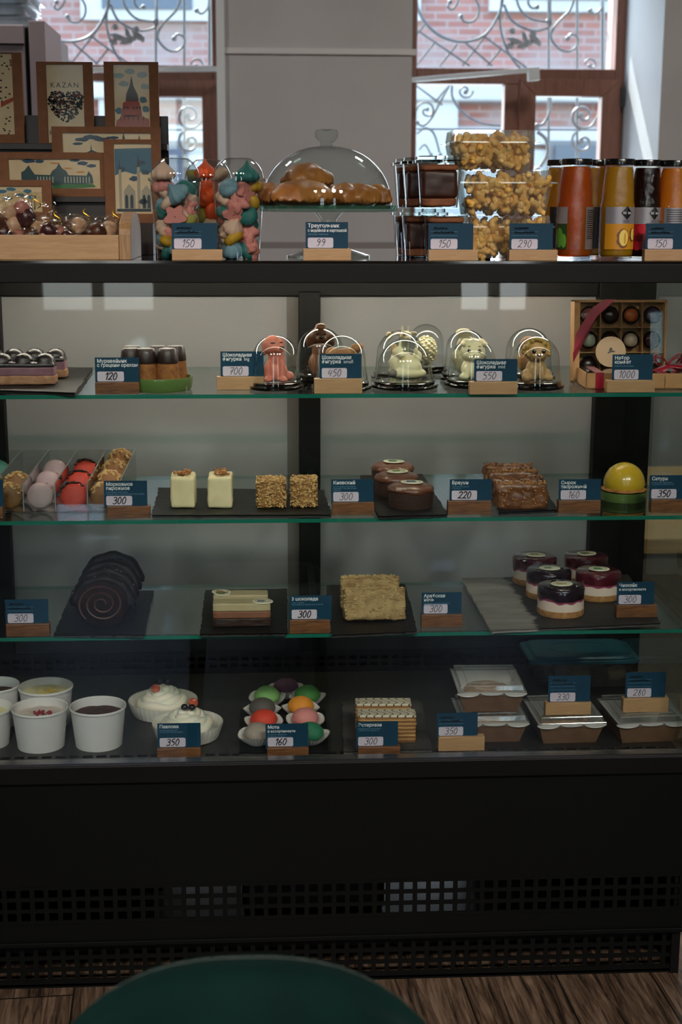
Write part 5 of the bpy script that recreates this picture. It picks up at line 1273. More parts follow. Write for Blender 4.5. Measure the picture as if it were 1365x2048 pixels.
b.box(-Wd/2, -Wd/2+fr_, -.001, .0005, 0, Ht); b.box(Wd/2-.004, Wd/2, -.001, .0005, 0, Ht); b.box(-Wd/2, Wd/2, -.001, .0005, Ht-.004, Ht); b.box(-Wd/2, Wd/2, -.001, .0005, 0, .006)
b.build('box', m_boxw, o, smooth=0)
nc, nr = 4, 3; ax, ex = -Wd/2+fr_, Wd/2-.004; az, ez = .008, Ht-.004; cw, ch_ = (ex-ax)/nc, (ez-az)/nr
b = MB()
for i in range(nc+1): b.box(ax+i*cw-.0006, ax+i*cw+.0006, .004, .026, az, ez)
for i in range(nr+1): b.box(ax, ex, .004, .026, az+i*ch_-.0006, az+i*ch_+.0006)
b.build('dividers', m_boxw, o, smooth=0)
MB().box(-Wd/2+.003, Wd/2-.003, .0008, .0012, .002, Ht-.003).build('window_film', m_clamp, o, smooth=0)
keys = [['dark', 'plum', 'mint', 'dark'], ['mint', 'dark', 'white', 'plum'], ['rose', 'dark', 'orange', 'violet']]
rn = ['bottom', 'middle', 'top']; cn = ['first', 'second', 'third', 'fourth']
Mo = Matrix.Translation(o.location) @ Euler((-lean, 0, 0)).to_matrix().to_4x4()
for r_ in range(nr):
    for c_ in range(nc):
        q = Mo @ Vector((ax+(c_+.5)*cw, .016, az+(r_+.5)*ch_))
        praline(keys[r_][c_], q, f'in the {rn[r_]} row, {cn[c_]} place, of the upright gift box', .0125, rx=PI/2-lean)
# ribbon strap over the upper left corner
def ribbon(parent, pts, w_, name='ribbon', wd=(0, 0, 1)):
    b = MB(); v = []; W_ = Vector(wd)*w_/2
    for p in pts:
        p = Vector(p); v += [p-W_, p+W_]
    n = len(pts); b.add(v, [(2*i, 2*i+1, 2*i+3, 2*i+2) for i in range(n-1)])
    r_ = b.build(name, m_rib_, parent, smooth=180); md = r_.modifiers.new('thick', 'SOLIDIFY'); md.thickness = .0006; return r_
b = MB(); sc_ = Wd/192
P_ = [(-Wd/2-.001, Ht*.30), (-Wd/2+.002, Ht*.58), (-Wd/2+.030, Ht*.90), (-Wd/2+.052, Ht+.001), (-Wd/2+.072, Ht+.001), (-Wd/2+.040, Ht*.80), (-Wd/2+.012, Ht*.46), (-Wd/2-.001, Ht*.36)]
b.prism(P_, -.0028, -.0014, 'XZ'); b.build('ribbon', m_rib_, o, smooth=0, bevel=.0005)
# lying box in front
A, B = at_z(1176, 778, ZS1+.0005), at_z(1392, 774, ZS1+.0005); Wd = .178; Dd = .098; Hh = .026
cx_ = A.x+Wd/2; cy2 = A.y+Dd/2
o = thing('gift_box', 'kraft gift box of pralines lying flat, tied with a red ribbon and bow', 'gift box', (cx_, cy2-.0, ZS1+.0005), -.05)
b = MB(); b.box(-Wd/2, Wd/2, -Dd/2, Dd/2, 0, .002); b.box(-Wd/2, Wd/2, -Dd/2, -Dd/2+.002, 0, Hh); b.box(-Wd/2, Wd/2, Dd/2-.002, Dd/2, 0, Hh); b.box(-Wd/2, -Wd/2+.002, -Dd/2, Dd/2, 0, Hh); b.box(Wd/2-.002, Wd/2, -Dd/2, Dd/2, 0, Hh)
for i in range(1, 4): b.box(-Wd/2+Wd*i/4-.0006, -Wd/2+Wd*i/4+.0006, -Dd/2, Dd/2, .002, Hh-.004)
b.box(-Wd/2, Wd/2, -.0006, .0006, .002, Hh-.004); b.build('box', m_boxw, o, smooth=0)
MB().box(-Wd/2+.002, Wd/2-.002, -Dd/2+.002, Dd/2-.002, Hh, Hh+.0004).build('window_film', m_clamp, o, smooth=0)
Mo = Matrix.Translation(o.location) @ Euler((0, 0, -.05)).to_matrix().to_4x4()
kk = [['violet', 'rose', 'mint', 'orange'], ['white', 'rose', 'dark', 'white']]
for r_ in range(2):
    for c_ in range(4):
        praline(kk[r_][c_], Mo @ Vector((-Wd/2+Wd*(c_+.5)/4, -Dd/4+Dd/2*r_, .012)), f'in the {["front", "rear"][r_]} row, {cn[c_]} place, of the flat gift box', .0135)
MB().box(-Wd/2+.016, -Wd/2+.030, -Dd/2-.0012, -Dd/2-.0002, .0, Hh+.001).box(-Wd/2+.016, -Wd/2+.030, -Dd/2-.0012, Dd/2, Hh+.0006, Hh+.0014).build('ribbon', m_rib_, o, smooth=0)
bw = Vector((Wd/2-.030, .0, Hh+.004))
bow = MB()
for sg, up_ in ((-1, .022), (1, .018), (-1, .034), (1, .036)):
    pts = []
    for k in range(13):
        t_ = 2*PI*k/12; pts.append((bw.x+sg*(.017*(1-math.cos(t_))*.7), bw.y-.004*math.sin(t_), bw.z+.004+up_*.5*(1-math.cos(t_))*.5+.008*math.sin(t_)))
    v = []
    for p in pts: v += [(p[0], p[1]-.006, p[2]), (p[0], p[1]+.006, p[2])]
    bow.add(v, [(2*i, 2*i+1, 2*i+3, 2*i+2) for i in range(12)])
bow.ball((bw.x, bw.y, bw.z+.004), (.005, .007, .006), 4)
for sg, L_ in ((1, .05), (1, .03), (-1, .028)):
    v = []
    for k in range(8):
        t_ = k/7; v += [(bw.x+sg*L_*t_, bw.y-.012-.003*math.sin(t_*5), bw.z+.002-.020*t_*(1 if L_ < .04 else .2)), (bw.x+sg*L_*t_, bw.y-.002, bw.z+.008-.012*t_*(1 if L_ < .04 else .2))]
    bow.add(v, [(2*i, 2*i+1, 2*i+3, 2*i+2) for i in range(7)])
bo = bow.build('bow', m_rib_, o, smooth=180); md = bo.modifiers.new('thick', 'SOLIDIFY'); md.thickness = .0008
# round tag leaning between the boxes
q = at_y(1222, 748, .16); q.z = ZS1+.032
o = MB().lathe([(.0005, -.001), (.0265, -.001), (.0265, .001), (.0005, .001)], 40).build('round_card', mat('round_kraft_card', '#c2a383', .7), loc=(q.x, .166, ZS1+.0545), rot=(PI/2-.1, 0, 0))
tag(o, 'round pale card with a small flower print leaning on the upright gift box', 'card')
b = MB(); rnd = random.Random(4)
for i in range(12): a = rnd.uniform(0, 6.28); b.ball((.007*rnd.random()*math.cos(a), .007*rnd.random()*math.sin(a)+.003, .0012), (.0022, .0014, .0004), 2)
b.build('flower_print', mat('flower_ink', '#4c4a48', .6), o)
# ================================================================== MIDDLE SHELF
Z2 = ZS2
m_acr = clear('acrylic_sheet', '#fafdfc', 1.49, .01, boost=1.8)
m_acre = mat('acrylic_cut_edge', '#aeb5b2', .3, trans=.4)
P = at(-8, 1026, Z2); s = ppm(P)
xL, xR = at(-65, 1026, Z2).x, at(245, 1022, Z2).x; yF = P.y; Dm = at_z(140, 958, Z2).y-yF
o = thing('macaron_holder', 'clear acrylic holder with slanting dividers for macarons', 'macaron holder', ((xL+xR)/2, yF+Dm/2, Z2+.0003)); off = Vector(o.location)
fh = .050; bh = .056; nC = 6; wC = (xR-xL)/nC
xs_ = [at(x, 1023, Z2).x for x in (-73, -10, 50, 113, 177, 241)]
def mk(b, n, m, **k): b.v = [tuple(Vector(p)-off) for p in b.v]; return b.build(n, m, o, smooth=0, **k)
zb_ = Z2+.0003
mk(MB().box(xs_[0], xs_[-1], yF, yF+Dm, zb_, zb_+.002), 'floor_plate', m_acr)
mk(MB().box(xs_[0], xs_[-1], yF, yF+.002, zb_+.002, zb_+fh*.92), 'front_plate', m_acr)
mk(MB().box(xs_[0], xs_[-1], yF+Dm-.002, yF+Dm, zb_+.002, zb_+bh), 'rear_plate', m_acr)
for x in xs_:
    d = mk(MB().prism([(yF, zb_+.002), (yF+Dm, zb_+.002), (yF+Dm, zb_+bh), (yF+Dm*.86, zb_+bh), (yF, zb_+fh)], x-.0012, x+.0012, 'YZ'), 'divider', m_acr)
    e = MB().tube([(x, yF, zb_+.002), (x, yF, zb_+fh), (x, yF+Dm*.86, zb_+bh), (x, yF+Dm, zb_+bh)], .0009, 4); e.v = [tuple(Vector(p)-off) for p in e.v]; e.build('cut_edge', m_acre, d, smooth=0)
def macaron_m(name, c1, c2): return mat(name, c1, .6, c2=c2, nscale=30, bump=.15, bscale=100)
MAC = {'mint': ('#5f9f8c', '#558f7e', '#c8d6c4'), 'brown': ('#8a5a34', '#a5743f', '#5a3620'), 'pink': ('#c4a0a6', '#d2b6b4', '#b5514f'), 'red': ('#d9402f', '#e2523f', '#3a1f18'), 'tan': ('#9a6238', '#b07a48', '#d0a878')}
m_nut = mat('chopped_nut', '#e0bf88', .6, c2='#bd8d50', nscale=300, bump=.5, bscale=300)
m_cocoa = mat('cocoa_smear', '#4a2c1c', .6, c2='#2c1810', nscale=80)
src_m = {}
def macaron(kind, loc, top, n_lab, tilt=-.28, r=.0225):
    """a macaron on its edge: two shells and a filling, seen from its round face"""
    lb = f'{kind} macaron in the acrylic holder, {n_lab}'
    if (kind, top) in src_m: o = copy_tree(src_m[(kind, top)], loc, None, lb); return o
    a, b_, f_ = MAC[kind]
    o = thing('macaron', lb, 'macaron', loc, 0, f'{kind} macarons in the acrylic holder'); o.rotation_euler = (PI/2+tilt, 0, 0)
    sh = [(.0005, .0115), (r*.55, .0108), (r*.86, .0080), (r*.97, .0050), (r*1.0, .0035), (r*1.02, .0022), (r*.95, .0018)]
    m = macaron_m(kind+'_macaron', a, b_)
    MB().lathe(sh, 36).build('shell', m, o, smooth=60); MB().lathe([(q, -z) for q, z in sh][::-1], 36).build('shell', m, o, smooth=60)
    MB().lathe([(.0005, -.0022), (r*.93, -.0020), (r*.96, 0), (r*.93, .0020), (.0005, .0022)], 32).build('filling', mat(kind+'_filling', f_, .6), o, smooth=60)
    b = MB(); rnd = random.Random(len(kind)+3)
    if top in ('nut', 'crumb'):
        for i in range(70 if top == 'nut' else 60):
            a_ = rnd.uniform(.1, PI-.1); z_ = rnd.uniform(-.012, .012); q = r*(1-.35*(abs(z_)/.012)**3)
            b.ball((q*math.cos(a_), q*math.sin(a_), z_), (rnd.uniform(.0022, .0042), rnd.uniform(.0014, .0028), rnd.uniform(.0014, .003)), 2)
        b.build('nut_topping', m_nut, o, smooth=40)
    elif top == 'cocoa':
        for i in range(44):
            a_ = rnd.gauss(PI/2, .5); z_ = rnd.uniform(-.010, .0125); b.ball((r*math.cos(a_)*.98, r*math.sin(a_)*.98, z_), (rnd.uniform(.002, .005), rnd.uniform(.001, .003), .0025), 3)
        b.build('cocoa_smear', m_cocoa, o, smooth=180)
    elif top == 'berry':
        for i in range(4): a_ = rnd.uniform(.4, 2.4); b.ball((r*math.cos(a_)*.99, r*math.sin(a_)*.99, rnd.uniform(-.006, .006)), (.003, .0016, .002), 3)
        b.build('berry_crumb', mat('berry_red', '#b3272c', .5), o, smooth=60)
    src_m[(kind, top)] = o; o.rotation_euler = (PI/2+tilt, 0, 0); return o
rowname = ['front one', 'second from the front', 'third from the front', 'rearmost one']
for ci, kind, top, n_, x in ((0, 'mint', 'none', 3, -41), (1, 'brown', 'crumb', 2, 19), (2, 'pink', 'berry', 3, 82), (3, 'red', 'cocoa', 3, 146), (4, 'tan', 'nut', 4, 209)):
    cx_ = (xs_[ci]+xs_[ci+1])/2
    for k in range(n_-1, -1, -1):
        q = Vector((cx_+random.uniform(-.0015, .0015), yF+.018+k*(Dm-.036)/3.0*(1.0 if n_ > 2 else .9), Z2+.0255+k*.0040))
        o2 = macaron(kind, q, top, rowname[k]); o2.rotation_euler = (PI/2-.28, random.uniform(-.2, .2), 0)
# long slate with two cream bars and two nut bars
slate([(303, 1030), (664, 1029), (648, 980), (318, 975)], ZS2, 'long black slate board under the cream and nut cakes', seed=5)
zt2_ = ZS2+.0057
m_butter = mat('pale_butter_cream', '#dbcd9f', .4, c2='#e2d6aa', nscale=14, bump=.25, bscale=40, sss=.2, ssr=.003)
m_walnut = mat('walnut', '#8a5428', .5, c2='#b57b44', nscale=120, bump=.4)
def crumbs(b, n, size, zone, seed):
    rnd = random.Random(seed)
    for i in range(n):
        p = zone(rnd); k = rnd.uniform(.5, 1.0)*size; b.ball(p, (k*rnd.uniform(.7, 1.3), k*rnd.uniform(.7, 1.2), k*rnd.uniform(.6, 1.1)), 2, amp=.3, fr=2, seed=i)
def cream_bar(x, y, lab, seed, dup_=None):
    p = at(x, y, zt2_); w_, d_, h_ = .0415, .062, .0535
    o = thing('cream_bar_cake', lab, 'cake', (p.x, p.y+d_/2, zt2_), random.uniform(-.03, .03))
    MB().rbox((w_, d_, h_), (0, 0, h_/2), 14, .004, .0014, 45, seed).build('cream_coat', m_butter, o, smooth=180)
    b = MB()
    crumbs(b, 34, .0042, lambda r_: (r_.gauss(0, .006), r_.gauss(-.004, .009), h_+.002+r_.uniform(0, .0045)), seed)
    b.build('walnut_crumb', m_walnut, o, smooth=40)
cream_bar(366, 1017, 'pale cream bar cake topped with walnuts, the left of two', 1)
cream_bar(441, 1017, 'pale cream bar cake topped with walnuts, the right of two', 2)
m_nutc = mat('nut_crusted_cake', '#a97c42', .75, c2='#6b4422', nscale=160, bump=.8, bscale=260)
m_nutc2 = mat('golden_nut_bit', '#d6b478', .6, c2='#b08548', nscale=200)
def nut_bar(x, y, w_, lab, seed):
    p = at(x, y, zt2_); d_, h_ = .05, .048
    o = thing('nut_bar_cake', lab, 'cake', (p.x, p.y+d_/2, zt2_), random.uniform(-.05, .05))
    MB().rbox((w_, d_, h_), (0, 0, h_/2), 14, .006, .003, 90, seed).build('cake_body', m_nutc, o, smooth=180)
    b = MB()
    def zone(r_):
        f_ = r_.random()
        if f_ < .5: return (r_.uniform(-w_/2, w_/2), -d_/2-.0005, r_.uniform(.002, h_))
        if f_ < .8: return (r_.uniform(-w_/2, w_/2), r_.uniform(-d_/2, d_/2), h_)
        return (w_/2*r_.choice((-1, 1)), r_.uniform(-d_/2, d_/2), r_.uniform(.002, h_))
    crumbs(b, 420, .0022, zone, seed); b.build('nut_crust', m_nutc2, o, smooth=40)
nut_bar(543, 1017, .049, 'nut crusted bar cake, the left of two on the long slate', 3)
nut_bar(609, 1016, .044, 'nut crusted bar cake, the right of two on the long slate', 4)
# round chocolate cakes
slate([(757, 1032), (897, 1029), (846, 948), (720, 951)], ZS2, 'black slate board under the three round chocolate cakes', seed=6)
m_brsp = mat('dark_chocolate_sponge', '#2e1a12', .8, c2='#3b2217', nscale=120, bump=.6, bscale=200)
m_frost = mat('milk_chocolate_frosting', '#5c3625', .35, c2='#6b412d', nscale=20, bump=.3, bscale=50, coat=.2)
def round_cake(x, y, lab, seed, tc):
    p = at(x, y, zt2_); r_ = .0385; h_ = .039
    o = thing('round_chocolate_cake', lab, 'cake', (p.x, p.y+r_, zt2_), 0, 'round chocolate cakes on the slate')
    MB().lathe([(.0005, 0), (r_*.97, 0), (r_, .003), (r_, h_*.7), (.0005, h_*.7)], 40).build('sponge', m_brsp, o, smooth=60)
    b = MB(); b.ball((0, 0, h_*.78), (r_*1.03, r_*1.03, h_*.34), 12, amp=.07, fr=3, seed=seed, fn=lambda v, u: Vector((v.x*(1+.25*(1-abs(u.z))*0), v.y, max(v.z, -h_*.16)*(1 if v.z < 0 else (.8+.2*(1-u.z)))))); b.build('frosting', m_frost, o, smooth=180)
    topper(o, (0.002, -.002, h_*1.06), .0195, seed, tc)
round_cake(789, 975, 'round chocolate cake with a green printed disc, rearmost of three', 3, '#2f6b4c')
round_cake(797, 997, 'round chocolate cake with a pale disc, middle of three', 2, '#6b7a4c')
round_cake(826, 1021, 'round chocolate cake with a pale disc, front of three', 1, '#4c5a6b')
# brownies
slate([(998, 1024), (1116, 1019), (1062, 935), (975, 940)], ZS2, 'black slate board under the nut brownies', seed=7)
m_brown = mat('glazed_nut_brownie', '#5a341c', .38, c2='#7c4f2c', nscale=60, bump=.7, bscale=110, coat=.25)
m_bnut = mat('caramel_nut_bit', '#a8733c', .45)
for i, (x, y, lab) in enumerate(((1018, 979, 'rearmost of four'), (1027, 992, 'second from the back'), (1036, 1005, 'third from the back'), (1045, 1019, 'front one, showing its whole side'))):
    p = at(x, y, zt2_); w_, d_, h_ = .088, .026, .044
    o = thing('brownie', f'glazed nut brownie bar on the slate, {lab}', 'brownie', (p.x, p.y+d_/2, zt2_), random.uniform(-.06, .02))
    MB().rbox((w_, d_, h_), (0, 0, h_/2), 16, .006, .004, 70, i).build('brownie_body', m_brown, o, smooth=180)
    b = MB()
    crumbs(b, 110, .0022, lambda r_: (r_.uniform(-w_/2, w_/2), -d_/2-.001, r_.uniform(.004, h_)) if r_.random() < .5 else (r_.uniform(-w_/2, w_/2), r_.uniform(-d_/2, d_/2), h_+.0006), i)
    b.build('nut_pieces', m_bnut if i % 2 else m_brown, o, smooth=40)
# green plate with the yellow dome cake
P = at(1247, 1008, Z2); R_ = .041; P.y += R_; P.x = at_y(1247, 992, P.y).x
o = thing('green_dish', 'round green ceramic dish under the yellow dome cake', 'dish', (P.x, P.y, Z2))
MB().lathe([(.0005, .010), (R_*.94, .010), (R_*.97, .0165), (R_*1.01, .0165), (R_*1.0, .006), (R_*.94, 0), (.0005, 0)], 48).build('dish_body', m_green, o)
b = MB().lathe([(R_*1.0, .006), (R_*1.35, .011), (R_*1.36, .013), (R_*1.0, .010)], 48)
o = thing('dome_cake', 'glossy yellow dome cake on a crumb base', 'cake', (P.x+.001, P.y, Z2+.0145))
MB().ball((0, 0, .005), (.0395, .0395, .0065), 10, amp=.08, fr=9, seed=3).build('crumb_base', mat('caramel_crumb', '#9a642c', .8, c2='#b98040', nscale=150, bump=.8, bscale=260), o, smooth=60)
h_ = .050; r_ = .0365
pr = [(.0005, .008), (r_*.95, .008), (r_*1.0, .013)]+[(r_*math.cos(a), .014+(h_-.012)*math.sin(a)) for a in [PI/2*k/14 for k in range(1, 14)]]+[(.0004, h_+.002)]
MB().lathe(pr, 48).build('yellow_glaze', mat('yellow_glaze', '#c9a82a', .28, coat=.5, sss=.2, ssr=.004), o, smooth=60)
# ================================================================== LOWEST SHELF
Z3 = ZS3; zt3 = ZS3+.0057
slate([(107, 1269), (288, 1269), (308, 1181), (146, 1180)], Z3, 'black slate board under the dark roll slices', seed=11)
m_roll = mat('dark_roll_sponge', '#120906', .75, c2='#24140c', nscale=60, spec=.12, bump=.6, bscale=160)
m_gan = mat('ganache', '#100704', .5, spec=.18, bump=.3, bscale=60)
m_swirl = mat('brown_cream_swirl', '#4a2214', .5, c2='#3a2016', nscale=40)
for i, (x, y, lab) in enumerate(((222, 1193, 'rearmost of four'), (220, 1208, 'third from the front'), (215, 1222, 'second from the front'), (206, 1245, 'front one showing its swirl'))):
    p = at_y(x, y, at_z(x, y+32, zt3).y if False else 0) if False else None
    k = 3-i; r_ = .0465
    base = at_z(206+k*6.5, 1256-k*17, zt3)
    o = thing('roll_slice', f'dark chocolate roll slice on the slate, {lab}', 'cake', (base.x, base.y+.012, zt3), -.05); 
    tl = -.22 if i < 3 else -.15
    M = T(0, 0, r_*.86, rx=PI/2+tl)
    b = MB(); b.lathe([(.0005, .011), (r_*.93, .011), (r_*.985, .008), (r_, 0), (r_*.985, -.008), (r_*.93, -.011), (.0005, -.011)], 44, M=M, sx=1, sy=.86)
    b.v = [(x_+.0010*noise.noise(Vector((x_, y_, z_))*90), y_, max(0, z_)) for x_, y_, z_ in b.v]; b.build('sponge', m_roll, o, smooth=60)
    b = MB(); rr = []
    for q in range(60):
        a = q*.28; R2 = .006+.0345*q/60; rr.append((R2*math.cos(a), R2*.86*math.sin(a), .0112))
    b.tube([tuple(M @ Vector(v)) for v in rr], .0018, 5); b.build('cream_swirl', m_swirl, o, smooth=60)
    b = MB()
    pts = [(r_*1.0*math.cos(a), r_*.88*math.sin(a), 0) for a in [PI*q/16-.1 for q in range(18)]]
    b.tube([tuple(M @ Vector(v)) for v in pts], [.0105+.0015*math.sin(q*1.7) for q in range(18)], 8); b.build('ganache', m_gan, o, smooth=180)
    if i >= 2:
        b = MB(); rnd = random.Random(i)
        for q in range(40):
            a = rnd.uniform(.2, PI-.2); v = M @ Vector((r_*1.15*math.cos(a), r_*1.02*math.sin(a), rnd.uniform(-.010, .010))); b.ball(v, rnd.uniform(.0006, .0016), 2)
        b.build('sugar_bits', mat('glinting_sugar', '#6b5a50', .2, coat=.8), o, smooth=40)
# three-chocolate slices
slate([(400, 1268), (574, 1266), (575, 1177), (411, 1180)], Z3, 'black slate board under the three layered mousse slices', seed=12)
def layer_slice(x, y, w_, d_, lays, lab, seed, tp, cat_='cake', rz=0):
    p = at(x, y, zt3); h0 = 0
    o = thing('layered_slice', lab, cat_, (p.x, p.y+d_/2, zt3), rz)
    for i, (nm, hh, m, amp) in enumerate(lays):
        MB().rbox((w_+(.001 if i == 0 else 0), d_, hh), (0, 0, h0+hh/2), 12, min(.0022, hh*.35), amp, 90, seed+i).build(nm, m, o, smooth=180); h0 += hh-.0004
    for (dx, dy, r_, c_) in tp: topper(o, (dx, dy, h0), r_, seed, c_)
    return o
m_dk = mat('chocolate_base', '#24130f', .6, c2='#351d15', nscale=80, bump=.5); m_mk = mat('milk_mousse', '#7d4e36', .6, c2='#875840', nscale=40); m_lt = mat('beige_mousse', '#a98660', .6); m_iv = mat('ivory_mousse', '#b3a47c', .55, c2='#bcae88', nscale=30)
L3 = [('chocolate_base', .015, m_dk, .0015), ('milk_mousse', .013, m_mk, .0005), ('ivory_mousse', .014, m_iv, .0004)]
layer_slice(482, 1236, .095, .036, L3, 'three layer mousse slice, the rear one with discs at its left', 3, [(-.034, .004, .017, '#7a5a3a'), (-.032, -.010, .014, '#5a6b3a')])
layer_slice(484, 1254, .098, .034, L3, 'three layer mousse slice, the front one with a disc at its right corner', 7, [(.036, -.006, .018, '#44535c')])
# crumb-covered slices
slate([(664, 1270), (836, 1262), (811, 1168), (652, 1170)], Z3, 'black slate board under the crumb covered slices', seed=13)
m_nap = mat('pale_crumb_pastry', '#ad9260', .75, c2='#85603a', nscale=55, bump=.9, bscale=160, lo=.45, hi=.75)
m_flake = mat('pastry_flake', '#bda570', .7, c2='#94744a', nscale=100)
def nap(x, y, w_, h_, lab, seed, tilt):
    p = at(x, y, zt3); d_ = .030
    o = thing('napoleon_slice', lab, 'cake', (p.x, p.y+d_/2+.006, zt3), .02)
    M = T(0, 0, 0, rx=-tilt)
    b = MB(); b.rbox((w_, d_, h_), (0, 0, h_/2), 16, .005, .0028, 80, seed, M=M); b.v = [(a, c, max(0, e)) for a, c, e in b.v]; b.build('pastry_body', m_nap, o, smooth=180)
    b = MB(); rnd = random.Random(seed)
    for i in range(260):
        if rnd.random() < .6: v = (rnd.uniform(-w_/2, w_/2), -d_/2-.0004, rnd.uniform(.002, h_))
        else: v = (rnd.uniform(-w_/2, w_/2), rnd.uniform(-d_/2, d_/2), h_+.0004)
        b.ball(M @ Vector(v), (rnd.uniform(.001, .0035), rnd.uniform(.0006, .0014), rnd.uniform(.001, .0028)), 2, amp=.3, fr=2, seed=i)
    b.build('flaky_crumb', m_flake, o, smooth=40)
nap(741, 1222, .103, .056, 'pale crumb covered slice, the rear one leaning behind the other', 2, .10)
nap(751, 1246, .107, .054, 'pale crumb covered slice, the front one facing the glass', 5, .22)
# cheesecakes
m_chk = mat('chalky_slate', '#201d1b', .6, bump=.5, bscale=70)
def chalk():
    t = m_chk.node_tree; b = t.nodes['Principled BSDF']; v = coords(t, (1, 1, 1)); sx_ = node(t, 'ShaderNodeSeparateXYZ'); t.links.new(v, sx_.inputs[0])
    n = node(t, 'ShaderNodeTexNoise'); n.inputs['Scale'].default_value = 9; n.inputs['Detail'].default_value = 6; mp = node(t, 'ShaderNodeMapping'); mp.inputs['Scale'].default_value = (1.5, 5, 1); mp.inputs['Rotation'].default_value = (0, 0, 1.2); t.links.new(v, mp.inputs[0]); t.links.new(mp.outputs[0], n.inputs['Vector'])
    ma = node(t, 'ShaderNodeMath', operation='MULTIPLY_ADD'); ma.inputs[1].default_value = .05; t.links.new(n.outputs[0], ma.inputs[0]); t.links.new(sx_.outputs[0], ma.inputs[2])
    mr = node(t, 'ShaderNodeMapRange'); mr.inputs['From Min'].default_value = -.052; mr.inputs['From Max'].default_value = -.044; mr.inputs['To Min'].default_value = 1; mr.inputs['To Max'].default_value = 0; t.links.new(ma.outputs[0], mr.inputs['Value'])
    n2 = node(t, 'ShaderNodeTexNoise'); n2.inputs['Scale'].default_value = 5; t.links.new(mp.outputs[0], n2.inputs['Vector'])
    mu = node(t, 'ShaderNodeMath', operation='MULTIPLY'); t.links.new(mr.outputs[0], mu.inputs[0]); t.links.new(n2.outputs[0], mu.inputs[1])
    mx = node(t, 'ShaderNodeMix', data_type='RGBA'); mx.inputs['A'].default_value = (*lin('#1c1a18'), 1); mx.inputs['B'].default_value = (*lin('#aaa399'), 1); t.links.new(mu.outputs[0], mx.inputs['Factor']); t.links.new(mx.outputs['Result'], b.inputs['Base Color'])
chalk()
slate([(983, 1261), (1322, 1246), (1257, 1149), (923, 1156)], Z3, 'wide slate board under the cheesecakes with a chalky smear at its left', seed=14, m=m_chk)
m_cc = mat('cheese_cream', '#d9c4b4', .5, c2='#e2cfbf', nscale=30, sss=.2, ssr=.004); m_cb = mat('biscuit_base', '#9a6a3a', .8, c2='#b98a50', nscale=160, bump=.9, bscale=300)
def cheesecake(x, y, w_px, lab, seed, red, tc):
    p = at(x, y, zt3); s = ppm(p); r_ = w_px/2/s
    o = thing('cheesecake', lab, 'cheesecake', (p.x, p.y+r_, zt3), 0, 'small round cheesecakes on the wide slate')
    b = MB(); b.lathe([(.0005, 0), (r_*.98, 0), (r_*1.01, .003), (r_*1.0, .011), (.0005, .011)], 48)
    b.v = [(q*(1+.015*noise.noise(Vector((q, w_, z))*300)), w_*(1+.015*noise.noise(Vector((q, w_, z+1))*300)), z) for q, w_, z in b.v]; b.build('biscuit_base', m_cb, o, smooth=60)
    MB().lathe([(.0005, .0105), (r_*.985, .0105), (r_*.985, .033), (.0005, .033)], 48).build('cheese_layer', m_cc, o, smooth=60)
    mg = mat('red_berry_jelly' if red else 'dark_berry_jelly', '#561420' if red else '#240f18', .15, c2='#3f0d18' if red else '#150a10', nscale=60, coat=.7, bump=.5, bscale=120)
    b = MB(); v = []; n = 56; rnd = random.Random(seed)
    dr = [.030+.004*noise.noise(Vector((math.cos(2*PI*k/n)*2.2, math.sin(2*PI*k/n)*2.2, seed))) for k in range(n)]
    b.lathe([(r_*.992, .032), (r_*1.005, .038), (r_*1.0, .047), (r_*.95, .050), (.0005, .0495)], n)
    for k in range(n): x_, y_, z_ = b.v[k]; b.v[k] = (x_, y_, dr[k])
    b.build('berry_topping', mg, o, smooth=60)
    b = MB(); b.lathe([(r_*.988, .026), (r_*.991, .034)], n)
    for k in range(n): x_, y_, z_ = b.v[k]; b.v[k] = (x_, y_, dr[k]-.0035-.001*math.sin(k*1.3))
    b.build('juice_stain', mat('berry_stain', '#8a3552', .5), o, smooth=60)
    if not red:
        b = MB()
        for i in range(26):
            a = rnd.uniform(0, 6.28); q = r_*.82*math.sqrt(rnd.random()); b.ball((q*math.cos(a), q*math.sin(a), .0495), (.0035, .0035, .0018), 3)
        b.build('berries', mg, o, smooth=180)
    topper(o, (.001, 0, .0515), .0195, seed, tc)
cheesecake(1077, 1174, 89, 'dark red topped cheesecake at the rear left of the wide slate', 1, 1, '#8a7a5c')
cheesecake(1181, 1171, 88, 'dark red topped cheesecake at the rear right of the wide slate', 2, 1, '#8a7a5c')
cheesecake(1206, 1205, 91, 'dark red topped cheesecake with a green printed disc', 3, 1, '#2f6b4c')
cheesecake(1106, 1203, 91, 'blackberry topped cheesecake in the middle of the five', 4, 0, '#7a8a6c')
cheesecake(1131, 1238, 95, 'blackberry topped cheesecake at the front of the five', 5, 0, '#8a7a5c')
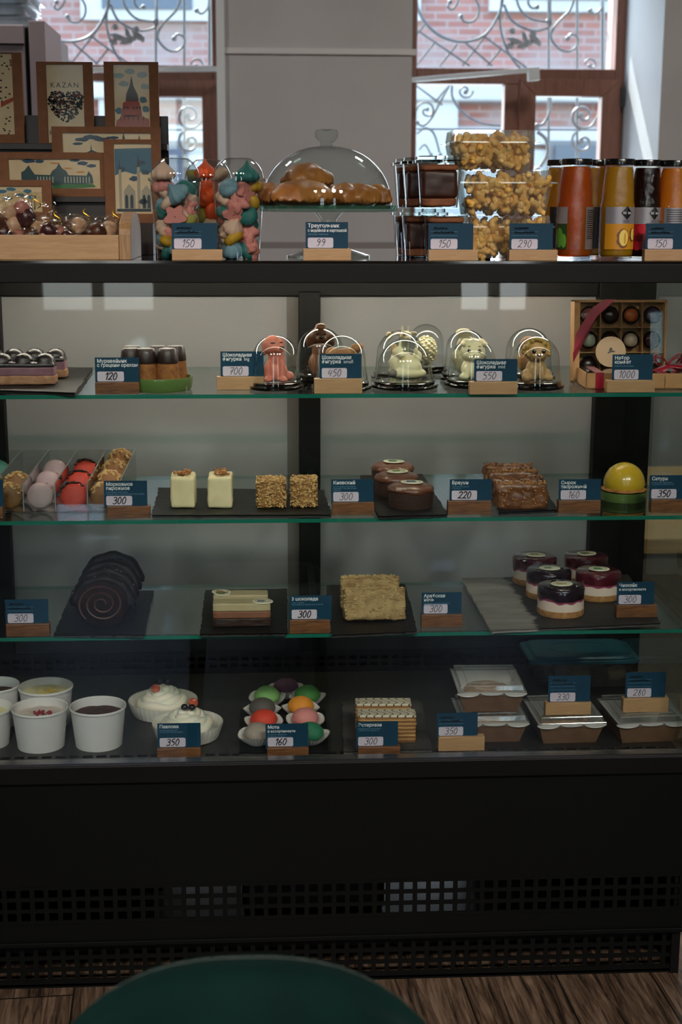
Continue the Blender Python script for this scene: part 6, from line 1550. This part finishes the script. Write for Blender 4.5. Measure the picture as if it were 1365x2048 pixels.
# ================================================================== THE WELL
zd = ZDK+.0003
m_paper = mat('white_paper_cup', '#d9d6d4', .6, c2='#d3d0cd', nscale=20)
m_inn = mat('cup_inside', '#c9bfb8', .5)
def paper_cup(cx, w_px, yrim, ybase, lab, fill, dec):
    p = at(cx, ybase, zd); s = ppm(p); r_ = w_px/2/s; p.y += r_*.9; s = ppm(p); r_ = w_px/2/s
    p.x = at_y(cx, yrim+40, p.y).x; H = at_y(cx, yrim, p.y).z-zd
    o = thing('paper_cup', lab, 'paper cup', (p.x, p.y, zd), 0, 'white paper dessert cups')
    MB().lathe([(.0005, .003), (r_*.80, .003), (r_*.80, 0), (r_*.82, 0), (r_*.965, H-.004), (r_*1.0, H-.004), (r_*1.005, H-.001), (r_*.985, H), (r_*.955, H-.001), (r_*.90, H*.55), (.0005, H*.55)], 56).build('cup_body', m_paper, o, smooth=50)
    fz = H*.80 if dec != 'cocoa' else H*.76
    b = MB(); rr = r_*.93; N = 40; pr = [(rr*q/8+.0004, fz+(.0022 if dec in ('zest', 'cream') else .0008)*noise.noise(Vector((q*1.7, cx*.1, 0)))*2) for q in range(9)][::-1]
    b.lathe(pr, N); b.v = [(x, y, z+.0018*noise.noise(Vector((x, y, cx))*70)) for x, y, z in b.v]; b.build('dessert', fill, o, smooth=180)
    rnd = random.Random(int(cx))
    if dec == 'pink':
        b = MB(); crumbs(b, 26, .0030, lambda r2: (r2.gauss(.002, .010), r2.gauss(0, .007), fz+.002+r2.uniform(0, .003)), 3); b.build('berry_crumb', mat('freeze_dried_berry', '#8e2a35', .7), o, smooth=30)
    if dec == 'zest':
        b = MB()
        for i in range(26):
            a = rnd.uniform(0, 6.28); x, y = rnd.gauss(0, .010), rnd.gauss(0, .008)
            b.tube([(x, y, fz+.003), (x+.004*math.cos(a), y+.004*math.sin(a), fz+.0055), (x+.007*math.cos(a+.6), y+.007*math.sin(a+.6), fz+.003)], .0006, 4)
        b.build('lemon_zest', mat('lemon_zest', '#c9a81e', .5), o, smooth=60)
m_lem = mat('lemon_cream', '#d9cf9c', .4, c2='#e6dcae', nscale=60); m_ccp = mat('cocoa_powder', '#4a2a1c', .95, c2='#331a10', nscale=120, bump=.8, bscale=200); m_pan = mat('pale_panna_cotta', '#cdbcb2', .4)
paper_cup(-8, 96, 1368, 1462, 'white paper cup with dark filling at the left edge, rear row', m_ccp, 'cocoa')
paper_cup(93, 108, 1371, 1462, 'white paper cup of lemon cream with zest in the rear row', m_lem, 'zest')
paper_cup(-28, 108, 1414, 1504, 'white paper cup of pale cream at the left edge, front row', m_lem, 'cream')
paper_cup(81, 112, 1413, 1509, 'white paper cup of panna cotta with pink crumbs', m_pan, 'pink')
paper_cup(197, 112, 1410, 1506, 'white paper cup of tiramisu dusted with cocoa', m_ccp, 'cocoa')
# pavlovas in fluted dishes
m_cer = mat('white_fluted_ceramic', '#d8d3c8', .25, coat=.5)
m_mer = mat('whipped_meringue', '#ece4d2', .45, sss=.3, ssr=.004)
m_straw = mat('strawberry', '#b3321c', .3, c2='#d8775a', nscale=60, coat=.3); m_blue = mat('blueberry', '#1d1c26', .45)
def pavlova(cx, ybase, w_px, where, seed, berries):
    p = at(cx, ybase, zd); s = ppm(p); r_ = w_px/2/s; p.y += r_; s = ppm(p); r_ = w_px/2/s; p.x = at_y(cx, ybase-20, p.y).x
    o = thing('fluted_dish', f'white fluted ceramic dish of the {where} cream dessert', 'dish', (p.x, p.y, zd), 0, 'white fluted dishes')
    MB().lathe([(.0005, .004), (r_*.84, .004), (r_*.95, .026), (r_*1.0, .027), (r_*1.0, .025), (r_*.88, .001), (.0005, 0)], 120, flute=.012, nf=40).build('dish_body', m_cer, o, smooth=60)
    q = thing('cream_dessert', f'swirled white cream dessert with {"strawberry piece and blueberries" if seed == 1 else "two blueberries and a strawberry piece"}, the {where} one', 'dessert', (p.x, p.y, zd+.0045))
    b = MB(); R2 = r_*.82; pts = []; rad = []
    for k in range(110):
        t_ = k/109; a = t_*5*2*PI+seed; rr = R2*(.80-.66*t_); zz = .012+.030*t_**.8+.003*math.sin(a*3.3); pts.append((rr*math.cos(a), rr*math.sin(a), zz)); rad.append(.0105-.003*t_+.0012*math.sin(a*5))
    b.tube(pts, rad, 10); b.ball((0, 0, .018), (R2*.72, R2*.72, .020), 8)
    b.build('whipped_cream', m_mer, q, smooth=180)
    for kind, x, y, z, rz in berries:
        if kind == 'b': MB().ball((0, 0, 0), (.0065, .0065, .0058), 5).build('blueberry', m_blue, q, loc=(x, y, z), smooth=180)
        else:
            MB().ball((0, 0, 0), (.009, .005, .010), 7, fn=lambda v, u: Vector((v.x*(1-.35*max(0, -u.z)), v.y, v.z))).build('strawberry_piece', m_straw, q, loc=(x, y, z), rot=(.3, rz, 0), smooth=180)
pavlova(327, 1449, 137, 'rear', 1, [('s', -.012, -.020, .050, .4), ('b', -.006, -.004, .058, 0), ('b', .008, -.002, .057, 0)])
pavlova(376, 1497, 141, 'front', 2, [('b', -.004, -.014, .055, 0), ('b', .009, -.013, .054, 0), ('s', .010, .000, .058, 1.2)])
# mochi on a slate
slate([(478, 1505), (658, 1506), (651, 1418), (482, 1418)], ZDK, 'dark slate board under the coloured mochi', seed=21, m=m_slate)
zm_ = ZDK+.006
m_pcase = mat('translucent_paper_case', '#c9c3bd', .6)
MOC = [('purple', '#6b4058', 573, 1376, 57, 'at the very back'), ('light green', '#8cc070', 535, 1393, 54, 'second row, left'), ('green', '#4a8a42', 615, 1391, 54, 'second row, right'), ('grey', '#5a5450', 525, 1417, 60, 'third row, left'), ('orange', '#e0902c', 602, 1414, 58, 'third row, right'), ('red', '#d8452f', 528, 1441, 62, 'fourth row, left'), ('pink', '#d88884', 611, 1438, 62, 'fourth row, right'), ('beige', '#a3968a', 516, 1469, 64, 'front row, left'), ('teal', '#2f7a58', 620, 1468, 64, 'front row, right')]
for i, (nm, c_, x, y, w_, where) in enumerate(MOC):
    q = at_z(x, y+17, zm_); r_ = .0245
    m = mat(nm.replace(' ', '_')+'_mochi', c_, .65, sss=.15, ssr=.004, bump=.1, bscale=60)
    o = MB().ball((0, 0, .017), (r_, r_, .0185), 10, amp=.05, fr=1.5, seed=i, fn=lambda v, u: Vector((v.x, v.y, v.z if v.z > 0 else v.z*.8))).build('mochi', m, smooth=180, loc=(q.x, q.y, zm_+.0012))
    tag(o, f'{nm} mochi ball in a paper case, {where}', 'mochi')
    b = MB(); n = 120; pr = [(.0005, 0), (r_*.78, .0004), (r_*1.10, .008), (r_*1.42, .017)]
    b.lathe(pr, n)
    rr = []
    for (x_, y_, z_) in b.v:
        R2 = math.hypot(x_, y_); a = math.atan2(y_, x_)
        if R2 > r_*.9: k = 1+.035*(R2/(r_*1.4))*math.cos(40*a); x_, y_ = x_*k, y_*k; z_ += .0025*math.sin(3*a+i)*(R2/(r_*1.4))**2
        rr.append((x_, y_, z_))
    b.v = rr; o2 = b.build('paper_case', m_pcase, smooth=0, loc=(q.x, q.y, zm_+.0006))
    tag(o2, f'white pleated paper case holding the {nm} mochi', 'paper case')
# striped layer cakes
slate([(687, 1503), (867, 1498), (842, 1397), (685, 1402)], ZDK, 'grey slate board under the striped layer cakes', seed=22, m=m_slate2)
def stripe_mat():
    m, t, b = nmat('feathered_icing'); v = coords(t, (1, 1, 1)); sp = node(t, 'ShaderNodeSeparateXYZ'); t.links.new(v, sp.inputs[0])
    yy = node(t, 'ShaderNodeMath', operation='MULTIPLY'); yy.inputs[1].default_value = 170; t.links.new(sp.outputs[1], yy.inputs[0])
    sn = node(t, 'ShaderNodeMath', operation='SINE'); t.links.new(yy.outputs[0], sn.inputs[0])
    am = node(t, 'ShaderNodeMath', operation='MULTIPLY'); am.inputs[1].default_value = .0075; t.links.new(sn.outputs[0], am.inputs[0])
    ad = node(t, 'ShaderNodeMath', operation='ADD'); t.links.new(sp.outputs[0], ad.inputs[0]); t.links.new(am.outputs[0], ad.inputs[1])
    fx = node(t, 'ShaderNodeMath', operation='MULTIPLY'); fx.inputs[1].default_value = 460; t.links.new(ad.outputs[0], fx.inputs[0])
    s2 = node(t, 'ShaderNodeMath', operation='SINE'); t.links.new(fx.outputs[0], s2.inputs[0])
    r = node(t, 'ShaderNodeValToRGB'); r.color_ramp.elements[0].position = .80; r.color_ramp.elements[0].color = (*lin('#d8cdb4'), 1); r.color_ramp.elements[1].position = .92; r.color_ramp.elements[1].color = (*lin('#4a2a1a'), 1)
    t.links.new(s2.outputs[0], r.inputs[0]); t.links.new(r.outputs[0], b.inputs['Base Color']); b.inputs['Roughness'].default_value = .35; return m
def lay_mat():
    m, t, b = nmat('honey_layers'); v = coords(t, (1, 1, 1)); sp = node(t, 'ShaderNodeSeparateXYZ'); t.links.new(v, sp.inputs[0])
    n = node(t, 'ShaderNodeTexNoise'); n.inputs['Scale'].default_value = 60; t.links.new(v, n.inputs['Vector'])
    zz = node(t, 'ShaderNodeMath', operation='MULTIPLY_ADD'); zz.inputs[1].default_value = .0025; t.links.new(n.outputs[0], zz.inputs[0]); t.links.new(sp.outputs[2], zz.inputs[2])
    fx = node(t, 'ShaderNodeMath', operation='MULTIPLY'); fx.inputs[1].default_value = 900; t.links.new(zz.outputs[0], fx.inputs[0])
    s2 = node(t, 'ShaderNodeMath', operation='SINE'); t.links.new(fx.outputs[0], s2.inputs[0])
    r = node(t, 'ShaderNodeValToRGB'); r.color_ramp.elements[0].position = .3; r.color_ramp.elements[0].color = (*lin('#8d5c2c'), 1); r.color_ramp.elements[1].position = .8; r.color_ramp.elements[1].color = (*lin('#c9a268'), 1)
    t.links.new(s2.outputs[0], r.inputs[0]); t.links.new(r.outputs[0], b.inputs['Base Color']); b.inputs['Roughness'].default_value = .75; return m
m_ice, m_lays = stripe_mat(), lay_mat()
for i, (x, y, w_, lab) in enumerate(((768, 1462, .100, 'the rear one'), (775, 1486, .102, 'the front one behind the 300 card'))):
    p = at(x, y, zm_); d_ = .034; h_ = .052
    o = thing('striped_layer_cake', f'honey layer cake with feathered icing, {lab}', 'cake', (p.x, p.y+d_/2, zm_), -.04)
    MB().rbox((w_, d_, h_-.004), (0, 0, (h_-.004)/2), 14, .002, .0016, 120, i).build('cake_layers', m_lays, o, smooth=180)
    MB().rbox((w_+.001, d_+.001, .005), (0, 0, h_-.003), 14, .0018, .0006, 60, i+5).build('feathered_icing', m_ice, o, smooth=180)
# kraft boxes with clear lids
m_kbox = mat('brown_kraft_box', '#74553b', .8, c2='#68492f', nscale=50)
m_white_in = mat('white_box_rim', '#cfc8c2', .6)
m_quiche = mat('golden_pastry_swirl', '#b58a5c', .6, c2='#9a6c3c', nscale=60, bump=.5)
def kraft_box(cx, yb, lvl, lab, W=.118, D=.125, rz=0, food=True, hb=.040, dy=0):
    p = at(cx, yb, zd); p.y += D*.46+dy; z0 = zd+lvl
    o = thing('kraft_box', lab, 'kraft box', (p.x, p.y, z0), rz)
    w0, d0, w1, d1 = W*.80, D*.80, W, D; th = .0012; b = MB()
    c0 = [(-w0/2, -d0/2, 0), (w0/2, -d0/2, 0), (w0/2, d0/2, 0), (-w0/2, d0/2, 0)]; c1 = [(-w1/2, -d1/2, hb), (w1/2, -d1/2, hb), (w1/2, d1/2, hb), (-w1/2, d1/2, hb)]
    b.add(c0+c1, [(3, 2, 1, 0)]+[(i, (i+1) % 4, 4+(i+1) % 4, 4+i) for i in range(4)], 0)
    ci = [(x*.975, y*.975, z+(.001 if z == 0 else 0)) for x, y, z in c0+c1]
    b.add(ci, [(0, 1, 2, 3)]+[(4+i, 4+(i+1) % 4, (i+1) % 4, i) for i in range(4)], 1)
    b.add(c1+ci[4:], [(i, (i+1) % 4, 4+(i+1) % 4, 4+i) for i in range(4)], 1)
    b.build('box_body', [m_kbox, m_white_in], o, smooth=0)
    # scalloped white flap folded over the front rim
    poly = [(-w1/2*.70, .001)]
    for k in range(3):
        cxx = (-.40+.40*k)*w1*.9
        poly += [(cxx+w1*.17*math.cos(a), -.0055*math.sin(a)*(1.2 if k != 1 else .75)) for a in [PI-PI*q/8 for q in range(9)]]
    poly += [(w1/2*.70, .001)]
    f = MB().prism(poly, -.0006, .0002, 'XZ'); f.v = [(x, y-d1/2-.0004-z*(-.18), z+hb-.001) for x, y, z in f.v]; f.build('scalloped_flap', m_white_in, o, smooth=0)
    lid = MB(); l1 = hb+.011
    def ring(w_, d_, z): return [(-w_/2, -d_/2, z), (w_/2, -d_/2, z), (w_/2, d_/2, z), (-w_/2, d_/2, z)]
    R_ = ring(w1*1.035, d1*1.035, hb-.005)+ring(w1*1.035, d1*1.035, hb+.002)+ring(w1*.96, d1*.96, hb+.003)+ring(w1*.93, d1*.93, l1)
    lid.add(R_, [(4*k+i, 4*k+(i+1) % 4, 4*k+4+(i+1) % 4, 4*k+4+i) for k in range(3) for i in range(4)]+[(12, 13, 14, 15)])
    L_ = lid.build('clear_lid', clear('box_lid_plastic', '#f4f5f5', 1.5, .06, boost=1.7, haze=.10, hazecol='#e6e2dd', bump=.15, bscale=20), o, smooth=0)
    e = MB()
    for (w_, d_, z) in ((w1*1.035, d1*1.035, hb+.002), (w1*.93, d1*.93, l1), (w1*.70, d1*.66, l1)): e.tube(ring(w_, d_, z), .0007, 4, closed=True)
    e.build('lid_crease', clear('lid_crease', '#e6e6e6', 1.5, .05, boost=3, haze=.35, hazecol='#efece8'), L_, smooth=0)
    return o, p, z0
def pastry(p, z0, lab, seed):
    b = MB(); pts = []; rad = []
    for k in range(90):
        t_ = k/89; a = t_*4.5*2*PI; rr = .041*(1-.86*t_); pts.append((rr*math.cos(a), rr*math.sin(a), .010+.012*t_)); rad.append(.0055)
    b.tube(pts, rad, 8); o = b.build('swirl_pastry', m_quiche, smooth=180, loc=(p.x, p.y, z0+.012)); tag(o, lab, 'pastry')
_, p, z0 = kraft_box(988, 1487, 0, 'kraft box with clear lid at the bottom of the stack of two', rz=.0); pastry(p, z0, 'golden swirl pastry in the lower box of the stack', 1)
_, p, z0 = kraft_box(985, 1487, .0525, 'kraft box with clear lid on top of the stack', rz=-.02, dy=.012); pastry(p, z0, 'golden swirl pastry in the upper box of the stack', 2)
_, pB, zB = kraft_box(1140, 1489, 0, 'kraft box with clear lid right of the stack, under the 330 card', rz=.03); pastry(pB, zB, 'golden swirl pastry in the box under the 330 card', 3)
_, pC, zC = kraft_box(1298, 1487, 0, 'kraft box with clear lid at the right end, under the 280 card', W=.122, rz=.05)
zlid = zd+.040+.0115+.0003
price_tag((1097, 1182, 1352), (1091, 1183, 1405, 1430), zlid, 'pine', None, '', '330', 0, 'reading 330 standing on a kraft box lid')
price_tag((1251, 1332, 1345), (1246, 1338, 1396, 1425), zlid, 'pine', None, '', '280', 0, 'reading 280 standing on the rightmost kraft box lid')
# big container with a teal lid
p = at(1166, 1363, zd); Wb, Db, Hb = .205, .12, .055
p = at(1166, 1372, zd)
o = thing('food_container', 'large clear food container with a teal lid behind the kraft boxes', 'food container', (p.x, min(p.y+Db/2, YR-.065), zd))
b = MB(); frustum(b, 1, 1, 0, Hb, .1)
b.v = [(x*(Wb*(.90+.10*z/Hb)), y*(Db*(.88+.12*z/Hb)), z) for x, y, z in b.v]; b.build('container_body', clear('dull_container_plastic', '#c9c6c0', 1.48, .1, boost=1.2, haze=.18, hazecol='#8a8178'), o, smooth=60)
b = MB(); frustum(b, 1.08, 1.08, Hb-.004, Hb+.004, .12); frustum(b, .98, .94, Hb+.004, Hb+.010, .12); b.v = [(x*Wb, y*Db*1.05, z) for x, y, z in b.v]
L_ = b.build('teal_lid', mat('teal_plastic', '#2f6c7c', .35, c2='#2b6474', nscale=10), o, smooth=50, bevel=.0015)
b = MB(); ell = [(Wb*.30*math.cos(a), Db*.30*math.sin(a), Hb+.0102) for a in [2*PI*k/40 for k in range(40)]]; b.tube(ell, .0008, 5, closed=True); b.build('embossed_oval', mat('teal_plastic', '#2f6c7c'), L_)
rnd = random.Random(8); cen = o.location
for i in range(9):
    q = MB().ball((0, 0, 0), (.022, .020, .013), 6, amp=.3, fr=2.2, seed=i).build('baked_piece', mat('pale_baked_piece' if i % 3 else 'brown_baked_piece', '#9a8560' if i % 3 else '#4a3020', .7, bump=.5), smooth=180, loc=(cen.x-.07+.035*(i % 5), cen.y-.025+.045*(i//5), zd+.018+.004*(i % 2)))
    tag(q, ('pale' if i % 3 else 'dark brown')+' baked piece inside the teal lidded container', 'baked piece', ('pale' if i % 3 else 'dark brown')+' baked pieces in the container')
# ================================================================== OTHER FURNITURE
m_velvet = mat('dark_green_velvet', '#0b4a3c', .8, c2='#093d31', nscale=12, sheen=.6, bump=.1, bscale=300)
def chair():
    top = at_y(520, 1912, -1.32)
    zc_ = top.z; R_ = .235
    o = thing('velvet_chair', 'dark green velvet chair with rounded back standing in front of the display case', 'chair', (top.x-.012, -1.5, 0))
    off = Vector(o.location)
    # curved shell back: a disc-like panel bent round the sitter
    b = MB(); N, K = 28, 10; pts = []
    H0 = .42
    for side in (0, 1):
        for i in range(N+1):
            u = -1+2*i/N; a = u*.93
            hgt = zc_-H0
            zt = H0 + hgt*(1-abs(u)**2.3*.75)
            for k in range(K+1):
                w_ = k/K; z = H0+(zt-H0)*w_
                th = .032*math.sqrt(max(0, 1-(2*w_-1)**8))*math.sqrt(max(0, 1-abs(u)**10))+.002
                r_ = .31+(th if side else -th)
                pts.append((r_*math.sin(a)*.86, -r_*math.cos(a)+.49, z))
    f = []
    W = K+1
    for side in (0, 1):
        o_ = side*(N+1)*W
        for i in range(N):
            for k in range(K):
                q = (o_+i*W+k, o_+(i+1)*W+k, o_+(i+1)*W+k+1, o_+i*W+k+1); f.append(q if side else q[::-1])
    M_ = (N+1)*W
    for i in range(N):
        f.append((i*W+K, (i+1)*W+K, M_+(i+1)*W+K, M_+i*W+K)); f.append((i*W, M_+i*W, M_+(i+1)*W, (i+1)*W))
    for k in range(K):
        f.append((k, k+1, M_+k+1, M_+k)); f.append((N*W+k, M_+N*W+k, M_+N*W+k+1, N*W+k+1))
    b.add(pts, f); bk = b.build('backrest', m_velvet, o, smooth=180)
    md = bk.modifiers.new('sub', 'SUBSURF'); md.levels = md.render_levels = 1
    s = MB(); s.rbox((.36, .42, .10), (0, .40, .40), 8, .045); s.build('seat', m_velvet, o, smooth=180)
    for sx in (-1, 1):
        for sy in (.24, .60):
            MB().tube([(sx*.14, sy, .375), (sx*.165, sy+(.03 if sy > .4 else -.03), .0)], [.016, .010], 10).build('leg', m_blk, o)
    return o
ch = chair()
# grey fridge behind the chocolate rack
def fridge():
    Yf = 1.95
    xa, xg0, xg1, xb = (at_y(x, 200, Yf).x for x in (-120, 57, 66, 98)); zt = at_y(30, 52, Yf).z; zt2 = at_y(80, 44, Yf).z
    Yb = 2.42
    o = thing('tall_fridge', 'tall pinkish grey fridge at the left behind the chocolate rack', 'fridge', ((xa+xb)/2, (Yf+Yb)/2, 0)); off = Vector(o.location)
    m1 = mat('pinkish_grey_enamel', '#a8979a', .4); m2 = mat('window_lit_side_enamel', '#b9bfc6', .4)  # paler bluish body colour holds the window light on the side
    def q(mb, n, m, **k): mb.v = [tuple(Vector(p)-off) for p in mb.v]; return mb.build(n, m, o, smooth=0, **k)
    q(MB().box(xa, xb-.002, Yf+.02, Yb, .05, zt-.004), 'body', m2)
    q(MB().box(xa, xg0, Yf-.03, Yf+.018, .08, zt), 'door', m1, bevel=.003)
    q(MB().box(xg1, xb, Yf-.03, Yf+.3, .05, zt2), 'side_panel', m1, bevel=.002)
    q(MB().box(xg0-.001, xg1+.001, Yf-.012, Yf+.01, .08, zt-.006), 'gasket', m_blk)
    q(MB().box(xa, xg0, Yf-.034, Yf-.028, zt-.055, zt-.05), 'handle_groove', m_blk)
    q(MB().box(xa+.03, xb-.03, Yf+.04, Yb-.04, 0, .05), 'plinth', m_blk)
    return zt, Yf
zfr, Yfr = fridge()
m_clamf = clear('cloudy_plastic', '#eef3f5', 1.45, .12, boost=1.6, haze=.22, hazecol='#dfe8ee', bump=.3, bscale=90)
for i in range(4):
    y1_, y0_ = 48-i*15, 48-(i+1)*15
    xr_ = at_y(78-(i % 2)*7, 30, Yfr+.15).x; z0_ = zfr+.0+i*.031
    b = MB(); b.rbox((.36, .26, .029), (0, 0, .0145), 6, .008, taper=.05); 
    b.box(-.186, .186, -.136, .136, .024, .0265)
    o = b.build('plastic_tray', m_clamf, smooth=0, loc=(xr_-.186, Yfr+.15, z0_))
    lab = ['cloudy clear plastic tray lying directly on the grey fridge', 'cloudy clear plastic tray, second from the bottom on the grey fridge', 'cloudy clear plastic tray, third from the bottom on the grey fridge', 'cloudy clear plastic tray at the top of the stack on the grey fridge'][i]
    tag(o, lab, 'tray', 'clear plastic trays stacked on the grey fridge')
# low wooden counter seen through the right end of the case
o = thing('wooden_counter', 'low pale wooden counter standing behind the right end of the case', 'counter', (1.25, 1.6, 0))
MB().box(-.42, .5, -.5, .5, .50, .54).build('worktop', wood('honey_wood_top', '#b98a4c', '#d0a566', .4), o, smooth=0, bevel=.004)
MB().box(-.38, .46, -.46, .46, 0, .50).build('body', mat('taupe_laminate', '#7c7066', .6), o, smooth=0)
